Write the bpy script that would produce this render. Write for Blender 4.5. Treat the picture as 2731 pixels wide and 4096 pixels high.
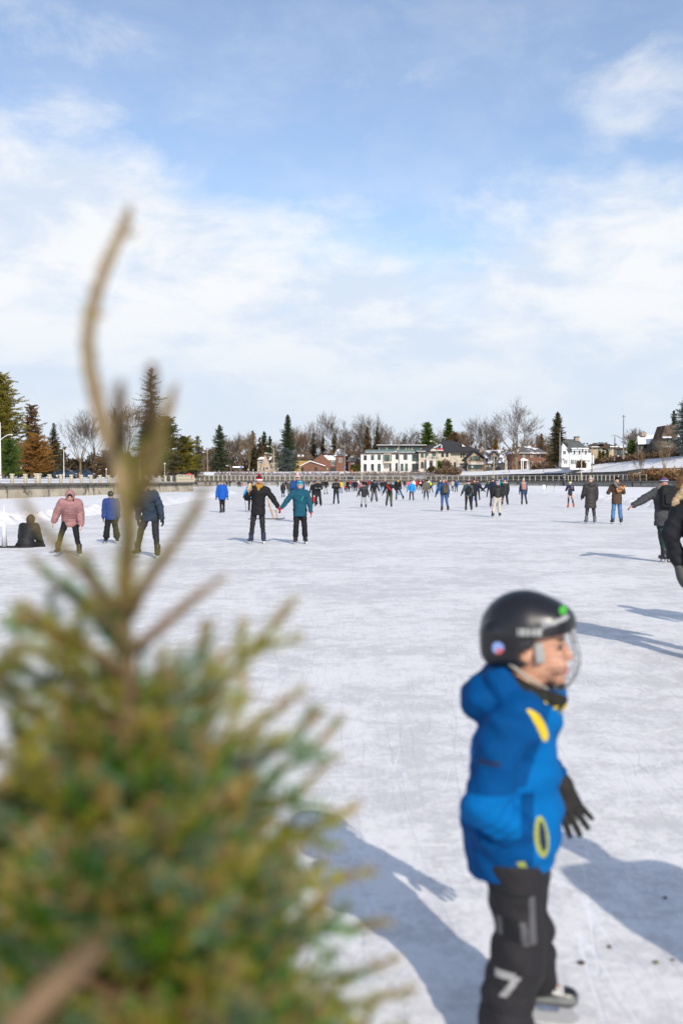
import bpy, math, random
import numpy as np
from mathutils import Vector, Matrix
R = math.radians
random.seed(7); rng = np.random.default_rng(7)
for o in list(bpy.data.objects): bpy.data.objects.remove(o)
SC = bpy.context.scene; COL = SC.collection

# ------------------------------------------------------------------ camera
CZ = 1.77; FPX = 4096*35/36.0; HOR = 1921.2; CU = 1365.5
PITCH = math.atan((2048-HOR)/FPX)
cam_d = bpy.data.cameras.new('camera'); cam = bpy.data.objects.new('camera', cam_d); COL.objects.link(cam)
cam_d.sensor_fit = 'VERTICAL'; cam_d.sensor_height = 36; cam_d.sensor_width = 24; cam_d.lens = 35
cam.location = (0, 0, CZ); cam.rotation_euler = (R(90)-PITCH, 0, 0)
cam_d.clip_start = 0.05; cam_d.clip_end = 6000
cam_d.dof.use_dof = True; cam_d.dof.focus_distance = 45; cam_d.dof.aperture_fstop = 1.9
SC.camera = cam
SC.render.resolution_x = 682; SC.render.resolution_y = 1024
SC.view_settings.view_transform = 'Standard'; SC.view_settings.look = 'None'
SC.view_settings.exposure = 0.0; SC.view_settings.gamma = 1

# ------------------------------------------------------------------ sun and sky
SUN_EL = R(32); SUN_AZ = (0.33, -0.944)
sd = bpy.data.lights.new('sun', 'SUN'); so = bpy.data.objects.new('sun', sd); COL.objects.link(so)
sd.energy = 4.1; sd.angle = R(0.53); sd.color = (1, 0.92, 0.81)
so.rotation_euler = Vector((SUN_AZ[0]*math.cos(SUN_EL), SUN_AZ[1]*math.cos(SUN_EL), math.sin(SUN_EL))).to_track_quat('Z', 'Y').to_euler()
so.location = (20, -50, 60)

class NT:
    """tiny node-tree helper"""
    def __init__(s, nt): s.nt = nt; s.n = nt.nodes; s.l = nt.links
    def node(s, t, **kw):
        n = s.n.new(t)
        for k, v in kw.items(): setattr(n, k, v)
        return n
    def put(s, inp, v):
        if isinstance(v, bpy.types.NodeSocket): s.l.new(v, inp)
        elif v is not None: inp.default_value = v
    def math(s, op, a, b=None, c=None, clamp=False):
        n = s.node('ShaderNodeMath', operation=op); n.use_clamp = clamp
        s.put(n.inputs[0], a); s.put(n.inputs[1], b)
        if c is not None: s.put(n.inputs[2], c)
        return n.outputs[0]
    def mapr(s, v, a, b, c=0, d=1, kind='SMOOTHSTEP'):
        n = s.node('ShaderNodeMapRange', interpolation_type=kind)
        s.put(n.inputs['Value'], v); s.put(n.inputs['From Min'], a); s.put(n.inputs['From Max'], b)
        s.put(n.inputs['To Min'], c); s.put(n.inputs['To Max'], d)
        return n.outputs[0]
    def noise(s, vec, scale, detail=4, rough=0.5, dist=0.0):
        n = s.node('ShaderNodeTexNoise'); s.put(n.inputs['Vector'], vec)
        n.inputs['Scale'].default_value = scale; n.inputs['Detail'].default_value = detail
        n.inputs['Roughness'].default_value = rough; n.inputs['Distortion'].default_value = dist
        return n.outputs['Fac']
    def mapping(s, vec, scale=(1,1,1), rot=(0,0,0), loc=(0,0,0)):
        n = s.node('ShaderNodeMapping'); s.put(n.inputs['Vector'], vec)
        n.inputs['Scale'].default_value = scale; n.inputs['Rotation'].default_value = rot; n.inputs['Location'].default_value = loc
        return n.outputs[0]
    def mix(s, f, a, b, mode='MIX'):
        n = s.node('ShaderNodeMix', data_type='RGBA', blend_type=mode)
        s.put(n.inputs[0], f)
        s.put(n.inputs[6], a if isinstance(a, bpy.types.NodeSocket) else (*a[:3], 1))
        s.put(n.inputs[7], b if isinstance(b, bpy.types.NodeSocket) else (*b[:3], 1))
        return n.outputs[2]

W = bpy.data.worlds.new('World'); SC.world = W; W.use_nodes = True
w = NT(W.node_tree); w.n.clear()
out = w.node('ShaderNodeOutputWorld'); sky = w.node('ShaderNodeTexSky')
sky.sky_type = 'NISHITA'; sky.sun_disc = False; sky.sun_elevation = SUN_EL; sky.sun_rotation = R(160.7)
sky.air_density = 1.0; sky.dust_density = 0.6; sky.ozone_density = 1.6
hs_ = w.node('ShaderNodeHueSaturation'); w.l.new(sky.outputs[0], hs_.inputs['Color']); hs_.inputs['Saturation'].default_value = 1.0; hs_.inputs['Value'].default_value = 1.17; hs_.inputs['Hue'].default_value = 0.504
b1 = w.node('ShaderNodeBackground'); w.l.new(hs_.outputs[0], b1.inputs[0]); b1.inputs[1].default_value = 0.15
tc = w.node('ShaderNodeTexCoord'); D = tc.outputs['Generated']
sx = w.node('ShaderNodeSeparateXYZ'); w.l.new(D, sx.inputs[0])
az = w.math('ARCTAN2', sx.outputs[0], sx.outputs[1])
el = w.math('ARCSINE', sx.outputs[2])
# cloud deck whose upper edge is higher on the left
dv = w.mapping(D, scale=(1, 1, 1.7))
n1 = w.noise(w.mapping(dv, loc=(1.3, 0.2, 0.4)), 3.4, 8, 0.56, 0.25)
n2 = w.noise(w.mapping(dv, loc=(7.1, 3.2, 1.4)), 8.0, 8, 0.6, 0.3)
n3 = w.noise(w.mapping(D, scale=(1, 1, 2.6), loc=(2, 1, 5)), 9, 7, 0.55, 0.35)
edge = w.math('ADD', w.mapr(az, -0.27, -0.06, 0.365, 0.262), w.mapr(az, 0.06, 0.2, 0.0, 0.03))
nn = w.math('ADD', w.math('MULTIPLY', w.math('SUBTRACT', n1, 0.5), 0.34), w.math('MULTIPLY', w.math('SUBTRACT', n2, 0.5), 0.16))
dd = w.math('SUBTRACT', w.math('ADD', edge, nn), el)
deck = w.mapr(dd, -0.045, 0.085, 0.0, 0.97)
# wisps above the deck
def blob(a0, e0, ra, re, amp):
    x = w.math('DIVIDE', w.math('SUBTRACT', az, a0), ra); y = w.math('DIVIDE', w.math('SUBTRACT', el, e0), re)
    q = w.math('ADD', w.math('MULTIPLY', x, x), w.math('MULTIPLY', y, y))
    return w.math('MULTIPLY', w.mapr(q, 1.0, 0.0), amp)
bl = w.math('ADD', blob(-0.14, 0.37, 0.14, 0.09, 0.62), blob(0.03, 0.385, 0.1, 0.06, 0.55))
bl = w.math('ADD', bl, blob(0.30, 0.36, 0.12, 0.12, 0.72)); bl = w.math('ADD', bl, blob(-0.32, 0.40, 0.14, 0.12, 0.6))
bl = w.math('ADD', bl, blob(0.2, 0.2, 0.2, 0.07, 0.5)); bl = w.math('ADD', bl, blob(-0.06, 0.225, 0.05, 0.03, 0.5))
wisp = w.math('MULTIPLY', bl, w.mapr(w.math('ADD', w.math('MULTIPLY', n1, 0.6), w.math('MULTIPLY', n2, 0.5)), 0.46, 0.68))
lowhaze = w.mapr(el, 0.16, 0.0, 0.0, 0.55)
thin = w.math('ADD', 0.10, w.mapr(n2, 0.4, 0.8, 0.0, 0.18))
dens = w.math('MAXIMUM', deck, w.math('MAXIMUM', wisp, w.math('MAXIMUM', thin, lowhaze)))
# grey-blue bases inside the deck, brighter heads
body = w.math('ADD', w.math('MULTIPLY', n3, 0.55), w.math('MULTIPLY', n2, 0.45))
shade = w.mapr(body, 0.40, 0.59)
lowtone = w.mapr(el, 0.20, 0.02)
cc = w.mix(shade, (0.68, 0.77, 0.91), (0.915, 0.93, 0.95))
cc = w.mix(w.math('MULTIPLY', lowtone, 0.9), cc, (0.68, 0.76, 0.87))
b2 = w.node('ShaderNodeBackground'); w.l.new(cc, b2.inputs[0]); b2.inputs[1].default_value = 1.04
ms = w.node('ShaderNodeMixShader'); w.l.new(dens, ms.inputs[0]); w.l.new(b1.outputs[0], ms.inputs[1]); w.l.new(b2.outputs[0], ms.inputs[2])
w.l.new(ms.outputs[0], out.inputs[0])

# ------------------------------------------------------------------ coordinates read off the photograph
def X(u, Y): return (u-CU)/FPX*Y
def Z(v, Y): return CZ+(HOR-v)/FPX*Y
def G(v): return FPX*CZ/(v-HOR)                        # distance of a point on the ice

# ------------------------------------------------------------------ objects
def tag(o, label=None, cat=None, group=None, kind=None):
    if label: o['label'] = label
    if cat: o['category'] = cat
    if group: o['group'] = group
    if kind: o['kind'] = kind
    return o
def empty(name, loc, rz=0, parent=None):
    o = bpy.data.objects.new(name, None); COL.objects.link(o); o.location = loc; o.rotation_euler = (0, 0, rz)
    o.empty_display_size = 0.1
    if parent: o.parent = parent
    return o
def mesh_obj(name, me, parent=None, loc=(0,0,0), rz=0):
    o = bpy.data.objects.new(name, me); COL.objects.link(o); o.location = loc; o.rotation_euler = (0, 0, rz)
    if parent: o.parent = parent
    return o
def np_mesh(name, V, F, mats, mi=None, smooth=False):
    """V (n,3); F (m,k) ints or a list of faces of mixed size"""
    me = bpy.data.meshes.new(name); V = np.asarray(V, dtype=np.float32)
    if isinstance(F, np.ndarray):
        k = F.shape[1]; m = len(F)
        me.vertices.add(len(V)); me.vertices.foreach_set('co', V.ravel())
        me.loops.add(m*k); me.loops.foreach_set('vertex_index', F.astype(np.int32).ravel())
        me.polygons.add(m); me.polygons.foreach_set('loop_start', np.arange(0, m*k, k, dtype=np.int32))
        me.polygons.foreach_set('loop_total', np.full(m, k, dtype=np.int32))
        me.update(calc_edges=True)
    else:
        me.from_pydata([tuple(v) for v in V.tolist()], [], F); me.update()
    if not isinstance(mats, (list, tuple)): mats = [mats]
    for x in mats: me.materials.append(x)
    if mi is not None: me.polygons.foreach_set('material_index', np.asarray(mi, dtype=np.int32))
    if smooth: me.polygons.foreach_set('use_smooth', np.ones(len(me.polygons), dtype=bool))
    return me

class MB:
    """collects polygons (with a material slot) and links them as one mesh object"""
    def __init__(s): s.v = []; s.f = []; s.m = []
    def add(s, vs, fs, m=0):
        b = len(s.v); s.v += [tuple(v) for v in vs]; s.f += [tuple(b+i for i in f) for f in fs]; s.m += [m]*len(fs); return s
    def box(s, lo, hi, m=0, rz=0, c=None):
        x0,y0,z0 = lo; x1,y1,z1 = hi
        vs = [(x0,y0,z0),(x1,y0,z0),(x1,y1,z0),(x0,y1,z0),(x0,y0,z1),(x1,y0,z1),(x1,y1,z1),(x0,y1,z1)]
        if rz:
            c = c or ((x0+x1)/2,(y0+y1)/2); ca, sa = math.cos(rz), math.sin(rz)
            vs = [(c[0]+(x-c[0])*ca-(y-c[1])*sa, c[1]+(x-c[0])*sa+(y-c[1])*ca, z) for x,y,z in vs]
        return s.add(vs, [(0,3,2,1),(4,5,6,7),(0,1,5,4),(1,2,6,5),(2,3,7,6),(3,0,4,7)], m)
    def tube(s, pts, rad, n=6, m=0, cap=True):
        pts = [Vector(p) for p in pts]
        if not hasattr(rad, '__len__'): rad = [rad]*len(pts)
        vs = []; prev = None
        for i, p in enumerate(pts):
            t = (pts[min(i+1,len(pts)-1)]-pts[max(i-1,0)]).normalized()
            if prev is None:
                a = Vector((0,0,1)) if abs(t.z) < 0.9 else Vector((1,0,0)); prev = t.cross(a).normalized()
            else:
                prev = (prev - t*prev.dot(t)); prev = prev.normalized() if prev.length > 1e-6 else t.orthogonal().normalized()
            q = t.cross(prev)
            for k in range(n):
                an = 2*math.pi*k/n; vs.append(p+(prev*math.cos(an)+q*math.sin(an))*rad[i])
        fs = []
        for i in range(len(pts)-1):
            for k in range(n): fs.append((i*n+k, i*n+(k+1)%n, (i+1)*n+(k+1)%n, (i+1)*n+k))
        if cap: fs.append(tuple(range(n-1,-1,-1))); fs.append(tuple((len(pts)-1)*n+k for k in range(n)))
        return s.add(vs, fs, m)
    def sphere(s, c, r, n=10, m=0, sc=(1,1,1)):
        vs=[]; fs=[]
        for i in range(n//2+1):
            th = math.pi*i/(n//2)
            for k in range(n):
                a = 2*math.pi*k/n; vs.append((c[0]+r*sc[0]*math.sin(th)*math.cos(a), c[1]+r*sc[1]*math.sin(th)*math.sin(a), c[2]+r*sc[2]*math.cos(th)))
        for i in range(n//2):
            for k in range(n): fs.append((i*n+k, (i+1)*n+k, (i+1)*n+(k+1)%n, i*n+(k+1)%n))
        return s.add(vs, fs, m)
    def build(s, name, mats, parent=None, loc=(0,0,0), rz=0, smooth=False):
        if not isinstance(mats, (list, tuple)): mats = [mats]
        me = bpy.data.meshes.new(name); me.from_pydata(s.v, [], s.f); me.update()
        for x in mats: me.materials.append(x)
        me.polygons.foreach_set('material_index', s.m)
        if smooth: me.polygons.foreach_set('use_smooth', [True]*len(s.f))
        return mesh_obj(name, me, parent, loc, rz)

# ------------------------------------------------------------------ materials
MC = {}
def mat(name, col, rough=0.8, var=0.12, scale=6.0, bump=0.0, bscale=30.0, spec=0.3, metal=0.0, col2=None, thr=(0.45,0.6), cs=None, sheen=0.0, rand=0.0):
    key = (name, tuple(col), rough, var, scale, bump, bscale, spec, metal, col2, rand, sheen)
    if key in MC: return MC[key]
    m = bpy.data.materials.new(name); m.use_nodes = True; t = NT(m.node_tree)
    p = t.n['Principled BSDF']; p.inputs['Roughness'].default_value = rough; p.inputs['Metallic'].default_value = metal
    p.inputs['Specular IOR Level'].default_value = spec
    if sheen: p.inputs['Sheen Weight'].default_value = sheen
    tcn = t.node('ShaderNodeTexCoord'); vec = tcn.outputs['Object']
    n = t.noise(vec, scale, 4, 0.6)
    lo = tuple(c*(1-var) for c in col); hi = tuple(min(1,c*(1+var)) for c in col)
    c = t.mix(t.mapr(n, 0.3, 0.7), lo, hi)
    if col2: c = t.mix(t.mapr(t.noise(vec, cs or scale*0.5, 5, 0.65), thr[0], thr[1]), c, col2)
    if rand:
        oi = t.node('ShaderNodeObjectInfo')
        hs = t.node('ShaderNodeHueSaturation'); t.put(hs.inputs['Value'], t.mapr(oi.outputs['Random'], 0, 1, 1-rand, 1+rand, 'LINEAR')); t.put(hs.inputs['Color'], c); c = hs.outputs[0]
    t.l.new(c, p.inputs['Base Color'])
    if bump:
        bn = t.node('ShaderNodeBump'); bn.inputs['Strength'].default_value = bump; bn.inputs['Distance'].default_value = 0.02
        t.l.new(t.noise(vec, bscale, 4, 0.6), bn.inputs['Height']); t.l.new(bn.outputs[0], p.inputs['Normal'])
    MC[key] = m; return m

def cloth(col, rough=0.75, spec=0.25, sc=9): return mat('fabric', col, rough, 0.16, sc, 0.5, 26, spec)
PAL = dict(black=(.010,.010,.012), char=(.020,.020,.024), dgrey=(.035,.036,.042), grey=(.13,.13,.14), lgrey=(.42,.42,.43), white=(.75,.75,.76),
  cream=(.62,.55,.45), beige=(.38,.30,.21), navy=(.02,.028,.07), blue=(.008,.11,.52), dblue=(.015,.07,.25), sky=(.0,.30,.75), teal=(.008,.095,.15), jeans=(.055,.13,.30),
  ljeans=(.17,.30,.45), red=(.55,.02,.025), dred=(.25,.02,.04), maroon=(.10,.012,.03), orange=(.75,.20,.02), yellow=(.75,.55,.02), lime=(.55,.75,.02), green=(.12,.5,.04),
  olive=(.085,.085,.05), dgreen=(.012,.045,.035), pink=(.52,.26,.29), hpink=(.75,.15,.25), brown=(.13,.075,.035), dbrown=(.05,.03,.018), khaki=(.19,.16,.12), skin=(.56,.33,.24),
  dskin=(.28,.15,.09), mustard=(.50,.27,.05), turq=(.01,.38,.50), slate=(.07,.11,.13), purple=(.12,.05,.3), dusk=(.05,.09,.2))
def C(n):
    c = PAL[n] if isinstance(n, str) else n
    return tuple(x*(.74 if max(c) > .03 and n not in ('skin','dskin','white') else 1) for x in c)

# snow and ice -----------------------------------------------------
def make_ice(name, a, b, patch=0.5, scratch=1.0, bumpd=0.02):
    m = bpy.data.materials.new(name); m.use_nodes = True; t = NT(m.node_tree); p = t.n['Principled BSDF']
    g = t.node('ShaderNodeNewGeometry').outputs['Position']
    big = t.noise(t.mapping(g, scale=(1, 1.0, 1), rot=(0,0,0.2)), 0.45, 6, 0.62, 0.6)
    med = t.noise(g, 3.2, 7, 0.7, 0.4)
    fine = t.noise(g, 22, 5, 0.7, 0.2)
    f = t.math('ADD', t.math('MULTIPLY', big, 0.36), t.math('ADD', t.math('MULTIPLY', med, 0.40), t.math('MULTIPLY', fine, 0.28)))
    c = t.mix(t.mapr(f, 0.46, 0.575), a, b)
    crumb = t.mapr(t.noise(t.mapping(g, scale=(1,.6,1)), 34, 4, 0.8), 0.56, 0.68)
    c = t.mix(t.math('MULTIPLY', crumb, 0.55), c, (0.88, 0.88, 0.90))
    h = t.math('MULTIPLY', f, 1.2)
    if scratch:
        # skate cuts: thin iso-lines of smooth noise give long curves that cross each other
        for k, (sc, wd, dk, loc) in enumerate([(2.2,.004,1,(0,0,0)), (3.1,.005,1,(7,3,1)), (4.0,.007,0,(2,9,4)), (1.4,.0026,1,(4,4,9)), (5.5,.009,0,(11,6,2)), (7.0,.010,1,(1,6,12)), (2.8,.005,0,(5,1,7))]):
            n_ = t.noise(t.mapping(g, loc=loc, rot=(0,0,(0.2,1.9,-0.7,0.9,2.6,-0.25,1.4)[k]), scale=(1,.10,1)), sc, 0.0, 0.5, 0.05)
            line = t.mapr(t.math('ABSOLUTE', t.math('SUBTRACT', n_, 0.5)), wd, 0.0)
            gate = t.mapr(t.noise(t.mapping(g, loc=(k*9, 2, 0)), 1.1, 3, 0.6), 0.42, 0.58)
            line = t.math('MULTIPLY', line, gate)
            if dk: c = t.mix(t.math('MULTIPLY', line, 0.24*scratch), c, (0.40, 0.42, 0.52))
            else: c = t.mix(t.math('MULTIPLY', line, 0.6*scratch), c, (0.86, 0.86, 0.89))
            h = t.math('SUBTRACT', h, t.math('MULTIPLY', line, 0.13))
    t.l.new(c, p.inputs['Base Color'])
    p.inputs['Roughness'].default_value = 0.55; p.inputs['Specular IOR Level'].default_value = 0.35
    bn = t.node('ShaderNodeBump'); bn.inputs['Strength'].default_value = 0.8; bn.inputs['Distance'].default_value = bumpd
    t.l.new(h, bn.inputs['Height']); t.l.new(bn.outputs[0], p.inputs['Normal'])
    return m
ICE = make_ice('skated_ice', (0.60, 0.585, 0.575), (0.80, 0.78, 0.76))
SNOW = make_ice('snow', (0.76, 0.745, 0.74), (0.86, 0.845, 0.835), scratch=0, bumpd=0.05)
CONC = mat('concrete', (0.42, 0.37, 0.29), 0.95, 0.2, 0.8, 0.6, 4, 0.1, col2=(0.13,0.12,0.10), thr=(0.55,0.66), cs=0.7)
CONCG = mat('grey_concrete', (0.30, 0.285, 0.26), 0.95, 0.2, 0.5, 0.5, 3, 0.1, col2=(0.10,0.10,0.10), thr=(0.56,0.68), cs=0.35)
COPE = mat('weathered_coping', (0.15, 0.14, 0.125), 0.95, 0.3, 2, 0.3, 8, 0.1)
POST = mat('painted_concrete', (0.52, 0.47, 0.36), 0.85, 0.12, 3, 0.2, 10, 0.2)
RAIL = mat('railing_metal', (0.05, 0.05, 0.05), 0.6, 0.1)
RAILP = mat('pale_rail', (0.45, 0.42, 0.36), 0.7, 0.1)
# ------------------------------------------------------------------ ice, banks, walls, far land
me = np_mesh('ice', [(-3000,-3000,0),(3000,-3000,0),(3000,3000,0),(-3000,3000,0)], [(0,1,2,3)], ICE)
tag(mesh_obj('ice', me), kind='structure')

def interp(x, tab): return float(np.interp(x, [t[0] for t in tab], [t[1] for t in tab]))
WALL_Y = [(700,275),(781,290),(1080,340),(1365,378),(1655,378),(1950,346),(2255,310),(2512,262),(2731,238),(3000,205),(3600,150)]
def fnoise(x, y, s=1.0):
    return (math.sin(x*1.3*s+y*2.1*s)+math.sin(x*2.9*s-y*1.7*s+1.3)+math.sin(x*5.3*s+y*4.1*s+2.2)*0.5)/2.5
# snow-covered margins beside the skated lane, with a ploughed lumpy edge
LEFT_R = [(-900,2190),(-400,2150),(0,2108),(200,2082),(450,2052),(650,2026),(850,1990),(960,1974)]
RIGHT_R = [(1880,1952),(1960,1962),(2037,1971),(2140,1983),(2326,2001),(2466,2016),(2629,2036),(2900,2068),(3400,2120),(4200,2180)]
def ridge(name, line, side):
    us = np.concatenate([np.linspace(line[i][0], line[i+1][0], 40, endpoint=False) for i in range(len(line)-1)]+[[line[-1][0]]])
    offs = [0, 0.25, 0.5, 0.8, 1.1, 1.5, 2.0, 2.6, 3.4, 4.5]
    hh   = [0, .11, .22, .28, .26, .19, .13, .10, .09, .06]
    V = []; n = len(us)
    for i, u in enumerate(us):
        v = interp(u, line); Y = G(v); x0, y0 = X(u, Y), Y
        u2 = us[min(i+1, n-1)]; v2 = interp(u2, line); Y2 = G(v2); u1 = us[max(i-1,0)]; Y1 = G(interp(u1, line))
        tx, ty = X(u2,Y2)-X(u1,Y1), Y2-Y1; L = math.hypot(tx,ty) or 1
        nx, ny = (-ty/L, tx/L)
        if nx*side < 0: nx, ny = -nx, -ny
        k = 1.0 + max(0, (Y-60)/120)
        for o, h in zip(offs, hh):
            o2 = o*k; px, py = x0+nx*o2, y0+ny*o2
            lump = 0.4+0.7*fnoise(px, py, 2.1)+0.8*random.random()
            z = h*max(0.15, lump)*(1.15 if 0.1 < o < 1.6 else 0.8)
            V.append((px+random.uniform(-.06,.06)*(o>0), py+random.uniform(-.06,.06)*(o>0), z+0.006 if o else -0.02))
    m = len(offs); F = []
    for i in range(n-1):
        for j in range(m-1): F.append((i*m+j, (i+1)*m+j, (i+1)*m+j+1, i*m+j+1))
    tag(mesh_obj(name, np_mesh(name, V, np.array(F), SNOW, smooth=True)), kind='structure')
    return [V[i*m+m-1] for i in range(n)]
for nm, line, sd_ in (('snow_bank', LEFT_R, -1), ('snow_bank', RIGHT_R, 1)):
    back = ridge(nm, line, sd_)
    # the flat snow field between the ridge and the canal wall
    V = []
    for (x,y,z) in back:
        if sd_ < 0:
            tx, ty = (-40-(60-y)*.2, 60) if y < 30 else (-27, 150) if y > 90 else (-40+(y-30)/60*13, 60+(y-30)*1.5)
            tx, ty = (min(x-2, tx), ty)
            if y > 90: tx, ty = x*(y+120)/y-10, y+130
        else:
            u = CU+FPX*x/y; yw = interp(u, WALL_Y)+.5; tx, ty = x*yw/y, yw
        V += [(x,y,0.06),(x+(tx-x)*.3, y+(ty-y)*.3, 0.03),(tx, ty, 0.03)]
    F = []
    for i in range(len(back)-1):
        for j in range(2): F.append((i*3+j,(i+1)*3+j,(i+1)*3+j+1,i*3+j+1))
    tag(mesh_obj('snow_field', np_mesh('snow_field', V, np.array(F), SNOW, smooth=False)), kind='structure')

# far bank: wall, promenade, stone wall, slope, ground behind
US = sorted(set(list(np.linspace(700, 3600, 90)) + [t[0] for t in WALL_Y]))
ZT = 1.72
STONE_V = [(700,1905),(1365,1904),(1900,1903),(2000,1899),(2300,1892),(2480,1888),(2560,1876),(2731,1873),(3600,1860)]
HOUSE_V = [(700,1893),(1365,1886),(1900,1886),(2050,1879),(2250,1869),(2400,1852),(2560,1838),(2731,1822),(3600,1790)]
def far_row(d, zf):
    r = []
    for u in US:
        yw = interp(u, WALL_Y); Y = yw+d; r.append((X(u,Y), Y, zf(u, Y, yw)))
    return r
def strip(name, rows, m, **kw):
    n = len(rows[0]); V = [p for r in rows for p in r]; F = []
    for j in range(len(rows)-1):
        for i in range(n-1): F.append((j*n+i, j*n+i+1, (j+1)*n+i+1, (j+1)*n+i))
    o = mesh_obj(name, np_mesh(name, V, np.array(F), m)); return tag(o, **kw)
zt = lambda u,Y,yw: ZT
def zst(u, Y, yw): return Z(interp(u, STONE_V), yw+15)
def zho(u, Y, yw): return Z(interp(u, HOUSE_V), yw+36)
WT = empty('canal_wall', (0,300,0)); tag(WT, 'long grey concrete canal wall at the far edge of the ice below the railing', 'wall')
def child_strip(name, rows, m, parent):
    n = len(rows[0]); P0 = parent.location; V = [(p[0]-P0[0],p[1]-P0[1],p[2]-P0[2]) for r in rows for p in r]; F = []
    for j in range(len(rows)-1):
        for i in range(n-1): F.append((j*n+i, j*n+i+1, (j+1)*n+i+1, (j+1)*n+i))
    return mesh_obj(name, np_mesh(name, V, np.array(F), m), parent)
child_strip('wall_face', [far_row(0, lambda *a: -0.3), far_row(0, lambda *a: 1.35), far_row(0.8, lambda *a: 1.35)], CONCG, WT)
child_strip('coping', [far_row(0.5, lambda *a: 1.3), far_row(-0.25, lambda *a: 1.3), far_row(-0.25, lambda *a: ZT-0.05), far_row(1.2, lambda *a: ZT-0.05)], COPE, WT)
strip('promenade', [far_row(0.6, zt), far_row(5.5, zt)], SNOW, kind='structure')
ROAD = mat('wet_asphalt', (0.12,0.12,0.125), 0.9, 0.2, 1.0, col2=(.5,.5,.53), thr=(.5,.65), cs=0.3)
strip('road', [far_row(5.5, lambda *a: ZT+.02), far_row(15, lambda *a: ZT+.02)], ROAD, kind='structure')
STONE = mat('dark_stone', (0.12,0.11,0.10), 0.95, 0.5, 1.4, 0.8, 3, 0.1, col2=(.17,.155,.135), thr=(.5,.6), cs=1.2)
SW = empty('stone_wall', (0,300,0)); tag(SW, 'low dark rough stone retaining wall behind the road on the far bank', 'wall')
child_strip('stonework', [far_row(15, lambda *a: ZT-.1), far_row(15.1, zst), far_row(15.9, zst)], STONE, SW)
def slope(f, lift=0.0):
    def z(u, Y, yw):
        a, b = zst(u,Y,yw), zho(u,Y,yw); s = f*f*(3-2*f)*0.5+f*0.5
        return a+(b-a)*s+0.12*fnoise(X(u,Y), Y, 0.35)+lift
    return z
rows = [far_row(15.6, lambda u,Y,yw: zst(u,Y,yw)+0.12)]+[far_row(15.6+d*20.4, slope(d)) for d in (0.1,.25,.4,.6,.8,1)]
rows += [far_row(60, lambda u,Y,yw: zho(u,Y,yw)+0.3), far_row(160, lambda u,Y,yw: zho(u,Y,yw)+1.5), far_row(500, lambda u,Y,yw: zho(u,Y,yw)-2), far_row(1500, lambda u,Y,yw: 2)]
strip('snowy_slope', rows, SNOW, kind='structure')

# fence along the far wall: posts are parts
def fence_line(pts, step):
    out = []; acc = 0; carry = 0
    for (a, b) in zip(pts[:-1], pts[1:]):
        L = math.hypot(b[0]-a[0], b[1]-a[1]); t = carry
        while t < L: out.append((a[0]+(b[0]-a[0])*t/L, a[1]+(b[1]-a[1])*t/L, math.atan2(b[1]-a[1], b[0]-a[0]))); t += step
        carry = t-L
    return out
fp = [(X(u, y)*(y+.9)/y, y+.9) for u, y in WALL_Y if 781 <= u <= 2560]
fp.append((X(2600,253), 253.9))
FE = empty('railing', (0,300,ZT)); tag(FE, 'pale concrete post and rail fence running along the far canal wall', 'fence')
posts = fence_line(fp, 2.95)[:98]
pm = MB().box((-.10,-.10,-.05),(.10,.10,1.55)).box((-.13,-.13,1.55),(.13,.13,1.62))
p0 = None
for (x,y,a) in posts:
    if p0 is None: p0 = pm.build('post', POST, FE, (x,y-300,0), a)
    else:
        c = p0.copy(); COL.objects.link(c); c.parent = FE; c.location = (x,y-300,0); c.rotation_euler = (0,0,a)
for zz, rr, mm in ((1.5, .07, RAILP), (0.85, .035, RAIL), (0.35, .045, RAILP)):
    MB().tube([(p[0], p[1]-300, zz) for p in posts], rr, 4, 0).build('rail', mm, FE)

# left bank: nearer wall, promenade, ground
def LW(t): return (-32.1+8.4*t+1.2*math.sin(t*2.5)*0, 94+68*t)
LZ = 1.48
lp = [LW(-1.25), LW(-.6), LW(0), LW(.25), LW(.5), LW(.75), LW(.93), (-23.8,160.5), (-24.6,163.5), (-29,175), (-37,230), (-42.5,292)]
def off(pts, d):
    r = []
    for i,p in enumerate(pts):
        a = pts[max(i-1,0)]; b = pts[min(i+1,len(pts)-1)]; tx,ty = b[0]-a[0], b[1]-a[1]; L = math.hypot(tx,ty)
        r.append((p[0]-ty/L*d, p[1]+tx/L*d))
    return r
def vs(pts, z): return [(p[0], p[1], z) for p in pts]
LWo = empty('bank_wall', (-30,120,0)); tag(LWo, 'stained tan concrete canal wall with crumbling base on the left bank', 'wall')
child_strip('wall_face', [vs(lp,-.3), vs(lp,.45), vs(off(lp,.10),.62), vs(off(lp,.12),1.25), vs(off(lp,.9),1.25)], CONC, LWo)
child_strip('coping', [vs(off(lp,.5),1.2), vs(off(lp,-.14),1.2), vs(off(lp,-.14),LZ), vs(off(lp,.9),LZ)], COPE, LWo)
jm = MB()
for t in (-.28,.02,.16,.345,.47,.60,.72,.84,.93):
    x,y = LW(t); a = math.atan2(68,8.4); jm.box((x-.16-30*0+30, y-120-.09,-.1),(x+.03+30,y-120+.09 if t!=.345 else y-120+.4,1.3), 0, a-math.pi/2+.12)
jm.build('joint', COPE, LWo)
land = off(lp,.7)
rows = [vs(land, LZ+.03), vs(off(lp,4), LZ+.08), [(p[0]-14-abs(p[0])*0.05, p[1]+4, LZ+.55) for p in land], [(p[0]-60, p[1]+8, LZ+1.0) for p in land], [(p[0]-300, p[1]+40, LZ+2.5) for p in land]]
strip('left_bank', rows, SNOW, kind='structure')
LF = empty('railing', (-30,120,LZ)); tag(LF, 'pale concrete post and metal rail fence on top of the left bank wall', 'fence')
lpts = fence_line([LW(-.6)]+[LW(t) for t in np.linspace(-.4,1,8)]+[(-26,166),(-29,176)], 2.95)
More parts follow.
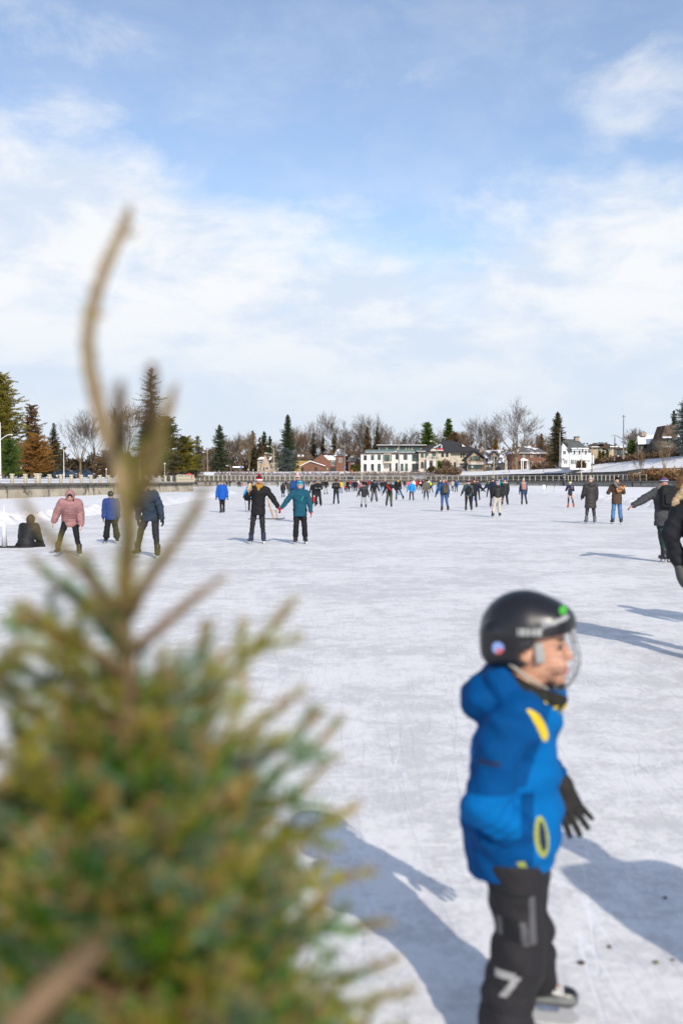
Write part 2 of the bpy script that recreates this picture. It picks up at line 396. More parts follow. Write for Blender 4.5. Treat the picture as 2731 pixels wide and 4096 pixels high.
pm = MB().box((-.14,-.14,-.05),(.14,.14,.88)).box((-.17,-.17,.80),(.17,.17,.93))
p0 = None
for i,(x,y,a) in enumerate(lpts):
    x -= .35
    if p0 is None: p0 = pm.build('post', POST, LF, (x+30,y-120,0), a)
    else:
        c = p0.copy(); COL.objects.link(c); c.parent = LF; c.location = (x+30,y-120,0); c.rotation_euler = (0,0,a)
        if i == 17: c.scale = (1.8,1.8,1.08)
for zz in (.22,.46,.72):
    MB().tube([(p[0]-.35+30, p[1]-120, zz) for p in lpts], .022, 4, 0).build('rail', RAIL, LF)
# concrete lattice parapet at the corner
LP = empty('parapet', (-26,150,LZ)); tag(LP, 'pale concrete baluster parapet at the corner of the left bank', 'parapet')
bl_ = fence_line([LW(.86),LW(1.0),(-26.5,166),(-31,173)], 0.62)
bm_ = MB().box((-.09,-.09,0),(.09,.09,1.0)); p0=None
for (x,y,a) in bl_[:40]:
    if p0 is None: p0 = bm_.build('baluster', POST, LP, (x-.2+26,y-150,0), a)
    else: c = p0.copy(); COL.objects.link(c); c.parent = LP; c.location=(x-.2+26,y-150,0); c.rotation_euler=(0,0,a)
MB().tube([(p[0]-.2+26,p[1]-150,1.05) for p in bl_], .13, 4).build('handrail', POST, LP)
MB().tube([(p[0]-.2+26,p[1]-150,.5) for p in bl_], .07, 4).build('middle_rail', POST, LP)

# ------------------------------------------------------------------ trees
def leafmat(name, a, b, sc=0.7):
    m = bpy.data.materials.new(name); m.use_nodes = True; t = NT(m.node_tree); p = t.n['Principled BSDF']
    g = t.node('ShaderNodeNewGeometry').outputs['Position']
    c = t.mix(t.mapr(t.noise(g, sc, 5, 0.7), 0.35, 0.65), a, b); t.l.new(c, p.inputs['Base Color'])
    p.inputs['Roughness'].default_value = 0.9; p.inputs['Specular IOR Level'].default_value = 0.15
    return m
BARK = mat('bark', (0.10,0.075,0.055), 0.95, 0.3, 1.5)
BARKT = mat('tan_bark', (0.17,0.125,0.075), 0.95, 0.3, 1.5)
BARKG = mat('grey_bark', (0.14,0.12,0.105), 0.95, 0.25, 1.5)
TWIG = mat('twig', (0.115,0.09,0.072), 0.95, 0.2, 0.6)
TWIGB = mat('brown_twig', (0.15,0.10,0.065), 0.95, 0.2, 0.6)
LM = dict(spruce=leafmat('spruce_needles', (.028,.045,.026), (.085,.10,.05)), blue=leafmat('blue_spruce_needles', (.05,.075,.075),(.12,.14,.12)),
  pine=leafmat('pine_needles', (.06,.075,.012), (.25,.20,.035), .35), orange=leafmat('rusty_needles', (.16,.07,.015),(.34,.18,.05), .5),
  brown=leafmat('brown_needles', (.09,.055,.03),(.19,.12,.06), .5), green=leafmat('green_needles', (.04,.08,.015),(.12,.17,.03), .5),
  dark=leafmat('dark_needles', (.035,.036,.018),(.10,.085,.04), .5), yews=leafmat('cedar_needles', (.06,.06,.015),(.12,.11,.03), .5))
def clumps(P, D, size, rg, k=2):
    """small leaf-sized quads round points P, roughly along D"""
    n = len(P); V = np.zeros((n*k,4,3), np.float32)
    P = np.repeat(P, k, 0); D = np.repeat(D, k, 0); size = np.repeat(size, k)
    r = rg.normal(size=(n*k,3)); r /= np.linalg.norm(r,axis=1)[:,None]+1e-9
    a = D*0.7+r*0.6; a /= np.linalg.norm(a,axis=1)[:,None]+1e-9
    b = np.cross(a, rg.normal(size=(n*k,3))); b /= np.linalg.norm(b,axis=1)[:,None]+1e-9
    s = size[:,None]*rg.uniform(.6,1.3,(n*k,1)); c = P+r*s*0.5
    V[:,0]=c-a*s*.5-b*s*.12; V[:,1]=c-a*s*.1+b*s*.3; V[:,2]=c+a*s*.7+b*s*.05; V[:,3]=c-a*s*.05-b*s*.3
    return V.reshape(-1,3)
def conifer(name, label, u, vtop, vbase, hw, Y, kind='spruce', style='spruce', group=None, cat='tree', n=1.0, seed=None, parent=None):
    x, zb, zt_ = X(u,Y), Z(vbase,Y), Z(vtop,Y); h = zt_-zb; rad = hw/FPX*Y
    rg = np.random.default_rng(seed if seed is not None else int(u*7+vtop)); root = empty(name, (x,Y,zb)); tag(root, label, cat, group)
    tm = MB(); wob = [(rg.normal()*.02*h*.3, rg.normal()*.02*h*.3, h*t) for t in (0,.25,.5,.75,.98)]; wob[0]=(0,0,-.5)
    tm.tube(wob, [h*.018+.05, h*.015+.04, h*.011, h*.006, .02], 6)
    if Y < 260: step_px = Y/FPX*4
    else: step_px = Y/FPX*3.2
    sz = max(0.16, step_px*1.0)
    Ps=[]; Ds=[]; Ss=[]
    nb = int(max(34, h/ (0.34 if style=='spruce' else .42))*5*n)
    for i in range(nb):
        f = rg.random()**(0.9); 
        if style=='spruce':
            f = .05+.95*f; L = rad*(1-f)**.68*(1.5 if f>.1 else 1.1)*rg.uniform(.6,1.15)+.1; el0 = R(rg.uniform(-12,12)+(f-.4)*38); droop = .28*(1-f)
        elif style=='sparse':
            f = .05+.95*f; L = rad*(1-f)**.6*rg.choice([.5,.8,1.35,.6])*1.2+.15; el0 = R(rg.uniform(-15,8)+(f-.4)*30); droop=.32*(1-f)
        elif style=='pine':
            f = .12+.86*f; L = rad*(math.sin(min(1,(1-f)*1.25+.12)*math.pi*.55))*rg.uniform(.6,1.35)+.3; el0 = R(rg.uniform(-5,38)); droop=.05
        else:   # column / bush
            f = .02+.96*f; L = rad*math.sqrt(max(.02,1-(f*1.0)**2.2))*rg.uniform(.8,1.2); el0=R(rg.uniform(-5,40)); droop=0
        az_ = rg.uniform(0, 2*math.pi); L *= .85+.3*math.sin(f*37+u)*math.sin(az_*2+f*9+u); d = np.array([math.cos(az_)*math.cos(el0), math.sin(az_)*math.cos(el0), math.sin(el0)])
        m_ = max(3, int(L/(sz*.5))); tt = np.linspace(.12, 1, m_)
        pts = np.array([0,0,f*h])+d[None,:]*(tt*L)[:,None]; pts[:,2] -= droop*L*tt**2
        if style=='spruce' or style=='sparse': pts[:,2] += np.maximum(0,tt-.75)*L*.35
        for q in range(2 if style!='sparse' else 1):
            lat = np.array([-d[1],d[0],0])*rg.normal(size=(m_,1))*L*.14*(1.1-tt)[:,None]
            Ps.append(pts+lat+rg.normal(size=(m_,3))*sz*.22); Ds.append(np.repeat(d[None,:],m_,0)); Ss.append(np.full(m_, sz*(1.25 if style=='pine' else 1.0))*(1.15-.45*tt))
        if L > rad*.3 and i % 3 == 0: tm.tube([(0,0,f*h), tuple(pts[m_//2]), tuple(pts[-1])], [h*.004+.02, .02, .01], 3, 0, False)
    P=np.concatenate(Ps); Dd=np.concatenate(Ds); S=np.concatenate(Ss)
    V = clumps(P, Dd, S, rg, 2); F = np.arange(len(V)).reshape(-1,4)
    tm.build('trunk', BARK, root)
    mesh_obj('crown', np_mesh('crown', V, F, LM[kind]), root)
    return root
def bare_tree(name, label, u, vtop, vbase, spread, Y, tw='TWIG', bk=None, seed=1, trunkf=.22, rtrunk=None, depth=6, group=None, up=.75, dens=1.0, cat='tree'):
    x, zb, zt_ = X(u,Y), Z(vbase,Y), Z(vtop,Y); h = zt_-zb; rad = spread/FPX*Y
    rd = random.Random(seed); root = empty(name, (x,Y,zb)); tag(root, label, cat, group)
    tm = MB(); tw_ = MB(); rt = rtrunk or h*.013+.05; rmin = Y/FPX*0.36
    def clampd(p, d):
        # steer back into an egg-shaped crown
        e = math.sqrt((p.x/rad)**2+(p.y/rad)**2+((p.z-h*.58)/(h*.45))**2)
        pass
        return d, e
    def grow(p, d, L, r, lv):
        pts=[p]; rs=[r]; q=p.copy(); dd=d.copy(); ns = 3 if lv<4 else 2
        for i in range(ns):
            dd = (dd+Vector((rd.gauss(0,.07),rd.gauss(0,.07),rd.gauss(.05,.04)))).normalized(); dd,e = clampd(q,dd)
            q = q+dd*L/ns; pts.append(q.copy()); rs.append(max(rmin*(.75 if lv>=depth-1 else 1), r*(1-.4*(i+1)/ns)))
        (tm if lv<=2 else tw_).tube(pts, rs, 5 if lv<2 else 3, 0, False)
        if lv>=depth or e>1.02: return
        k = 3 if rd.random()<.75 else 2
        if lv>=depth-2: k = int(k*dens+.5)
        for j in range(k):
            a = rd.uniform(0,2*math.pi); sp = rd.uniform(.25,.68)
            o = dd.orthogonal().normalized(); o.rotate(Matrix.Rotation(a,3,dd))
            nd = (dd*math.cos(sp)+o*math.sin(sp)+Vector((0,0,.07*up))).normalized()
            st = pts[-1] if (j<2 or lv==0) else pts[rd.choice([1,2]) if ns>2 else 1]
            grow(st, nd, L*rd.uniform(.62,.9), rs[-1]*rd.uniform(.55,.8), lv+1)
    L0 = h*trunkf
    tm.tube([(0,0,-.6),(rd.gauss(0,.01)*h,0,L0*.5),(0,0,L0)], [rt*1.35, rt, rt*.92], 7, 0, False)
    for j in range(6):
        a = 2*math.pi*j/6+rd.uniform(-.4,.4); sp = rd.uniform(.2,1.0)*(rad/(h*.42)) if j else .05
        grow(Vector((0,0,L0)), Vector((math.cos(a)*math.sin(sp),math.sin(a)*math.sin(sp),math.cos(sp))), h*.25*rd.uniform(.8,1.15), rt*.5, 1)
    tm.build('trunk', bk or BARKG, root); tw_.build('crown', {'TWIG':TWIG,'TWIGB':TWIGB,'TAN':BARKT}[tw], root)
    return root
GL='trees on the left bank'; GF='trees behind the far bank'
Lb = 1906
conifer('pine_tree','tall broad yellow green pine at the left edge of the photo', 14,1494,Lb,105,150,'pine','pine',GL,n=1.9)
conifer('pine_tree','brownish pine with a dark green tip right of the tallest left pine', 130,1616,Lb,52,158,'brown','pine',GL,n=1.3)
conifer('pine_tree','bushy rust orange pine above the left bank fence', 150,1742,Lb,84,146,'orange','bush',GL,n=1.9)
conifer('spruce_tree','dark narrow spruce between the orange pine and the bare trees', 219,1694,Lb,40,165,'dark','spruce',GL,n=1.2)
conifer('shrub','low green bush in front of the leftmost pine', 40,1760,Lb,62,140,'green','bush',GL,n=1.4,cat='shrub')
bare_tree('bare_tree','bare tree with fan of grey branches just left of the curving fir leader', 324,1660,Lb,92,170,seed=3,bk=BARKT,group=GL,dens=1.4)
bare_tree('bare_tree','bare tree with yellowish trunk under the curved tip of the blurred fir', 379,1656,Lb,74,178,seed=5,bk=BARKT,group=GL,dens=1.4)
bare_tree('bare_tree','bare brown twiggy tree left of the tall sparse spruce', 505,1608,Lb,85,180,'TWIGB',seed=8,group=GL,dens=1.6)
conifer('spruce_tree','tallest spruce with sparse jutting boughs seen through the blurred fir tip', 607,1474,Lb,82,150,'dark','sparse',GL,n=2.2)
conifer('spruce_tree','broad dark spruce below the tallest sparse spruce', 590,1690,Lb,70,160,'dark','spruce',GL,n=1.6)
conifer('pine_tree','rounded dark pine right of the tallest spruce', 668,1668,Lb,72,158,'dark','pine',GL,n=1.7)
conifer('pine_tree','spreading yellow green pine near the end of the left bank', 738,1748,Lb,62,165,'pine','pine',GL,n=1.6)
conifer('spruce_tree','thin spruce with long drooping arms at the end of the left bank', 792,1746,Lb-8,42,175,'dark','sparse',GL,n=1.4)
for i,(u,vt,hw) in enumerate([(430,1800,60),(500,1820,70),(255,1850,45),(300,1840,60)]):
    conifer('shrub',['tangle of brown undergrowth behind the left lamps','rusty undergrowth below the bare brown tree','small brown bush right of the orange pine','brown brush under the fan shaped bare tree'][i], u,vt,Lb,hw,175+i*3,'brown','bush','undergrowth on the left bank',n=.9,cat='shrub')
# far bank
FB=1890
S=[('conical dark spruce rising left of the tudor house',880,1702,45,430,'spruce','spruce',1.5),('dark narrow conifer behind the tan trunk left of the tudor house',1011,1725,30,445,'dark','spruce',1.3),
 ('deep green pine behind the tudor house roof',1057,1727,30,450,'spruce','spruce',1.2),('right hand smaller pine behind the tudor house roof',1080,1746,24,452,'spruce','spruce',1.0),('brown flecked conifer left of the twin pines',1040,1752,26,446,'brown','spruce',1.1),
 ('tallest spruce on the far bank right of the tudor house',1151,1661,40,425,'spruce','spruce',1.9),('grey green spruce skirt below the tallest far spruce',1146,1795,40,412,'blue','bush',1.3),
 ('slim dark spruce behind the yellow house',1254,1733,18,455,'dark','spruce',1.0),('slim dark spruce over the red brick house roof',1292,1743,17,455,'dark','spruce',1.0),('dark cone inside the big bare tree behind the brick house',1338,1735,28,450,'dark','spruce',1.0),
 ('rusty brown conifer behind the white modern house, left one',1468,1708,30,445,'brown','spruce',1.4),('olive conifer behind the white modern house, right one',1508,1710,22,448,'dark','spruce',1.2),
 ('flat topped pine behind the third floor of the modern house',1709,1687,40,450,'green','pine',1.4),('open pine with a single high tuft behind the dark villa roof',1792,1674,30,455,'green','pine',1.1),('low brown green pine behind the villa ridge',1815,1728,42,450,'brown','pine',1.1),
 ('golden brown spruce between the two great bare trees',1981,1741,22,440,'orange','spruce',1.1),('reddish conifer right of the largest bare tree',2163,1736,22,400,'brown','spruce',1.1)]
for lb,u,vt,hw,Y,kd,st,n in S: conifer('spruce_tree' if st!='pine' else 'pine_tree', lb, u,vt,FB,hw,Y,kd,st,GF,n=n)
conifer('spruce_tree','large dark spruce standing left of the white clapboard house',2226,1650,1862,46,322,'dark','spruce',GF,n=2.2)
conifer('cedar_shrub','rounded green cedar beside the tall utility pole',2524,1762,1835,32,300,'green','bush',GF,n=1.3,cat='shrub')
conifer('spruce_tree','dark spruce behind the brown shingled roof at the right edge',2690,1645,1800,36,300,'spruce','spruce',GF,n=1.3)
conifer('spruce_tree','big grey spruce cut by the right edge of the photo',2738,1585,1812,60,270,'blue','spruce',GF,n=2.0)
for i,u in enumerate((2395,2410,2426)): conifer('cedar_shrub',['left','middle','right'][i]+' of the three small pointed cedars before the beige house', u,1803+(i==2)*-6,1842,10,318,'yews','bush','pointed cedars',n=.6,cat='shrub')
B=[('hazy bare tree right of the conical spruce',952,1742,46,440,'TWIG',11),('bare tree with a sunlit tan trunk left of the tudor house',998,1738,34,425,'TAN',12),('bare brown tree behind the yellow house',1207,1738,46,445,'TWIGB',13),
 ('pale bare tree above the yellow house',1243,1708,42,455,'TWIG',14),('huge bare tree with tan trunk above the red brick house',1330,1656,74,440,'TWIG',15),('broad bare tree behind the white modern house',1479,1662,80,455,'TWIG',16),
 ('thin bare tree between modern house and green pine',1647,1712,38,460,'TWIG',17),('bare brown thicket tree behind the modern house terrace',1745,1745,60,462,'TWIGB',18),('bare tree behind the craftsman house, left of the great one',1919,1670,80,435,'TWIG',19),
 ('hazy bare tree behind the villa roof',1860,1735,50,455,'TWIGB',20),('small bare tree behind the right hand houses',2531,1725,45,350,'TWIG',22),('brown bare tree left of the conical spruce',840,1790,36,430,'TWIGB',23),
 ('bare brown tree at the left end of the modern house',1405,1780,46,430,'TWIGB',24),('small bare tree behind the white clapboard house',2440,1775,45,370,'TWIG',25)]
for lb,u,vt,sp,Y,tw,sd_ in B: bare_tree('bare_tree', lb, u,vt,FB if u<2200 else 1850,sp,Y,tw,seed=sd_,group=GF,bk=BARKT if tw=='TAN' or sd_ in(15,) else None,dens=1.25)
bare_tree('bare_tree','largest bare tree with thick tan trunk before the brick house', 2062,1622,1880,98,372,seed=31,bk=BARKT,trunkf=.2,rtrunk=.62,dens=1.5,group=GF)
bare_tree('bare_tree','tan bare sapling clump on the slope at the far right', 2655,1738,1905,34,252,'TAN',seed=33,bk=BARKT,trunkf=.08,rtrunk=.12,depth=5,group=GF)
bare_tree('bare_tree','slender rusty bare sapling on the promenade left of the bush', 2559,1800,1915,26,256,'TWIGB',seed=34,trunkf=.15,rtrunk=.13,depth=5,group=GF)
for i,(u,vt,vb,Y) in enumerate([(2035,1838,1885,360),(2118,1832,1884,352),(2172,1838,1884,342)]):
    bare_tree('bare_tree',['small bare sapling in front of the large bare tree','small bare sapling before the white portico','small bare sapling by the long brown hedge'][i], u,vt,vb,15,Y,seed=40+i,trunkf=.2,rtrunk=.09,depth=4,group='saplings on the snowy slope')
def bushrow(name, label, pts, hgt, Y0, m, n, kind=None, group=None, wid=2.0, cat='hedge'):
    """a run of twiggy bushes along image points (u, v_base) at distance offset from wall"""
    rg = np.random.default_rng(int(pts[0][0])); V=[]; F=[]
    x0=X(pts[0][0],Y0(pts[0][0])); y0=Y0(pts[0][0]); z0=Z(pts[0][1],y0)
    P=[];D_=[];Sz=[]
    for i in range(n):
        u = rg.uniform(pts[0][0],pts[-1][0]); v=interp(u,pts); Y=Y0(u)+rg.uniform(-wid,wid); b=np.array([X(u,Y)-x0, Y-y0, Z(v,Y)-z0])
        hh = hgt*(0.55+.45*abs(math.sin(u*.21)*math.cos(u*.13)))*rg.uniform(.35,1.05)
        d = np.array([rg.normal()*.3, rg.normal()*.3, 1]); P.append(b+d*hh*rg.random()); D_.append(d/np.linalg.norm(d)); Sz.append(hgt*.33*rg.uniform(.5,1))
    V = clumps(np.array(P), np.array(D_), np.array(Sz), rg, 2); Fa=np.arange(len(V)).reshape(-1,4)
    o = mesh_obj(name, np_mesh(name, V, Fa, m), None, (x0,y0,z0)); tag(o,label,cat,group); return o
TW2 = leafmat('dry_twigs', (.11,.075,.05),(.24,.17,.11), .8); TW3 = leafmat('brown_twigs', (.13,.085,.05),(.20,.13,.08), .5); TW4=leafmat('russet_bush',(.20,.11,.05),(.33,.20,.10),.6)
TW5 = leafmat('grey_twigs', (.16,.13,.12),(.27,.23,.21), .8)
yo = lambda d: (lambda u: interp(u,WALL_Y)+d)
bushrow('hedge','ragged line of bare grey bushes on the snowy slope below the left houses',[(860,1902),(1400,1901)],1.8,yo(20),TW5,1500)
bushrow('hedge','ragged line of bare bushes below the modern white house',[(1400,1901),(1740,1900)],1.9,yo(20),TW5,1300)
bushrow('hedge','brown bushes at the foot of the beige villa',[(1740,1898),(1840,1897)],3.2,yo(22),TW3,700)
bushrow('hedge','long clipped brown hedge beside the dark spruce',[(2130,1880),(2262,1868)],3.0,yo(34),TW3,1500)
bushrow('hedge','brown bushes in front of the beige house on the slope',[(2378,1856),(2560,1838)],2.4,yo(36),TW3,1500)
bushrow('hedge','long brown hedge along the top of the right hand slope',[(2555,1840),(2760,1815)],2.4,yo(38),TW3,1800,wid=3)
bushrow('bush','large russet bush mass on the promenade at the right',[(2572,1917),(2715,1916)],2.9,yo(4),TW4,2200,cat='bush')
bushrow('bush','small russet bush by the end of the far railing',[(2515,1915),(2562,1915)],1.9,yo(3),TW4,500,cat='bush')
bushrow('bush','dry grass tufts dotting the right hand snow slope',[(2260,1885),(2731,1850)],.5,yo(27),TW2,260,wid=8,cat='grass')['kind']='stuff'
bushrow('undergrowth','dark tangle of bare undergrowth behind the far left houses',[(790,1897),(1420,1890)],6.5,yo(135),TW3,2600,wid=6,cat='undergrowth')['kind']='stuff'
bushrow('undergrowth','brown tangle of distant woodland behind the right houses',[(1400,1885),(2240,1868)],9.0,yo(105),TW3,2600,wid=8,cat='undergrowth')['kind']='stuff'

def under(label, u0, u1, vt, vb, Y0, Y1, m, n, sz):
    rg=np.random.default_rng(abs(int(u0))); Y=rg.uniform(Y0,Y1,n); u=rg.uniform(u0,u1,n); top=vt+14*np.sin(u*.045)+9*np.sin(u*.13+1); v=vb+(top-vb)*rg.random(n)**1.2
    P=np.stack([(u-CU)/FPX*Y,Y,CZ+(HOR-v)/FPX*Y],1); o0=P.mean(0); o0[2]=P[:,2].min(); D_=rg.normal(size=(n,3))*.5+[0,0,1]
    V=clumps(P-o0,unit_r(D_),np.full(n,sz),rg,2); o=mesh_obj('undergrowth',np_mesh('undergrowth',V,np.arange(len(V)).reshape(-1,4),m),None,tuple(o0)); tag(o,label,'undergrowth',kind='stuff')
def unit_r(v): return v/np.linalg.norm(v,axis=1)[:,None]
under('dense brown thicket behind the fence of the left bank',215,800,1835,1905,176,196,leafmat('thicket',(.05,.04,.03),(.13,.095,.06),.4),3800,.55)
under('dark conifer thicket behind the leftmost trees',-150,260,1790,1905,170,182,LM['dark'],2600,.6)
under('far brown woodland between the houses left of the modern house',800,1440,1812,1893,470,500,leafmat('far_wood',(.10,.08,.065),(.19,.14,.10),.15),4200,1.5)
under('far brown woodland behind the villa and brick house',1400,2300,1795,1890,470,500,leafmat('far_wood',(.10,.08,.065),(.19,.14,.10),.15),4200,1.5)
for lb,u,vt,sp,tw,sd_ in [('brown hazy tree left of the tudor house, behind the conical spruce',915,1752,44,'TWIGB',51),('bare brown tree right behind the tudor gable',1100,1762,40,'TWIGB',52),('wide brown bare tree just right of the tallest far spruce',1190,1722,50,'TWIGB',53),
   ('second bare tree above the yellow house roof',1275,1738,44,'TWIG',54),('bare tree between the brick chimney and the modern house',1392,1715,50,'TWIG',55),('bare tree over the left corner of the modern house',1440,1700,55,'TWIG',56),
   ('right hand companion of the broad tree behind the modern house',1548,1718,50,'TWIGB',57),('faint bare tree rising behind the glazed top floor',1610,1742,40,'TWIG',58),('brown bare tree beneath the flat topped pine',1690,1738,48,'TWIGB',59),
   ('bare tree between the two green pines behind the villa',1765,1728,42,'TWIGB',60),('bare tree over the right end of the villa roof',1850,1725,46,'TWIGB',61),('bare tree over the craftsman house ridge',1965,1722,52,'TWIG',62),
   ('bare tree right behind the brick house roof',2125,1738,48,'TWIGB',63),('small brown tree left of the large dark spruce',2175,1752,36,'TWIGB',64),('low bare tree far behind the beige house',2385,1785,40,'TWIG',65),('bare tree far behind the green cedar',2560,1738,42,'TWIGB',66)]:
    bare_tree('bare_tree', lb, u,vt,FB if u<2200 else 1850,sp*1.15,475 if u<2200 else 380,tw,seed=sd_,group=GF,dens=1.3,trunkf=.16)
# ------------------------------------------------------------------ houses
GLASS = mat('dark_glass', (0.02,0.03,0.035), 0.08, 0.3, 0.4, spec=0.8)
GLASSG = mat('greenish_glass', (0.05,0.10,0.09), 0.08, 0.4, 0.3, spec=0.8)
FRB = mat('black_frame', (0.02,0.02,0.022), 0.5); FRW = mat('white_frame', (0.7,0.7,0.68), 0.6)
ROOFD = mat('dark_shingle', (0.045,0.045,0.05), 0.9, 0.25, 2.0, 0.5, 6, 0.1)
ROOFG = mat('grey_shingle', (0.10,0.11,0.11), 0.9, 0.25, 1.5, 0.5, 6, 0.1)
ROOFB = mat('brown_shingle', (0.085,0.058,0.042), 0.9, 0.3, 1.5, 0.5, 6, 0.1, col2=(.13,.10,.075))
ROOFS = mat('snowy_roof', (0.80,0.80,0.84), 0.8, 0.05, 1.0, 0.4, 3, 0.1, col2=(.25,.24,.25), thr=(.60,.66), cs=.35)
ROOFSN = mat('patchy_snow_roof', (0.12,0.12,0.13), 0.9, 0.2, 1.0, 0.3, 3, 0.1, col2=(.76,.76,.80), thr=(.49,.53), cs=.22)
SNOWR = mat('roof_snow', (0.82,0.82,0.86), 0.7, 0.04, 2, 0.3, 4)
def brick(name, a, b, mo, sc=1.0):
    m = bpy.data.materials.new(name); m.use_nodes=True; t=NT(m.node_tree); p=t.n['Principled BSDF']
    tcn=t.node('ShaderNodeTexCoord'); br=t.node('ShaderNodeTexBrick'); t.put(br.inputs['Vector'], t.mapping(tcn.outputs['Object'], rot=(R(90),0,0)))
    br.inputs['Color1'].default_value=(*a,1); br.inputs['Color2'].default_value=(*b,1); br.inputs['Mortar'].default_value=(*mo,1)
    br.inputs['Scale'].default_value=sc; br.inputs['Mortar Size'].default_value=.02
    c=t.mix(t.mapr(t.noise(tcn.outputs['Object'],.5,4,.6),.35,.7,0,.35), br.outputs[0], tuple(x*.6 for x in a)); t.l.new(c,p.inputs['Base Color']); p.inputs['Roughness'].default_value=.9; return m
BR_RED = brick('red_brick', (.155,.062,.036),(.205,.085,.05),(.18,.125,.10)); BR_GREY = brick('grey_stone_brick', (.10,.085,.075),(.20,.17,.14),(.15,.13,.11), .7)
BR_TAN = brick('tan_stone', (.36,.27,.19),(.46,.36,.26),(.34,.28,.22), .7); BR_YEL = brick('yellow_brick', (.42,.28,.10),(.50,.34,.13),(.36,.28,.15))
LIME = brick('limestone', (.56,.49,.39),(.62,.55,.45),(.48,.42,.33), .5); WHB = brick('white_brick', (.68,.65,.61),(.73,.70,.66),(.60,.57,.54), .8)
STUC = mat('beige_stucco', (.45,.34,.23), .9, .08, 1); CLAP = mat('white_clapboard', (.72,.73,.75), .8, .04, 2); STUC2 = mat('pale_stucco', (.42,.36,.28), .9, .1, 1)
TRIM = mat('pale_trim', (.62,.55,.46), .7); WOODO = mat('orange_wood', (.45,.15,.04), .6); TRIMD = mat('dark_trim', (.035,.032,.03), .6)

class House:
    def __init__(s, label, Y, crop, cat='house', name='house', group='houses along the far bank'):
        s.Y = Y; s.cx, s.cy, s.k = crop; s.x0 = None; s.label=label; s.cat=cat; s.name=name; s.group=group
    def px(s, x, y): return s.cx+x/s.k, s.cy+y/s.k
    def start(s, x, y):
        u, v = s.px(x, y); s.org = (X(u,s.Y), s.Y, Z(v,s.Y)); s.root = empty(s.name, s.org); tag(s.root, s.label, s.cat, s.group); return s
    def L(s, x, y, d=0.0):
        u, v = s.px(x, y); Y = s.Y+d; return (X(u,s.Y)-s.org[0], d, Z(v,s.Y)-s.org[2])
    def wall(s, x0, y0, x1, y1, m, d0=0.0, d1=9.0, name='wall'):
        a = s.L(x0,y1); b = s.L(x1,y0); return MB().box((a[0],d0,a[2]-(.8 if name=='wall' else 0)),(b[0],d1,b[2])).build(name, m, s.root)
    def poly(s, pts, m, d0, d1, name='gable'):
        n=len(pts); A=[s.L(x,y) for x,y in pts]; vs=[(p[0],d0,p[2]) for p in A]+[(p[0],d1,p[2]) for p in A]
        fs=[tuple(range(n)),tuple(range(2*n-1,n-1,-1))]+[(i,i+n,(i+1)%n+n,(i+1)%n) for i in range(n)]
        return MB().add(vs,fs).build(name, m, s.root)
    def hip(s, x0, x1, ye, r0, r1, yr, m, d0=-.6, d1=9.6, name='roof', ov=0.0):
        """eaves x0..x1 at image height ye, ridge r0..r1 at yr"""
        a=s.L(x0,ye); b=s.L(x1,ye); p=s.L(r0,yr); q=s.L(r1,yr); dm=(d0+d1)/2
        vs=[(a[0],d0,a[2]),(b[0],d0,a[2]),(b[0],d1,a[2]),(a[0],d1,a[2]),(p[0],dm,p[2]),(q[0],dm,q[2])]
        vs+=[(v_[0],v_[1],v_[2]-.3) for v_ in vs[:4]]
        return MB().add(vs,[(0,1,5,4),(1,2,5),(2,3,4,5),(3,0,4),(6,7,1,0),(7,8,2,1),(8,9,3,2),(9,6,0,3),(9,8,7,6)]).build(name, m, s.root)
    def win(s, x0, y0, x1, y1, d=0.0, frame=FRB, glass=None, mull=1, arch=False, name='window', trans=0):
        a=s.L(x0,y1); b=s.L(x1,y0); w_=b[0]-a[0]; h_=b[2]-a[2]; t=.09; f=MB(); g=MB(); D0=d-.14; D1=d+.02
        if arch:
            r=w_/2; cx=(a[0]+b[0])/2; zc=b[2]-r; n=9
            o=[(cx-r,a[2])]+[(cx-r*math.cos(math.pi*i/n), zc+r*math.sin(math.pi*i/n)) for i in range(n+1)]+[(cx+r,a[2])]
            f.add([(p[0],D0,p[1]) for p in o]+[(p[0],D1,p[1]) for p in o],[tuple(range(len(o)))]+[(i,(i+1)%len(o),(i+1)%len(o)+len(o),i+len(o)) for i in range(len(o))])
            k=(r-t)/r; g.add([(cx+(p[0]-cx)*k, D0-.015, a[2]+.05+(p[1]-a[2])*.95) for p in o],[tuple(range(len(o)))])
        else:
            f.box((a[0],D0,a[2]),(a[0]+t,D1,b[2])).box((b[0]-t,D0,a[2]),(b[0],D1,b[2])).box((a[0]+t,D0,a[2]),(b[0]-t,D1,a[2]+t)).box((a[0]+t,D0,b[2]-t),(b[0]-t,D1,b[2]))
            for i in range(1,mull+1):
                x=a[0]+w_*i/(mull+1); f.box((x-.04,D0+.01,a[2]+t),(x+.04,D1,b[2]-t))
            for i in range(1,trans+1):
                z=a[2]+h_*i/(trans+1); f.box((a[0]+t,D0+.013,z-.035),(b[0]-t,D1,z+.035))
            g.box((a[0]+t,D0+.06,a[2]+t),(b[0]-t,D1-.012,b[2]-t))
        fo=f.build(name, frame, s.root); g.build('pane', glass or (GLASSG if random.random()<.4 else GLASS), fo); return fo
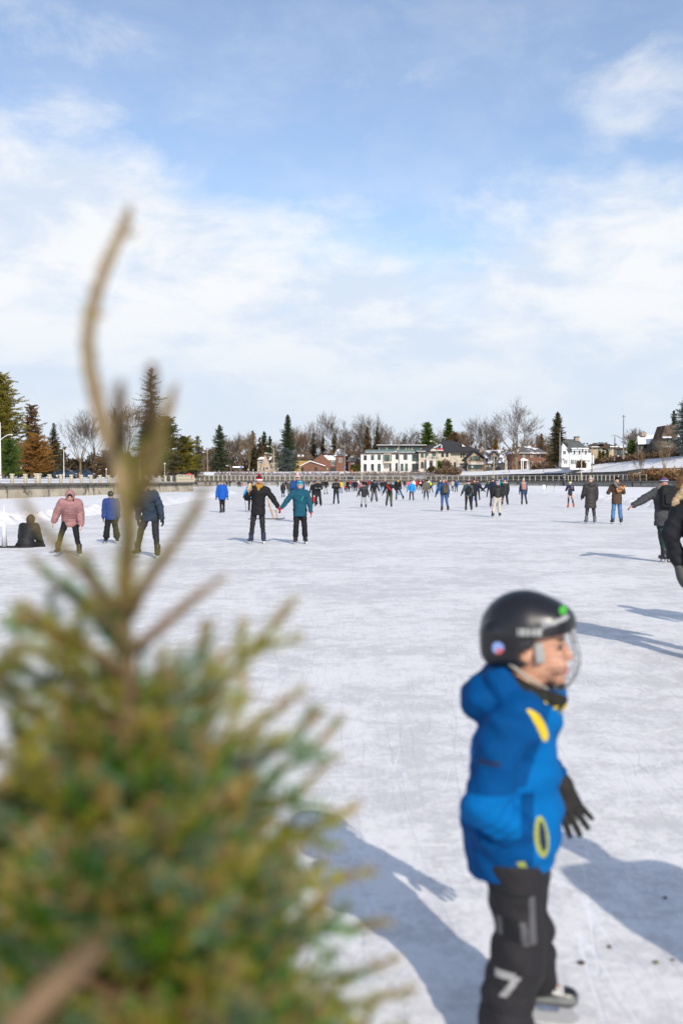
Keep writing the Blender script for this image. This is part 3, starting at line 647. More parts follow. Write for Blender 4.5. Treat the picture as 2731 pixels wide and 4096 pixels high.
# modern white house
h = House('white three storey modern house with glassed top floor and dark flat roof', 415, (1400,1720,3.92)).start(620,648)
h.wall(168,372,524,648,WHB); h.wall(645,372,1075,648,WHB,.01,9); h.wall(524,520,645,648,WHB,2.2,9); h.poly([(524,372),(645,372),(645,520),(524,520)],LIME,-1.1,9,'bay')
h.wall(160,352,1085,372,TRIMD,-.7,9.5,'flat_roof'); h.wall(232,346,1090,352,SNOWR,-.5,9.3,'roof_snow')
h.wall(450,262,1130,347,LIME,2.5,9,'upper_floor'); h.wall(412,238,1292,252,TRIMD,1.0,10.5,'top_roof'); h.wall(418,231,1200,238,SNOWR,1.1,10,'roof_snow'); h.wall(1130,250,1280,347,LIME,3.0,9,'upper_floor')
for a_ in ((460,273,567,336,2),(590,268,700,336,2),(706,266,736,336,0),(770,262,870,337,2),(891,262,917,338,0),(932,260,960,338,0),(988,257,1103,338,4)): h.win(*a_[:4],2.5,mull=a_[4],glass=GLASSG)
for a_ in ((212,398,260,474,1),(326,394,373,470,1),(430,391,478,468,1),(712,385,757,463,1),(835,388,893,466,2)): h.win(*a_[:4],0,mull=a_[4])
h.win(530,386,615,490,-1.1,mull=3,glass=GLASSG); h.win(628,386,643,488,-1.1,mull=0,glass=GLASSG); h.win(968,388,1073,490,0,mull=2,glass=GLASSG)
for a_ in ((212,535,260,646,1),(326,533,373,645,1),(430,531,478,645,1),(790,528,833,643,1),(860,528,902,641,1),(968,527,1073,640,3)): h.win(*a_[:4],0,mull=a_[4],trans=0)
h.win(625,528,676,642,2.2,mull=1); h.win(708,518,742,646,0,mull=0,name='door')
gb = MB(); a=h.L(235,345); b=h.L(1000,310); gb.box((a[0],-.4,a[2]),(b[0],-.36,b[2])); gb.build('glass_balustrade', mat('balustrade_glass',(.10,.16,.15),.1,.1,1,spec=.7), h.root)
# garden wall, dark iron fence
f_ = House('low pale garden wall with thin black iron fence before the modern house', 403, (1400,1720,3.92), 'fence','garden_fence',None).start(620,690)
f_.wall(95,655,250,690,LIME,0,.5,'low_wall'); f_.wall(272,668,520,690,LIME,0,.5,'low_wall'); f_.wall(520,664,1070,690,LIME,0,.5,'low_wall')
for x_ in (262,338): f_.wall(x_-12,632,x_+12,690,LIME,-.2,.8,'gate_pier')
fb = MB()
for x_ in np.arange(350,1070,9):
    a=f_.L(x_,664); b=f_.L(x_,602 if x_>520 else 645); fb.box((a[0]-.025,.1,a[2]),(a[0]+.025,.15,b[2]))
fb.build('iron_bars', FRB, f_.root)
# villa
h = House('beige stone villa with black hip roof, arched windows and columned porch', 412, (1400,1720,3.92)).start(1300,640)
h.wall(1075,338,1572,645,LIME,0,13); h.wall(1572,335,1920,650,LIME,1.2,13); h.hip(1030,2080,335,1490,1600,152,ROOFD,-1,14)
h.wall(1036,330,1180,337,SNOWR,-1.1,.5,'roof_snow')
h.wall(1074,456,1574,463,TRIM,-.12,0,'string_course'); h.wall(1030,336,1576,344,TRIMD,-.9,0,'gutter')
for a_ in ((1105,367,1148,432),(1172,365,1218,432),(1424,357,1466,422),(1495,355,1537,421)): h.win(*a_,0,mull=1)
h.win(1283,356,1340,460,0,mull=1,name='balcony_door')
for a_ in ((1107,498,1148,602),(1424,490,1466,592),(1494,488,1536,592)): h.win(*a_,0,arch=True)
h.win(1172,498,1200,602,0,arch=True)
for a_ in ((1700+30,402,1752,455),(1768,402,1790,455)): h.win(a_[0],a_[1]-35,a_[2],a_[3]-22,1.2,mull=0)
h.win(1625,500,1660,600,1.2,arch=True)
h.poly([(1252,345),(1252,320),(1270,300),(1300,291),(1330,300),(1348,320),(1348,345)],LIME,-.9,1.5,'arched_gable')
h.wall(1188,464,1375,478,TRIM,-2.6,0,'balcony'); 
cb = MB()
for x_ in (1196,1218,1296,1322,1366):
    a=h.L(x_,630); b=h.L(x_,478); MB().tube([(a[0],-2.3,a[2]),(a[0],-2.3,b[2])],.32,10).build('column', mat('white_column',(.7,.68,.66),.6), h.root)
for x_ in (1198,1218,1296,1322): a=h.L(x_,464); b=h.L(x_,412); MB().box((a[0]-.2,-2.5,a[2]),(a[0]+.2,-2.1,b[2])).build('balcony_pillar', mat('white_column',(.7,.68,.66),.6), h.root)
for x_ in range(1200,1375,8): a=h.L(x_,464); b=h.L(x_,420); cb.box((a[0]-.03,-2.55,a[2]),(a[0]+.03,-2.5,b[2]))
cb.build('balcony_railing', FRB, h.root); h.win(1240,520,1278,625,0,mull=0,name='door')
st=MB()
for i in range(6): a=h.L(1172+i*9,670-i*8); b=h.L(1240,662-i*8); st.box((a[0],-4.2+i*.3,a[2]-.4),(b[0],-3.9+i*.3+.6,b[2]))
st.build('steps', LIME, h.root)
h.poly([(1812,262),(1755,215),(1755,262)],TRIM,1.0,4,'dormer')
# craftsman house
h = House('dark roofed craftsman house with glazed front gable and snow in its valleys', 398, (1750,1650,3.136)).start(520,740)
h.wall(355,600,575,742,BR_TAN,-2,8); h.wall(575,630,838,742,STUC2,-.5,8)
h.poly([(336,606),(450,496),(578,606)],STUC,-2.0,6,'gable'); 
def slab(h, pts, d0, d1, th, m, name='roof'):
    A=[h.L(x,y) for x,y in pts]; vs=[]
    for p in A: vs += [(p[0],d0,p[2]),(p[0],d1,p[2]),(p[0],d1,p[2]+th),(p[0],d0,p[2]+th)]
    fs=[]
    for i in range(len(A)-1): 
        o=i*4; fs += [(o,o+4,o+5,o+1),(o+3,o+2,o+6,o+7),(o,o+3,o+7,o+4),(o+1,o+5,o+6,o+2)]
    fs += [(0,1,2,3),tuple(len(vs)-4+i for i in (3,2,1,0))]
    return MB().add(vs,fs).build(name,m,h.root)
slab(h,[(325,612),(450,488),(622,612)],-3.2,8,.5,ROOFD)
h.hip(540,852,632,600,832,472,ROOFSN,-1.5,9); h.wall(590,470,838,476,SNOWR,3.2,4.6,'ridge_snow')
h.poly([(655,602),(655,545),(700,498),(750,545),(750,602)],STUC,-.9,5,'dormer'); slab(h,[(640,552),(700,490),(765,552)],-1.6,5,.4,ROOFSN,'dormer_roof')
h.win(400,556,424,604,-2,mull=0); h.win(432,545,488,604,-2,mull=0,glass=GLASSG); h.win(494,556,520,604,-2,mull=0); h.win(672,548,732,600,-.9,frame=FRW,mull=1)
h.wall(362,628,568,655,TRIM,-2.4,-2,'fascia'); h.win(370,658,545,712,-2,mull=6,glass=GLASSG); h.wall(549,656,562,732,WOODO,-2.1,-2,'door'); h.win(564,656,578,735,-2,mull=0)
h.win(664,655,716,704,-.5,mull=1); h.wall(575,680,780,738,BR_GREY,-.62,-.5,'stone_base'); h.wall(322,670,362,742,TRIMD,-1,4,'garage'); h.wall(280,640,366,655,ROOFD,-2.6,3,'porch_roof')
h.wall(535,445,575,500,BR_TAN,3,5,'chimney'); h.hip(600,660,474,600,640,452,ROOFD,6,9) if False else None
# small dark house behind
h = House('tan house half hidden behind the trunk of the largest bare tree', 405, (1750,1650,3.136)).start(900,720)
h.wall(835,530,965,720,STUC2,0,8); h.hip(820,985,530,850,950,478,ROOFSN,-.6,8.6); h.win(860,543,900,597,0,mull=1); h.win(905,640,930,690,0,mull=0)
# red brick house
h = House('two storey red brick house with white arched portico', 380, (1750,1650,3.136)).start(1080,720)
h.wall(925,505,1242,722,BR_RED,0,10); h.wall(1242,510,1362,722,BR_RED,1.2,10); h.hip(910,1372,508,1130,1230,410,ROOFSN,-.8,10.8); h.wall(905,506,1370,512,TRIM,-.85,1.2,'eave')
for a_ in ((957,515,985,565),(1060,515,1090,562),(1156,515,1190,562)):
    h.win(*a_,0,frame=FRW,mull=1); 
    for sx_ in (a_[0]-13,a_[2]+2): h.wall(sx_,a_[1],sx_+11,a_[3],TRIMD,-.1,0,'shutter')
h.win(1266,515,1290,562,1.2,frame=FRW,mull=0); h.win(1266,613,1290,662,1.2,frame=FRW,mull=0)
for a_ in ((960,620,985,682),(1142,615,1188,680)): h.win(*a_,0,frame=FRW,mull=1)
h.wall(946,622,958,682,TRIMD,-.1,0,'shutter')
h.poly([(1022,605),(1022,595),(1050,570),(1130,600),(1130,608)],FRW,-2.4,0,'portico_roof')
for x_ in (1028,1050,1098,1118): h.wall(x_,606,x_+9,710,FRW,-2.2,-1.7,'portico_column')
h.win(1062,618,1090,706,0,frame=FRW,mull=0,arch=True,name='door'); h.wall(1205,395,1235,430,BR_RED,4,5.5,'chimney')
# white clapboard
h = House('white clapboard house with grey roof and snow capped dormers', 318, (2200,1640,2.953)).start(300,675)
h.wall(228,488,475,676,CLAP,0,9); h.poly([(130,676),(130,520),(135,425),(150,395),(232,494),(232,676)],CLAP,.4,9,'gable_wall')
A=[h.L(140,392),h.L(232,494),h.L(478,496),h.L(352,340),h.L(150,338)]
MB().add([(A[0][0]-.3,1.5,A[0][2]),(A[1][0]-.3,-.5,A[1][2]),(A[2][0],-.5,A[2][2]),(A[3][0],4.5,A[3][2]),(A[4][0],4.5,A[4][2]),(A[2][0],9,A[2][2]),(A[0][0]-.3,9,A[1][2])],[(0,1,2,3,4),(3,2,5),(4,3,5,6),(0,4,6),(0,6,1)]).build('roof',ROOFG,h.root)
for x_ in (248,308,382):
    h.poly([(x_,520),(x_,456),(x_+56,458),(x_+56,520)],CLAP,-.3,2,'dormer'); h.wall(x_-8,449,x_+60,462,SNOWR,-.7,1.6,'dormer_snow'); h.win(x_+20,478,x_+36,518,-.3,mull=0)
h.wall(318,312,366,362,BR_TAN,3.5,5.5,'chimney'); h.wall(314,308,370,316,TRIMD,3.3,5.7,'chimney_cap')
for a_ in ((247,587,262,640),(275,587,288,640),(296,587,304,640),(343,585,358,640),(398,588,410,620),(432,588,447,618),(478,590,486,615)): h.win(*a_,0,frame=FRW,mull=0)
for a_ in ((239,585,245),(264,585,270),(290,585,295),(309,585,316),(388,587,394),(414,587,420),(455,588,461)): h.wall(a_[0],a_[1],a_[2],640 if a_[0]<330 else 615,TRIMD,-.08,0,'shutter')
h.win(145,478,180,526,.4,frame=FRW,mull=1); h.wall(475,535,520,620,CLAP,1,6,'side_porch')
h.wall(155,588,200,632,mat('garage_door',(.3,.3,.31)),.3,.4,'garage_door')
# beige house
h = House('beige stucco house with balcony and snow edged low roof', 322, (2200,1640,2.953)).start(600,580)
h.wall(440,438,742,585,STUC,0,9); h.hip(402,782,436,560,690,384,ROOFB,-.8,9.8); h.wall(470,432,560,440,SNOWR,-.9,1,'roof_snow'); h.wall(690,428,782,440,SNOWR,-.9,1.5,'roof_snow'); h.wall(420,400,470,432,SNOWR,-.5,.4,'roof_snow') if False else None
h.poly([(562,405),(600,382),(640,405)],ROOFSN,-.9,3,'small_gable')
for a_ in ((548,449,588,488,1),(680,455,718,490,1)): h.win(*a_[:4],0,frame=FRW,mull=a_[4])
h.win(610,455,650,518,0,mull=1,name='balcony_door'); bb=MB()
for x_ in range(608,652,6): a=h.L(x_,518); b=h.L(x_,486); bb.box((a[0]-.04,-.9,a[2]),(a[0]+.04,-.82,b[2]))
a=h.L(606,518);b=h.L(654,484);bb.box((a[0],-.95,b[2]),(b[0],-.8,b[2]+.12)); bb.build('balcony',FRW,h.root)
for x_ in (430,468,548,610,652,694): h.wall(x_-7,h_y:=(384 if x_<560 else 376),x_+7,h_y+16,TRIMD,4,4.8,'roof_vent')
h.wall(442,520,545,585,BR_TAN,-.3,0,'stone_base')
h = House('low dark house with tall glass doors right of the beige house', 326, (2200,1640,2.953)).start(810,545)
h.wall(742,448,885,545,BR_GREY,0,8); h.hip(738,900,448,770,860,428,ROOFB,-.6,8.6); h.win(782,470,828,542,0,mull=2,glass=GLASSG); h.wall(770,540,890,549,SNOWR,-1.8,0,'terrace'); h.wall(805,432,850,445,SNOWR,-.65,.5,'roof_snow')
# grey stone house with snow roof
h = House('grey stone house with white snow covered roof and brick chimney', 296, (2200,1640,2.953)).start(1150,520)
h.wall(1022,392,1150,540,BR_GREY,0,10); h.wall(1150,388,1330,540,BR_GREY,-.6,10)
A=[h.L(1020,393),h.L(1150,388),h.L(1306,282),h.L(1080,296)]
MB().add([(A[0][0],-.5,A[0][2]),(A[1][0],-1.0,A[1][2]),(A[2][0],5,A[2][2]),(A[3][0],5,A[3][2])]+[(A[0][0],-.5,A[0][2]-.4),(A[1][0],-1,A[1][2]-.4),(A[2][0],5,A[2][2]-.4),(A[3][0],5,A[3][2]-.4)],[(0,1,2,3),(4,5,1,0),(5,6,2,1),(7,4,0,3),(6,7,3,2),(7,6,5,4)]).build('roof',SNOWR,h.root)
h.poly([(1150,392),(1303,288),(1335,320),(1335,392)],STUC2,-.6,9,'gable'); h.win(1204,398,1238,452,-.6,frame=FRW,mull=0); h.win(1040,402,1058,470,0,mull=0); h.win(1095,400,1120,450,0,mull=0); h.win(1088,512,1118,538,0,frame=FRW,mull=1)
h.wall(1107,258,1163,305,BR_TAN,3,5,'chimney'); h.wall(1128,247,1145,258,BR_RED,3.6,4.2,'chimney_pot')
h = House('tall brown shingled house at the right edge of the photo', 286, (2200,1640,2.953)).start(1400,520)
h.wall(1305,330,1530,540,BR_GREY,0,10); h.poly([(1288,335),(1340,185),(1480,178),(1505,335)],ROOFB,-.8,7,'roof'); h.wall(1300,318,1400,334,SNOWR,-1.4,0,'roof_snow'); h.poly([(1420,350),(1475,290),(1530,350)],ROOFSN,-1.6,3,'gable_roof')
h.win(1372,345,1412,408,0,mull=1); h.win(1372,440,1410,472,0,mull=1); h.wall(1320,434,1470,440,SNOWR,-1.6,0,'porch_snow')
# left far houses
h = House('tudor style tan house with steep pointed gable', 428, (780,1640,2.529)).start(730,625)
h.wall(632,490,690,628,BR_TAN,0,8); h.wall(690,470,842,628,STUC2,1,8); h.poly([(672,628),(672,560),(712,450),(768,560),(768,628)],BR_TAN,-.9,3,'front_gable')
h.hip(622,850,500,700,830,432,ROOFB,-.7,8.6); slab(h,[(668,575),(712,440),(776,578)],-1.2,4,.35,ROOFB,'gable_roof')
h.poly([(636,500),(660,478),(706,474),(700,500)],SNOWR,-.95,-.4,'roof_snow'); h.poly([(742,515),(760,480),(782,474),(770,500)],SNOWR,-.9,-.3,'roof_snow')
h.win(645,516,678,545,0,frame=FRW,mull=2); h.win(645,580,675,608,0,frame=FRW,mull=2); h.win(711,514,726,540,-.9,frame=FRW,mull=1); h.win(714,577,747,607,-.9,frame=FRW,mull=2); h.win(694,580,706,620,-.9,arch=True,name='door')
h = House('yellow brick house with grey hip roof and small white dormer', 432, (780,1640,2.529)).start(1090,625)
h.wall(1008,492,1175,628,BR_YEL,0,9); h.hip(990,1210,494,1060,1140,414,ROOFB,-.8,9.8); h.poly([(1036,472),(1036,440),(1100,440),(1100,472)],FRW,.5,4,'dormer'); h.hip(1026,1110,441,1050,1085,416,ROOFB,.2,4,'dormer_roof'); h.win(1058,447,1084,470,.5,frame=FRW,mull=1)
h.win(1042,500,1060,520,0,frame=FRW,mull=0); h.win(1090,560,1112,590,0,mull=0); h.win(1030,560,1050,590,0,mull=0)
h = House('red brick modern house with slanted snowy roofs and garage', 422, (780,1640,2.529)).start(1260,618)
h.wall(1180,520,1440,620,BR_RED,3,9); h.poly([(1176,520),(1282,444),(1300,460),(1442,462),(1442,522)],BR_RED,3,9,'slanted_gable'); h.poly([(1298,458),(1442,462),(1442,508),(1350,506)],ROOFS,2.6,3,'snowy_roof'); h.wall(1290,434,1470,446,ROOFB,2.8,9,'roof_edge'); h.wall(1438,440,1470,620,BR_RED,2.5,8,'chimney_block')
h.poly([(1072,572),(1170,524),(1312,574),(1312,620),(1072,620)],BR_RED,-1,5,'front_wing'); slab(h,[(1064,572),(1165,520),(1318,570)],-1.8,5,.3,ROOFS,'wing_roof')
h.win(1378,516,1425,560,3,frame=FRW,mull=2); h.win(1366,580,1410,618,3,mull=1,name='garage_door'); h.win(1210,580,1236,613,-1,mull=0); h.win(1075,582,1100,616,-1,mull=0)
h = House('dark brick house with snow streaked roof left of the modern white house', 424, (1350,1550,2.0907)).start(30,690)
h.wall(-15,560,60,700,BR_RED,0,8); h.hip(-30,80,565,0,40,515,ROOFSN,-.6,8.6); h.wall(90,610,190,700,BR_RED,4,9); h.hip(82,196,612,110,170,560,ROOFSN,3.4,9.4); h.win(10,590,35,625,0,frame=FRW,mull=1); h.win(112,630,140,655,4,frame=FRW,mull=1)
h = House('small shed with snowy roof and blue panel at the far left', 426, (780,1640,2.529),'shed','shed',None).start(430,610)
h.wall(392,582,478,622,mat('dark_planks',(.06,.045,.035)),0,4); h.wall(385,570,484,584,SNOWR,-.5,4.5,'snowy_roof'); h.wall(465,572,480,588,mat('blue_panel',(.02,.12,.5)),-.7,-.5,'blue_panel')
hb = House('clipped yellow green hedge at the left end of the modern house', 410, (1350,1550,2.0907),'hedge','hedge',None).start(150,700)
rg_=np.random.default_rng(5); a=hb.L(112,650); b=hb.L(190,700); Pn=np.c_[rg_.uniform(a[0],b[0],900),rg_.uniform(0,2,900),rg_.uniform(b[2],a[2],900)]
V=clumps(Pn,rg_.normal(size=(900,3)),np.full(900,.5),rg_,2); mesh_obj('foliage',np_mesh('foliage',V,np.arange(len(V)).reshape(-1,4),LM['yews']),hb.root)
for lb,u,vb,r_,hh,m_ in [('drooping tan weeping shrub in front of the villa',1783,1888,2.9,5.2,TW2),('small dark green conical shrub beside the villa porch',1755,1888,1.1,4.6,LM['green']),('rounded brown bush at the foot of the villa steps',1727,1890,2.2,2.4,LM['yews']),
      ('rounded olive bush in front of the white clapboard house',2322,1868,1.4,1.9,TW3)]:
    Yb = 400 if u<2000 else 306; n_=900; d=rg_.normal(size=(n_,3)); d/=np.linalg.norm(d,axis=1)[:,None]; d[:,2]=abs(d[:,2]); q=d*rg_.uniform(.5,1,(n_,1))*np.array([r_,r_,hh])
    V=clumps(q,d,np.full(n_,.55),rg_,2); o=mesh_obj('shrub',np_mesh('shrub',V,np.arange(len(V)).reshape(-1,4),m_),None,(X(u,Yb),Yb,Z(vb,Yb))); tag(o,lb,'shrub')

# ------------------------------------------------------------------ lamps and poles
WOODP = mat('weathered_pole', (.24,.21,.18), .9, .2, 2); GREENP = mat('pale_green_pole', (.30,.33,.20), .7, .1, 1); WHP = mat('white_pole', (.62,.62,.62), .5, .05, 1); LAMPH = mat('lamp_head', (.55,.56,.58), .4)
def pole(name, label, u, vt, vb, Y, m, w=1.6, arm=None, cross=None, globe=0, cat='lamp post', group=None, arm2=None, taper=.7):
    x,zb,zt2 = X(u,Y),Z(vb,Y),Z(vt,Y); h=zt2-zb; r=w/FPX*Y; root=empty(name,(x,Y,zb)); tag(root,label,cat,group)
    MB().tube([(0,0,-.4),(0,0,h)],[r,r*taper],8).build('pole',m,root); MB().tube([(0,0,-.4),(0,0,min(.9,h*.12))],[r*1.7,r*1.5],8).build('base',m,root)
    for ar in (arm,arm2):
        if ar:
            au,av,sv = ar; ax=X(au,Y)-x; azz=Z(av,Y)-zb; sz_=Z(sv,Y)-zb; pts=[]
            for i in range(9):
                t=i/8; pts.append((ax*t, 0, sz_+(azz-sz_)*math.sin(t*math.pi/2)))
            ao=MB().tube(pts,[r*.6]*9,6).build('arm',m,root); sgn=1 if ax>0 else -1
            hl=4.5/FPX*Y*sgn; MB().sphere((0,0,0),1,10,0,(abs(hl),r*1.5,r*1.3)).build('lamp_head',LAMPH,root,(ax+hl*.6,0,azz-r*.6))
    if cross:
        for cv,cw in cross: z=Z(cv,Y)-zb; c_=cw/FPX*Y; MB().box((-c_,-.08,z-.1),(c_,.08,z+.1)).build('crossarm',WOODP,root)
    if globe: MB().sphere((0,0,h+globe/FPX*Y*.8),globe/FPX*Y,12).build('globe',mat('opal_globe',(.75,.75,.72),.3),root,smooth=True)
    return root
GLm='street lamps on the left bank'
pole('street_lamp','tall white lamp with raised arm and curved arm at the left edge',5,1690,1932,118,WHP,2.8,arm=(48,1738,1760),arm2=(-6,1680,1705),group=GLm)
pole('street_lamp','white lamp arching right in front of the fan shaped bare tree',257.5,1797,1903,150,WHP,1.9,arm=(287,1793,1806),group=GLm)
pole('street_lamp','tan lamp arching left seen through the blurred fir',474,1765,1903,160,WHP,1.6,arm=(440,1760,1774),group=GLm)
pole('street_lamp','shorter tan lamp arching left behind the fir stem',461,1806,1900,185,WHP,1.2,arm=(434,1804,1812),group=GLm)
for lb,u,vt,vb,Y in (('white globe lamp on a pale post near the corner parapet',660,1858,1920,150),('globe lamp left of the corner parapet behind the fir stem',560,1845,1912,150),('small globe lamp behind the left fence',427,1880,1905,170)):
    pole('globe_lamp',lb,u,vt,vb,Y,POST,1.8,globe=3.8,group='globe lamps on the left bank')
pole('bollard','orange road marker post behind the left railing',319,1890,1911,150,mat('orange_plastic',(.7,.25,.02),.6),1.5,cat='marker post')
GP='poles along the far road'
pole('utility_pole','wooden pole with lamp arm beside the conical spruce',831,1800,1905,395,WOODP,1.9,arm=(817,1808,1816),cross=[(1808,4)],cat='utility pole',group=GP)
pole('street_lamp','green lamp pole with two arms in front of the tudor house',1096,1792,1899,392,GREENP,1.9,arm=(1074,1784,1799),arm2=(1066,1812,1824),group=GP)
pole('utility_pole','slim wooden pole just left of the green lamp by the tudor house',1090,1776,1892,405,WOODP,1.1,cross=[(1783,4)],cat='utility pole',group=GP)
pole('utility_pole','grey concrete pole with lamp arm right of the red brick house',1379,1772,1897,394,WOODP,2.0,arm=(1359,1811,1822),cat='utility pole',group=GP)
pole('utility_pole','tall weathered pole in front of the modern white house',1594,1760,1894,393,WOODP,2.4,cross=[(1769,3)],arm=(1583,1805,1813),cat='utility pole',group=GP)
pole('street_lamp','green lamp pole carrying a red and white banner before the villa',1746,1771,1897,392,GREENP,2.2,arm=(1724,1764,1778),group=GP)
pole('utility_pole','tall tan pole in front of the craftsman house',1937,1746,1890,384,WOODP,2.4,arm=(1912,1793,1808),cat='utility pole',group=GP)
pole('street_lamp','small curved lamp before the villa side wall',1826,1838,1898,388,WOODP,1.3,arm=(1812,1833,1842),group=GP)
pole('street_lamp','plain pale pole by the railing before the craftsman dormer',1973,1830,1916,354,POST,1.8,group=GP)
pole('utility_pole','wooden pole in front of the large dark spruce',2236,1728,1858,318,WOODP,2.6,cat='utility pole',group=GP)
pole('street_lamp','pale slim pole by the railing before the white clapboard house',2323,1797,1916,296,POST,2.2,group=GP)
pole('street_lamp','grey lamp on the snowy slope right of the white clapboard house',2365,1788,1888,306,WOODP,2.2,arm=(2346,1784,1793),group=GP)
pole('utility_pole','tallest utility pole with crossarm and lamp near the green cedar',2489.5,1660,1830,296,WOODP,2.9,arm=(2446,1741,1760),cross=[(1667,8)],cat='utility pole',group=GP)
pole('utility_pole','shorter grey pole left of the tallest utility pole',2455,1747,1838,300,WOODP,2.2,cross=[(1760,3)],cat='utility pole',group=GP)
for lb,u,vt,vb in (('short sign post with white disc left of the modern house',1112,1876,1893),('small globe lamp left of the tudor house on the slope',993,1880,1893),('small globe lamp nearest the tudor house',1013,1882,1893),('small globe lamp in front of the red brick garage',1309,1877,1893)):
    pole('globe_lamp',lb,u,vt,vb,405,WOODP,1.0,globe=2.2,group='small lamps among the far houses')
pole('street_lamp','thin grey pole on the promenade left of the man in the red hat',962,1858,1918,350,WOODP,1.4,group=GP); pole('street_lamp','curved lamp below the hazy bare tree',925,1866,1911,352,WOODP,1.5,arm=(911,1862,1870),group=GP)
pole('street_lamp','thin pale pole by the railing below the modern house left corner',1446,1890,1922,381,POST,1.8,group=GP)
# banner on the green lamp
Yb=391.5; bx_=X(1749,Yb); bt=empty('banner',(bx_,Yb,Z(1803,Yb))); tag(bt,'red and white banner hanging from the green lamp pole','banner')
def BX(a,b,c,d): return (X(a,Yb)-bx_,-.05,Z(d,Yb)-Z(1803,Yb)),(X(c,Yb)-bx_,.05,Z(b,Yb)-Z(1803,Yb))
MB().box(*BX(1748,1793,1770,1800)).build('red_panel',mat('banner_red',(.5,.02,.03)),bt); MB().box(*BX(1750,1787,1768,1794)).build('dark_panel',mat('banner_dark',(.05,.05,.08)),bt); MB().box(*BX(1748,1799,1771,1803)).build('white_band',FRW,bt)
MB().tube([(X(u,Yb)-bx_,-.1,Z(v,Yb)-Z(1803,Yb)) for u,v in ((1733,1791),(1748,1786),(1758,1778),(1765,1782),(1764,1794))],.2,6).build('white_arch',FRW,bt)
# signs
def sign(name,label,u,v0,v1,vb,Y,w,m,post=True):
    rt=empty(name,(X(u,Y),Y,Z(vb,Y))); tag(rt,label,'sign'); h0=Z(v1,Y)-Z(vb,Y); h1=Z(v0,Y)-Z(vb,Y); ww=w/2/FPX*Y
    MB().box((-ww,-.03,h0),(ww,.03,h1)).build('panel',m,rt); MB().box((-.05,.03,-.3),(.05,.1,h1-.05)).build('post',WOODP,rt)
sign('street_sign','small white street sign in front of the craftsman house',1887,1865,1870,1893,386,5,FRW)
sign('street_sign','small blue street sign at the end of the brick house street',1379,1867,1872,1893,398,12,mat('sign_blue',(.03,.12,.5)))
sign('street_sign','orange marker by the fence left of the modern house',1407,1879,1893,1897,396,3,mat('orange_plastic',(.7,.25,.02),.6))
# marker post with white board standing in the snow on the ice
Ym=170; rt=empty('ice_marker',(X(2174,Ym),Ym,0.05)); tag(rt,'white board on a post in the snow beside the ice lane','sign'); zm=Z(1941,Ym)
MB().box((-.22,-.03,zm-.68),(.22,.04,zm)).build('board',FRW,rt); MB().box((-.05,.04,-.2),(.05,.12,zm)).build('post',POST,rt)
# stains and mooring recess in the wall
for u,lb in ((2252,'left dark vertical recess in the grey canal wall'),(2527,'right dark vertical ladder recess in the grey canal wall')):
    yw=interp(u,WALL_Y)-.12; o=MB().box((-.28,-.1,0),(.28,.05,1.15)).box((-.18,-.16,.1),(.18,-.1,1.3)).build('ladder_recess',RAIL,None,(X(u,yw),yw,0),.3); tag(o,lb,'ladder')
# lifebuoy
Yl=160; o=MB(); o.tube([(math.cos(a)*.45,0,math.sin(a)*.45) for a in np.linspace(0,2*math.pi,17)],.1,6); o=o.build('lifebuoy',mat('buoy_red',(.7,.06,.04),.5),None,(X(757,Yl),Yl,Z(1906,Yl))); tag(o,'red ring lifebuoy hanging on the corner parapet','lifebuoy')

# ------------------------------------------------------------------ cars on the far road
TYRE = mat('tyre', (.015,.015,.015), .9)
def car(label, u0, u1, vt, vb, Y, col, suv=True, direction=1, group='cars on the far road', dz=0):
    x=(X(u0,Y)+X(u1,Y))/2; L=max(3.6,(X(u1,Y)-X(u0,Y))); zb=Z(vb,Y); H=max(1.4,Z(vt,Y)-zb); w=1.85; root=empty('car',(x,Y,zb)); tag(root,label,'car',group); s=direction
    cm=mat('car_paint',C(col),.25,.05,1,spec=.6)
    prof=[(-.5,.30),(-.5,.52),(-.47,.60),(-.36,.64 if suv else .60),(-.20 if suv else -.22,.95),(-.12,1.0),(.28 if suv else .16,1.0),(.40 if suv else .30,.92),(.49,.62),(.5,.50),(.5,.28),(.42,.2),(-.42,.2)]
    n=len(prof); b=MB(); vs_=[(-s*p[0]*L,-w/2*(1 if p[1]<.65 else .84),p[1]*H) for p in prof]+[(-s*p[0]*L,w/2*(1 if p[1]<.65 else .84),p[1]*H) for p in prof]
    b.add(vs_,[tuple(range(n)),tuple(range(2*n-1,n-1,-1))]+[(i,i+n,(i+1)%n+n,(i+1)%n) for i in range(n)]); b.build('body',cm,root)
    gq=lambda a,z: (-s*a*L, -w/2*(.93 if z<.8 else .86)-.03, z*H)
    for pts in (((-.30,.67),(-.19,.92),(-.02,.94),(-.02,.67)),((.0,.67),(.0,.94),(.2 if suv else .14,.94),(.27,.67)),((.29,.67),(.24,.93),(.34 if suv else .27,.9),(.43 if suv else .38,.67))):
        MB().add([gq(*p) for p in pts]+[(v[0],v[1]+.05,v[2]) for v in [gq(*p) for p in pts]],[(0,1,2,3),(7,6,5,4),(0,4,5,1),(1,5,6,2),(2,6,7,3),(3,7,4,0)]).build('window',GLASS,root)
    for a in (-.31,.31):
        for sd in (-1,1):
            q=MB(); q.tube([(0,-.11,0),(0,.11,0)],.36,14); wo=q.build('wheel',TYRE,root,(a*L,sd*(w/2-.1),.34)); MB().tube([(0,sd*.105,0),(0,sd*.13,0)],.2,10).build('rim',LAMPH,wo)
    MB().box((-.05,-.5,-.08),(.05,.5,.08)).build('headlight_bar',mat('headlamp',(.7,.7,.65),.2),root,(s*L*.495,0,.5*H))
    return root
yr = lambda u,d=9: interp(u,WALL_Y)+d
car('dark blue suv behind the railing left of the modern house',1376,1419,1905,1921.5,yr(1397),(.02,.04,.06))
car('silver suv behind the railing below the villa',1648,1698,1901,1918.5,yr(1670),(.35,.37,.42))
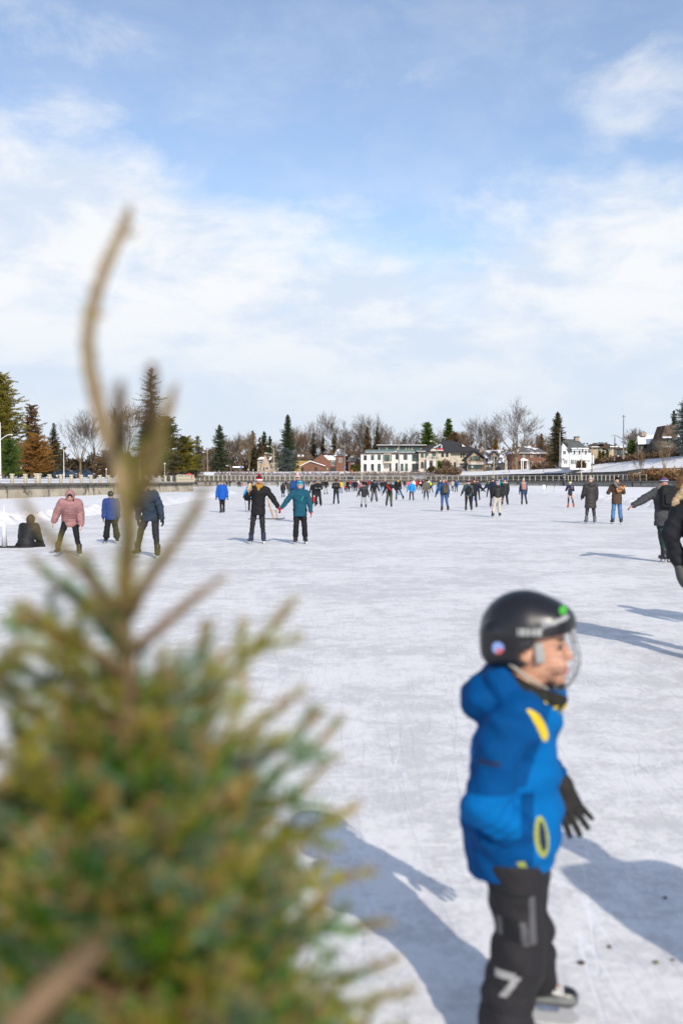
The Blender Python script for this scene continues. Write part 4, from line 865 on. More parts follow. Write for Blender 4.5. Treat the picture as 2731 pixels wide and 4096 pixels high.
car('dark suv behind the railing below the white clapboard house',2241,2291,1892,1914,yr(2266),(.03,.035,.05),direction=-1)
car('grey car half hidden by the small russet bush',2535,2562,1891,1912,yr(2550,12),(.15,.16,.18))
car('dark car above the russet bush at the right edge',2684,2722,1882,1898,yr(2700,13),(.04,.06,.09),False)
car('dark car with red tail lights parked before the modern house',1648,1672,1885,1893,406,(.05,.04,.05),False,group='cars parked by the houses')
car('white car parked at the villa side wall',1826,1856,1877,1888,396,(.5,.5,.52),False,group='cars parked by the houses')
car('left dark blue car behind the left bank railing',246,281,1901,1912,165,(.03,.06,.10),False,group='cars on the left bank road')
car('right dark blue car behind the left bank railing',320,354,1901,1912,172,(.03,.06,.12),False,group='cars on the left bank road')
# ------------------------------------------------------------------ figures: distance-field bodies and clothes meshed with surface nets
def rotm(axis, deg): return np.array(Matrix.Rotation(R(deg), 3, axis))
def unit(v): v=np.asarray(v,float); return v/(np.linalg.norm(v)+1e-12)
class SDF:
    def __init__(s): s.p=[]; s.cuts=[]; s.lo=np.full(3,1e9); s.hi=np.full(3,-1e9); s.noise=0; s.nf=1; s.nseed=0; s.nbias=(0,0,0)
    def _b(s,*pr):
        for c,r in pr: c=np.asarray(c,float); s.lo=np.minimum(s.lo,c-r); s.hi=np.maximum(s.hi,c+r)
    def cone(s,a,b,r1,r2,k=.02,flat=None,rip=None,sub=False):
        a=np.asarray(a,float); b=np.asarray(b,float)
        if not sub: s._b((a,r1*1.08+.01),(b,r2*1.08+.01))
        s.p.append(('c',a,b,r1,r2,k,flat,rip,sub)); return s
    def ell(s,c,r,k=.02,M=None,sub=False):
        c=np.asarray(c,float); r=np.asarray(r,float)*np.ones(3)
        if not sub: s._b((c,r.max()+.01))
        s.p.append(('e',c,r,M,0,k,0,0,sub)); return s
    def box(s,c,h,k=.01,M=None,rd=.02,sub=False):
        c=np.asarray(c,float); h=np.asarray(h,float)
        if not sub: s._b((c,np.linalg.norm(h)+.01))
        s.p.append(('b',c,h,M,rd,k,0,0,sub)); return s
    def cut(s,p,n): s.cuts.append((np.asarray(p,float),unit(n))); return s      # removes the side n points to
    def ev(s,P):
        F=None
        for q in s.p:
            if q[0]=='c':
                _,a,b,r1,r2,k,flat,rip,sub=q; ba=b-a; L2=(ba@ba)+1e-12; pa=P-a; t=np.clip(pa@ba/L2,0,1); d=pa-t[:,None]*ba
                if flat is not None:
                    n,f=flat; dn=d@n; d=d+np.outer(dn*(f-1),n)
                r=r1+(r2-r1)*t
                if rip: r=r+rip[1]*(np.abs(np.sin(math.pi*rip[0]*t))-.6)
                D_=np.sqrt((d*d).sum(1))-r
            elif q[0]=='e':
                _,c,r,M,_,k,_,_,sub=q; d=P-c
                if M is not None: d=d@M
                k0=np.sqrt(((d/r)**2).sum(1)); k1=np.sqrt(((d/(r*r))**2).sum(1))+1e-9; D_=k0*(k0-1)/k1
            else:
                _,c,h,M,rd,k,_,_,sub=q; d=P-c
                if M is not None: d=d@M
                w_=np.abs(d)-(h-rd); D_=np.sqrt((np.maximum(w_,0)**2).sum(1))+np.minimum(w_.max(1),0)-rd
            if F is None: F=D_
            elif sub: hh=np.maximum(k-np.abs(F+D_),0)/k; F=np.maximum(F,-D_)+hh*hh*k/4
            else: hh=np.maximum(k-np.abs(F-D_),0)/k; F=np.minimum(F,D_)-hh*hh*k/4
        if s.noise:
            x,y,z=(P*s.nf).T; q=s.nseed
            F=F+s.noise*(np.sin(x*21+np.sin(z*13+q)*1.7+q)*np.sin(z*26+x*7+y*9+q*2)+.6*np.sin(y*23+np.sin(z*17+x*11+q)*1.4)*np.sin(z*31+y*13+q*3)+.5*np.sin(z*55+x*24+q)*np.sin(x*19-y*33))
        for p,n in s.cuts: F=np.maximum(F,(P-p)@n)
        return F
    def mesh(s,name,mats,vox,mi=None,smooth=True):
        lo=s.lo-2*vox; hi=s.hi+2*vox; n=np.ceil((hi-lo)/vox).astype(int)+1
        ax=[lo[i]+np.arange(n[i])*vox for i in range(3)]
        F=np.empty(n,np.float32); 
        for i in range(0,n[0],16):
            g=np.stack(np.meshgrid(ax[0][i:i+16],ax[1],ax[2],indexing='ij'),-1); F[i:i+16]=s.ev(g.reshape(-1,3)).reshape(g.shape[:3])
        F[np.abs(F)<1e-7]=1e-7; In=F<0
        c=[In[dx:n[0]-1+dx,dy:n[1]-1+dy,dz:n[2]-1+dz] for dx in(0,1) for dy in(0,1) for dz in(0,1)]
        sm=sum(x.astype(np.int8) for x in c); act=(sm>0)&(sm<8); idx=np.argwhere(act); 
        if len(idx)==0: raise RuntimeError('empty sdf '+name)
        off_=np.array([(dx,dy,dz) for dx in(0,1) for dy in(0,1) for dz in(0,1)])
        cv=np.stack([F[idx[:,0]+o[0],idx[:,1]+o[1],idx[:,2]+o[2]] for o in off_]); acc=np.zeros((len(idx),3)); cnt=np.zeros(len(idx))
        for a in range(8):
            for b in range(a+1,8):
                if np.abs(off_[a]-off_[b]).sum()!=1: continue
                m=(cv[a]<0)!=(cv[b]<0)
                if not m.any(): continue
                t=cv[a][m]/(cv[a][m]-cv[b][m]); acc[m]+=off_[a]+t[:,None]*(off_[b]-off_[a]); cnt[m]+=1
        V=lo+(idx+acc/cnt[:,None])*vox
        im=np.full(act.shape,-1,np.int32); im[act]=np.arange(len(idx)); Fs=[]
        for A in range(3):
            B,Cx=(A+1)%3,(A+2)%3; e=np.eye(3,dtype=int)
            sl0=[slice(None)]*3; sl1=[slice(None)]*3; sl0[A]=slice(0,n[A]-1); sl1[A]=slice(1,n[A])
            p=In[tuple(sl0)]; q=In[tuple(sl1)]; ch=np.argwhere(p!=q); ok=(ch[:,B]>0)&(ch[:,Cx]>0)&(ch[:,B]<n[B]-1)&(ch[:,Cx]<n[Cx]-1); ch=ch[ok]
            if len(ch)==0: continue
            s_=p[tuple(ch.T)]; g=lambda d: im[tuple((ch-d).T)]
            q4=np.stack([g(e[B]+e[Cx]),g(e[Cx]),g(0*e[B]),g(e[B])],1); q4[~s_]=q4[~s_][:,::-1]; Fs.append(q4)
        Fa=np.concatenate(Fs); Fa=Fa[(Fa>=0).all(1)]
        ids=None
        if mi is not None: ids=mi(V[Fa].mean(1))
        return np_mesh(name,V,Fa,mats,ids,smooth)
def join_mesh(name, ms):
    """one mesh from several (materials kept)"""
    V=[];F=[];MI=[];mats=[];b=0
    for m in ms:
        v=np.empty(len(m.vertices)*3,np.float32); m.vertices.foreach_get('co',v); V.append(v.reshape(-1,3)); mo=len(mats)
        for x in m.materials: mats.append(x)
        for p in m.polygons: F.append(tuple(b+i for i in p.vertices)); MI.append(mo+p.material_index)
        b+=len(m.vertices)
    return np_mesh(name,np.concatenate(V),F,mats,MI,True)
def hand_sdf(S, wr, d, palm, side, sc, curl=25, spread=6, fat=1.0, k=.006, mitten=False, rigid=0):
    """palm and five separate fingers: wr wrist, d direction of the hand, palm = palm normal, side = direction of the thumb side"""
    d=unit(d); side=unit(np.asarray(side)-d*(np.asarray(side)@d)); palm=unit(np.cross(d,side)*np.sign(np.cross(d,side)@np.asarray(palm)+1e-9))
    wr=np.asarray(wr,float); L=.19*sc; M=np.stack([side,palm,d],1)
    S.cone(wr-d*.02*sc, wr+d*.02*sc, .026*sc*fat,.028*sc*fat,k)
    S.box(wr+d*.30*L, np.array([.040,.016*fat,.048])*sc, k*2, M, .014*sc)
    if mitten:
        S.ell(wr+d*.62*L, np.array([.045,.026,.068])*sc*fat, k*3, M); S.cone(wr+d*.12*L+side*.03*sc, wr+d*.42*L+side*.075*sc, .019*sc*fat,.017*sc*fat,k*2); return S
    for i,(o,l,r) in enumerate([(.032,.072,.0092),(.011,.081,.0095),(-.011,.075,.0090),(-.031,.058,.0080)]):
        dd=unit(d+side*math.tan(R(spread*(1.5-i)))); b=wr+d*.53*L+side*o*sc; c=0; r*=sc*fat
        for j,(f,cu) in enumerate([(.45,.5),(.30,1.0),(.25,.9)]):
            c+=R(curl*cu); e=unit(dd*math.cos(c)+palm*math.sin(c)); b2=b+e*l*sc*f; S.cone(b,b2,r*(1-.08*j),r*(1-.08*(j+1)),k*.6); b=b2
    b=wr+d*.10*L+side*.028*sc; e=unit(d*.75+side*.75+palm*.25); b2=b+e*.042*sc; S.cone(b,b2,.0125*sc*fat,.011*sc*fat,k); e=unit(d*.95+side*.35+palm*.3); S.cone(b2,b2+e*.032*sc,.0105*sc*fat,.009*sc*fat,k*.6)
    return S

POSES = {
 'stand': dict(lr=(2,3,4),ll=(-2,3,3)),
 'glide': dict(lean=10,slean=-3,lr=(16,1,26),ll=(0,9,12),ar=(8,14,18),al=(4,16,22)),
 'strideR': dict(lean=14,lr=(-16,14,12),ll=(20,3,26),ar=(28,14,30),al=(-24,14,18)),
 'strideL': dict(lean=14,ll=(-16,14,12),lr=(20,3,26),al=(28,14,30),ar=(-24,14,18)),
 'pushR': dict(lean=10,slean=-6,lr=(-6,26,4),ll=(10,-2,16),ar=(6,26,14),al=(10,14,24)),
 'pushL': dict(lean=10,slean=6,ll=(-6,26,4),lr=(10,-2,16),al=(6,26,14),ar=(10,14,24)),
 'speed': dict(lean=48,lr=(46,4,62),ll=(-8,20,22),ar=(40,6,20),al=(-30,10,60),hp=-30),
 'arms': dict(lean=10,lr=(12,6,20),ll=(2,9,14),ar=(10,26,28),al=(0,34,18)),
 'walk': dict(lean=3,lr=(14,2,6),ll=(-12,2,14),ar=(-14,8,14),al=(14,8,14)),
 'phone': dict(lean=3,lr=(3,4,6),ll=(0,4,6),ar=(18,10,98,38),al=(18,10,98,38),hp=22),
}
def skeleton(H, pose):
    q=dict(lean=0,slean=0,twist=0,hp=0,hy=0,lr=(0,3,3),ll=(0,3,3),ar=(3,9,12),al=(3,9,12)); q.update(POSES.get(pose,{}) if isinstance(pose,str) else {**POSES.get(pose.get('base','stand'),{}),**pose})
    J={}; hip=np.zeros(3); t=unit([math.sin(R(q['slean'])),math.sin(R(q['lean'])),math.cos(R(q['lean']))*math.cos(R(q['slean']))])
    sx=rotm('Z',-q['twist'])@np.array([1.,0,0]); sx=unit(sx-t*(sx@t)); fw=np.cross(t,sx)
    J['hip']=hip; J['waist']=hip+t*.09*H; J['chest']=hip+t*.22*H; J['neck']=hip+t*.325*H; J['up']=t; J['sx']=sx; J['fw']=fw
    for s,n in ((1,'R'),(-1,'L')):
        J['sh'+n]=hip+t*.295*H+sx*s*.108*H
        a=q['ar' if s>0 else 'al']; f,o,e=a[:3]; inw=a[3] if len(a)>3 else 6
        dr=lambda f,o: unit(sx*s*math.sin(R(o))+(fw*math.sin(R(f))-t*math.cos(R(f)))*math.cos(R(o)))
        J['el'+n]=J['sh'+n]+dr(f,o)*.172*H; fd=dr(f+e,o-inw); J['wr'+n]=J['el'+n]+fd*.150*H; J['hd'+n]=fd; J['pn'+n]=-sx*s; J['th'+n]=unit(np.cross(np.cross(fd,fw+t*.2),fd))
        l=q['lr' if s>0 else 'll']; f,o,k=l
        dl=lambda f,o: unit([s*math.sin(R(o)),math.sin(R(f))*math.cos(R(o)),-math.cos(R(f))*math.cos(R(o))])
        J['hp'+n]=hip+np.array([s*.052*H,0,0]); J['kn'+n]=J['hp'+n]+dl(f,o)*.245*H; J['an'+n]=J['kn'+n]+dl(f-k,o)*.235*H
        lift = J['an'+n][2]; J['fd'+n]=(f,k)
    pz=min(J['anR'][2],J['anL'][2])
    for n in 'RL':
        f,k=J['fd'+n]; dz=J['an'+n][2]-pz; pitch=-min(55,max(0,(dz-.03)*260)) if (f-k)<0 else 0; J['pit'+n]=pitch
        toe=q.get('toe',8)*(1 if n=='R' else -1); ff=rotm('Z',-toe)@np.array([0.,math.cos(R(pitch)),math.sin(R(pitch))]); J['ff'+n]=ff
    hdm=rotm('Z',-q['hy'])@rotm('X',-q['hp']-q['lean']*.25-q.get('hl',0)); J['HM']=hdm; J['head']=J['neck']+(t*.45+hdm[:,2]*.55)*.087*H
    return J,pz
def person(label, u=None, vf=None, H=1.75, yaw=180, pose='stand', jacket='black', trousers='black', hat=None, s=None, pos=None, jl=.05, puff=0, hood=None, collar=True,
           gloves='black', skate='black', hair=None, skin='skin', scarf=None, tw=1.0, jw=1.0, vox=None, cat='person', group=None, nofeet=False, glasses=None, hatkind='beanie', pom=None,
           cuff=None, pants_w=None, blade=True, skirt=None, fur=None, moustache=None, jmi=None, jmats=None, hairlen=0, logo=None, shoe=None, mitten=False, hn=None, zbase=0.0, tuck=False, offz=0.0):
    if pos is None: Y=G(vf); pos=(X(u,Y),Y)
    else: Y=pos[1]
    sc_=FPX/Y/4.0                                   # picture pixels per metre
    if vox is None: vox=min(.034,max(.0105,.62/sc_))
    fine=sc_>28
    J,pz=skeleton(H,pose); sole=.045*H+(.072 if (blade and not nofeet) else .015)
    root=empty('person',(pos[0],pos[1],zbase),R(yaw)); tag(root,label,cat,group); sh=np.array([0,0,sole-pz+offz])
    if not nofeet:
        m=(J['anR'][:2]+J['anL'][:2])/2; sh[0]-=m[0]; sh[1]-=m[1]
    for kx in ('hip','waist','chest','neck','head','shR','shL','elR','elL','wrR','wrL','hpR','hpL','knR','knL','anR','anL'): J[kx]=J[kx]+sh
    t,sx,fw=J['up'],J['sx'],J['fw']; HM=J['HM']; hc=J['head']; seed=(abs(hash((label)))%100)*0.37 if False else (sum(map(ord,label))%97)*.37
    SK=mat('skin',C(skin),.5,.08,12,0,30,.35); hs=H/1.75*(1.0 if H>1.5 else 1.0+.12*(1.5-H)*2)
    # body, one continuous surface
    B=SDF(); B.cone(J['hip'],J['chest'],.085*H,.082*H,.05,(fw,1.35)); B.cone(J['chest']+t*.03*H-sx*.05*H,J['chest']+t*.03*H+sx*.05*H,.075*H,.075*H,.05,(fw,1.3))
    B.cone(J['neck']-t*.03*H,J['neck']+HM[:,2]*.05*H,.034*H,.032*H,.02)
    for n in 'RL':
        B.cone(J['sh'+n],J['el'+n],.030*H,.024*H,.02); B.cone(J['el'+n],J['wr'+n],.024*H,.017*H,.01)
        B.cone(J['hp'+n],J['kn'+n],.052*H,.033*H,.03); B.cone(J['kn'+n],J['an'+n],.030*H,.016*H,.01)
        if not nofeet: B.cone(J['an'+n],J['an'+n]+J['ff'+n]*.05*H-np.array([0,0,.012*H]),.017*H,.012*H,.01)
        if not fine and not mitten:
            B.ell(J['wr'+n]+J['hd'+n]*.05*H,np.array([.022,.018,.022])*H,.015); B.cone(J['wr'+n]+J['hd'+n]*.05*H,J['wr'+n]+J['hd'+n]*.085*H,.015*H,.012*H,.01)
    hr=np.array([.077,.098,.108])*hs
    B.ell(hc+HM@np.array([0,0,.012*hs]),hr,.02,HM); B.ell(hc+HM@np.array([0,.022*hs,-.062*hs]),np.array([.055,.066,.06])*hs,.03,HM)
    if fine or vox<.02:
        B.cone(hc+HM@np.array([0,.092,.0])*hs,hc+HM@np.array([0,.112,-.028])*hs,.008*hs,.013*hs,.012); 
        for e in (-1,1): B.ell(hc+HM@np.array([e*.080,.0,-.012])*hs,np.array([.012,.022,.03])*hs,.006,HM); B.ell(hc+HM@np.array([e*.033,.098,.012])*hs,np.array([.017,.012,.011])*hs,.008,HM,sub=True)
        B.ell(hc+HM@np.array([0,.098,-.062])*hs,np.array([.024,.012,.012])*hs,.008,HM)
    hairc=C(hair or 'dbrown')
    def bmi(Cn):
        L_=((Cn-hc)@HM)/hs; x,y,z=L_.T; r=np.zeros(len(Cn),int); f=y>.055
        r[f&(np.abs(np.abs(x)-.033)<.017)&(np.abs(z-.008)<.010)]=1; r[f&(np.abs(np.abs(x)-.033)<.022)&(np.abs(z-.030)<.007)]=2; r[f&(np.abs(x)<.028)&(np.abs(z+.064)<.008)]=3
        if moustache: r[f&(np.abs(x)<.038)&(np.abs(z+.048)<.009)]=2
        return r
    bm=B.mesh('body',[SK,mat('eyes',(.03,.02,.02),.3),mat('hair',hairc,.8,.2,30),mat('lips',(.30,.09,.08),.5)],vox,bmi if sc_>14 else None)
    hands_on = []
    if fine and gloves is None:
        for n in 'RL':
            S=SDF(); hand_sdf(S,J['wr'+n],J['hd'+n],J['pn'+n],J['th'+n],H/1.75,curl=22,k=.006); hands_on.append(S.mesh('hand',SK,.0045))
        bm=join_mesh('body',[bm]+hands_on)
    mesh_obj('body',bm,root)
    # trousers
    T=SDF(); r_=H*tw; T.cone(J['hpR']+np.array([0,0,.02*H]),J['hpL']+np.array([0,0,.02*H]),.054*H*min(tw,1.1),.054*H*min(tw,1.1),.03,(np.array([0,1.,0]),1.0)); T.cone(J['hip'],J['waist']-t*.02*H,.074*H,.072*H,.03,(fw,1.4))
    for n in 'RL':
        an=J['an'+n]+(J['kn'+n]-J['an'+n])*(.26 if not nofeet else 0)
        T.cone(J['hp'+n],J['kn'+n],.056*r_,.041*r_,.04); T.cone(J['kn'+n],an,.041*r_,(.033 if pants_w is None else pants_w)*r_,.02,None,(5.5,.0035*H))
    T.noise=.0032*H; T.nf=1.75/H; T.nseed=seed
    mesh_obj('trousers',T.mesh('trousers',cloth(C(trousers)),vox),root)
    # jacket
    A=SDF(); hem=J['hip']-t*(jl+.015)*H if jl<.12 else J['hip']*1.0
    rp=(max(2,int(5+jl*10)),.010*H) if puff else None; rr=(5,.008*H) if puff else (3.5,.003*H)
    bw=.098*H*jw*(1.06 if puff else 1)
    A.cone(J['hip']-t*(jl*.0)*H,J['chest'],bw,bw*1.02,.05,(fw,1.28),rp); A.cone(J['chest']+t*.035*H-sx*.06*H,J['chest']+t*.035*H+sx*.06*H,.076*H*jw,.076*H*jw,.05,(fw,1.15))
    if jl>0: A.cone(J['hip']+t*.02*H,J['hip']-np.array([0,0,(jl+.06)*H])+ (fw*.0),bw*.98,bw*(1.02+jl*.9),.04,(unit(fw*[1,1,0]),1.22),(max(2,int(2+jl*14)),.010*H) if puff else None)
    for n in 'RL':
        ar_=.042*H*jw*(1.15 if puff else 1)
        A.cone(J['sh'+n],J['el'+n],ar_*1.12,ar_,.035,None,rr); A.cone(J['el'+n],J['wr'+n]-J['hd'+n]*.005,ar_,ar_*.78,.02,None,rr)
    if collar: A.cone(J['neck']-t*.03*H,J['neck']+t*.022*H,.058*H,.046*H,.02,(fw,1.0))
    if hood=='down': A.ell(J['neck']-fw*.055*H-t*.008*H,np.array([.085,.058,.05])*H,.03,np.stack([sx,fw,t],1))
    if hood=='up':
        A.ell(hc+HM@np.array([0,-.018,.012])*hs,np.array([.122,.128,.15])*hs,.05,HM); A.ell(hc+HM@np.array([0,.115,-.005])*hs,np.array([.075,.10,.098])*hs,.015,HM,sub=True)
    A.noise=.0045*H*(.6 if puff else 1); A.nf=1.75/H; A.nseed=seed
    A.cut(J['hip']-np.array([0,0,(jl+.02)*H]),(0,0,-1))
    jm_=jmats(root) if jmats else [cloth(C(jacket),.6 if puff else .75,.35 if puff else .25)]
    mi_=None
    if jmi: mi_=lambda Cn: jmi(Cn,J,H)
    mesh_obj('jacket',A.mesh('jacket',jm_,vox,mi_),root)
    if fur or hood=='fur':
        Fm=mat('fur_trim',C(fur or 'khaki'),1,.35,60,1,90); Fu=SDF(); 
        if hood=='up' or hood=='furup':
            for i in range(14):
                a=2*math.pi*i/14; p=hc+HM@(np.array([math.cos(a)*.10,.085,math.sin(a)*.125+.0])*hs); Fu.ell(p,.032*hs,.02)
        else:
            for i in range(11):
                a=math.pi*(.0+1.0*i/10); p=J['neck']-fw*(.02+.062*math.sin(a))*H+sx*math.cos(a)*.082*H+t*(.012+.0*math.sin(a))*H; Fu.ell(p,.030*H,.02)
        Fu.noise=.004; Fu.nf=3; mesh_obj('fur_trim',Fu.mesh('fur_trim',Fm,vox*.8),root)
    # gloves
    if gloves is not None:
        gm=mat('glove',C(gloves),.7,.15,20,.3,40)
        for n in 'RL':
            if tuck: continue
            S=SDF(); gs=H/1.75
            if fine and not mitten: hand_sdf(S,J['wr'+n],J['hd'+n],J['pn'+n],J['th'+n],gs*1.08,curl=24,fat=1.25,k=.006); mesh_obj('glove',S.mesh('glove',gm,.006),root)
            else: hand_sdf(S,J['wr'+n],J['hd'+n],J['pn'+n],J['th'+n],gs*1.1,mitten=True,fat=1.1,k=.01); mesh_obj('glove',S.mesh('glove',gm,min(vox,.016)),root)
    # footwear
    if not nofeet:
        sm_=mat('skate_boot',C(skate),.45,.15,10,0,30,.5); bl=mat('skate_blade',(.50,.51,.53),.35,.05,8,metal=.3)
        for n in 'RL':
            a=J['an'+n]; f=J['ff'+n]; fl=unit(np.cross(np.cross(f,[0,0,1]),f)); dn=-fl if abs(J['pit'+n])>1 else np.array([0,0,-1.]); side=np.cross(f,dn); M=np.stack([side,f,-dn],1)
            S=SDF(); S.cone(a-dn*.065*H,a+dn*.018*H,.040*H,.037*H,.02); S.cone(a+dn*.022*H-f*.018*H,a+dn*.026*H+f*.085*H,.033*H,.027*H,.02); S.cut(a+dn*.046*H,dn)
            if blade: S.ell(a-dn*.055*H-f*.0*H,.02*H,.01)
            so_=mesh_obj('ice_skate' if blade else 'boot',S.mesh('ice_skate',sm_,min(vox,.014)),root)
            if blade:
                z0=.046*H; b_=MB(); c0=a+dn*z0
                def bp(x,y,z): return tuple(c0+side*x+f*y+dn*z)
                pr=[(-.05*H,0),(-.045*H,.05),(-.05*H,.062),(-.03*H,.072),(.070*H,.072),(.088*H,.062),(.085*H,.03),(.08*H,0),(.055*H,0),(.05*H,.045),(-.012*H,.045),(-.018*H,0)]
                wv=.011 if H>1 else .008
                nn_=len(pr); b_.add([bp(-wv,y,z) for y,z in pr]+[bp(wv,y,z) for y,z in pr],[(0,1,10,11),(1,2,3,10),(3,4,9,10),(4,5,6,9),(6,7,8,9)]+[tuple(nn_+i for i in q_) for q_ in ((11,10,1,0),(10,3,2,1),(10,9,4,3),(9,6,5,4),(9,8,7,6))]+[(i,i+nn_,(i+1)%nn_+nn_,(i+1)%nn_) for i in range(nn_)])
                b_.build('blade',bl,so_)
    # hair and hats
    if hair and hatkind!='helmet' or hairlen:
        Hh=SDF(); Hh.ell(hc+HM@np.array([0,-.012,.022])*hs,hr+.016*hs,.01,HM); Hh.ell(hc+HM@np.array([0,.12,-.045])*hs,np.array([.078,.09,.088])*hs,.01,HM,sub=True)
        if hairlen: 
            for e in (-1,1): Hh.cone(hc+HM@np.array([e*.068,.012,-.02])*hs,hc+HM@np.array([e*.072,.045,-.02-hairlen])*hs,.03*hs,.02*hs,.03)
        mesh_obj('hair',Hh.mesh('hair',mat('hair',hairc,.8,.25,30),min(vox,.018)),root)
    if hat:
        Hm=mat('knit',C(hat),.95,.2,40,.8,60,.1); ht=SDF(); z0=.035 if hatkind!='helmet' else .0
        if hatkind=='beanie': ht.ell(hc+HM@np.array([0,-.012,.045])*hs,np.array([.094,.112,.105])*hs,.02,HM); ht.cut(hc+HM@np.array([0,0,z0-.005])*hs,-(HM@np.array([0,.25,1.]))); ht.noise=.002; ht.nf=2
        elif hatkind=='cap': ht.ell(hc+HM@np.array([0,-.008,.04])*hs,np.array([.09,.108,.098])*hs,.02,HM); ht.cone(hc+HM@np.array([0,.08,.052])*hs,hc+HM@np.array([0,.15,.035])*hs,.055*hs,.045*hs,.01,(HM[:,2],5)); ht.cut(hc+HM@np.array([0,0,.028])*hs,-HM[:,2])
        else: ht.ell(hc+HM@np.array([0,-.012,.035])*hs,np.array([.112,.138,.118])*hs,.02,HM); ht.cut(hc+HM@np.array([0,.0,.008])*hs,-(HM@np.array([0,.35,1.]))); Hm=mat('helmet',C(hat),.3,.05,5,0,30,.5)
        hmats=[Hm]; hmi=None
        if hn:                                       # bands of other colours
            hmats=[Hm]+[mat('knit',C(c_[2]),.95,.2,40,.8,60,.1) for c_ in hn]
            def hmi(Cn):
                z=((Cn-hc)@HM)[:,2]/hs; r=np.zeros(len(Cn),int)
                for i,c_ in enumerate(hn): r[(z>c_[0])&(z<c_[1])]=i+1
                return r
        ho=mesh_obj('helmet' if hatkind=='helmet' else 'hat',ht.mesh('hat',hmats,min(vox,.014),hmi),root)
        if pom:
            P_=SDF(); P_.ell(hc+HM@np.array([0,-.02,.168])*hs,.040*hs,.01); P_.noise=.006; P_.nf=3; mesh_obj('pompom',P_.mesh('pompom',mat('pompom',C(pom),1,.3,80,1,80),min(vox,.012)),ho)
    if scarf:
        S=SDF()
        for i in range(12): a=2*math.pi*i/12; S.ell(J['neck']+t*(.018+.008*math.sin(a*2))*H+sx*math.cos(a)*.046*H+fw*math.sin(a)*.05*H,.026*H,.02)
        S.cone(J['neck']+fw*.055*H,J['neck']+fw*.07*H-t*.03*H,.03*H,.02*H,.02); S.noise=.004; S.nf=1.5; mesh_obj('scarf',S.mesh('scarf',mat('scarf',C(scarf),.95,.2,30,.6,50),min(vox,.02)),root)
    if glasses:
        g=MB()
        for e in (-1,1):
            c_=hc+HM@np.array([e*.034,.112,.010])*hs
            if glasses=='dark':
                g.add([tuple(c_+HM@np.array([x*.028,y*.0,z*.018])*hs) for x,y,z in((-1,0,-1),(1,0,-1),(1,0,1),(-1,0,1))]+[tuple(c_+HM@np.array([x*.028,.008,z*.018])*hs) for x,z in((-1,-1),(1,-1),(1,1),(-1,1))],[(0,1,2,3),(7,6,5,4),(0,4,5,1),(1,5,6,2),(2,6,7,3),(3,7,4,0)])
            else: g.tube([tuple(c_+HM@np.array([math.cos(a)*.026,0,math.sin(a)*.024])*hs) for a in np.linspace(0,2*math.pi,13)],.0035,4)
        g.tube([tuple(hc+HM@np.array([-.01,.113,.012])*hs),tuple(hc+HM@np.array([.01,.113,.012])*hs)],.003,4); g.build('glasses',mat('glasses',(.02,.02,.025) if glasses=='dark' else (.3,.25,.25),.2),root)
    J['root']=root; J['pos']=pos; J['yaw']=yaw; J['H']=H; J['vox']=vox; J['hs']=hs; return J
def world(J,p):
    a=R(J['yaw']); return (J['pos'][0]+p[0]*math.cos(a)-p[1]*math.sin(a), J['pos'][1]+p[0]*math.sin(a)+p[1]*math.cos(a), p[2]+J['root'].location.z)
def backpack(J,label,col,w=.30,h=.44,d=.15,pocket=None,dx=0,tilt=0,low=.0,strap='black',group='backpacks worn by skaters'):
    H=J['H']/1.75; t,sx,fw=J['up'],J['sx'],J['fw']; c=J['chest']*.55+J['waist']*.45-fw*(.125*J['H']*.78+d*.42)*1.0+sx*dx+t*(.03-low)
    root=empty('backpack',world(J,c),R(J['yaw'])); tag(root,label,'backpack',group); M=np.stack([sx,fw,t],1)@rotm('Y',tilt); z=np.zeros(3)
    S=SDF(); S.box(z,np.array([w/2,d/2,h/2])*H,.02,M,.06); S.ell(M@np.array([0,0,h*.35])*H,np.array([w*.46,d*.5,h*.2])*H,.03,M); S.noise=.004; mesh_obj('bag_body',S.mesh('bag_body',cloth(C(col)),min(J['vox'],.018)),root)
    S=SDF(); S.box(M@np.array([0,-d*.62,-h*.17])*H,np.array([w*.38,d*.18,h*.24])*H,.02,M,.03); mesh_obj('front_pocket',S.mesh('front_pocket',cloth(C(pocket or col)),min(J['vox'],.016)),root)
    for e in (-1,1):
        s0=J['sh'+('R' if e>0 else 'L')]-sx*e*.02*J['H']; m=MB(); pr=[]
        for a_,(f_,u_) in enumerate([(-.075,.02),(-.03,.075),(.02,.082),(.075,.03),(.095,-.06),(.085,-.14),(.02,-.2),(-.06,-.2)]): pr.append(tuple(s0+fw*f_*J['H']*1.12+t*(u_-.012)*J['H']*.82-sx*e*.012*J['H']-c))
        m.tube(pr,.017*H,5).build('strap',cloth(C(strap)),root)
    return root
# ------------------------------------------------------------------ the skaters
def P_(label,u,vf,H,yaw,pose='stand',jacket='black',trousers='black',hat=None,**k):
    k.setdefault('group','skaters on the ice'); return person(label,u,vf,H,yaw,pose,jacket,trousers,hat,**k)
RED3=((.06,.09,'red'),(.10,.125,'red'))
man=P_('laughing man in red bobble hat, mustard scarf and black jacket with a raised beige mitten',1029,2174,1.80,176,dict(lean=8,hp=4,slean=-4,lr=(4,7,8),ll=(-2,3,5),ar=(20,24,118,44),al=(4,41,6,6),toe=14),'black','char','maroon',pom='red',hn=((.018,.062,'white'),(.062,.09,'red')),scarf='mustard',moustache=True,glasses='thin',jl=.10,jw=1.08,gloves=None,skate='navy',hood='down',skin=(.58,.32,.24),cuff=1)
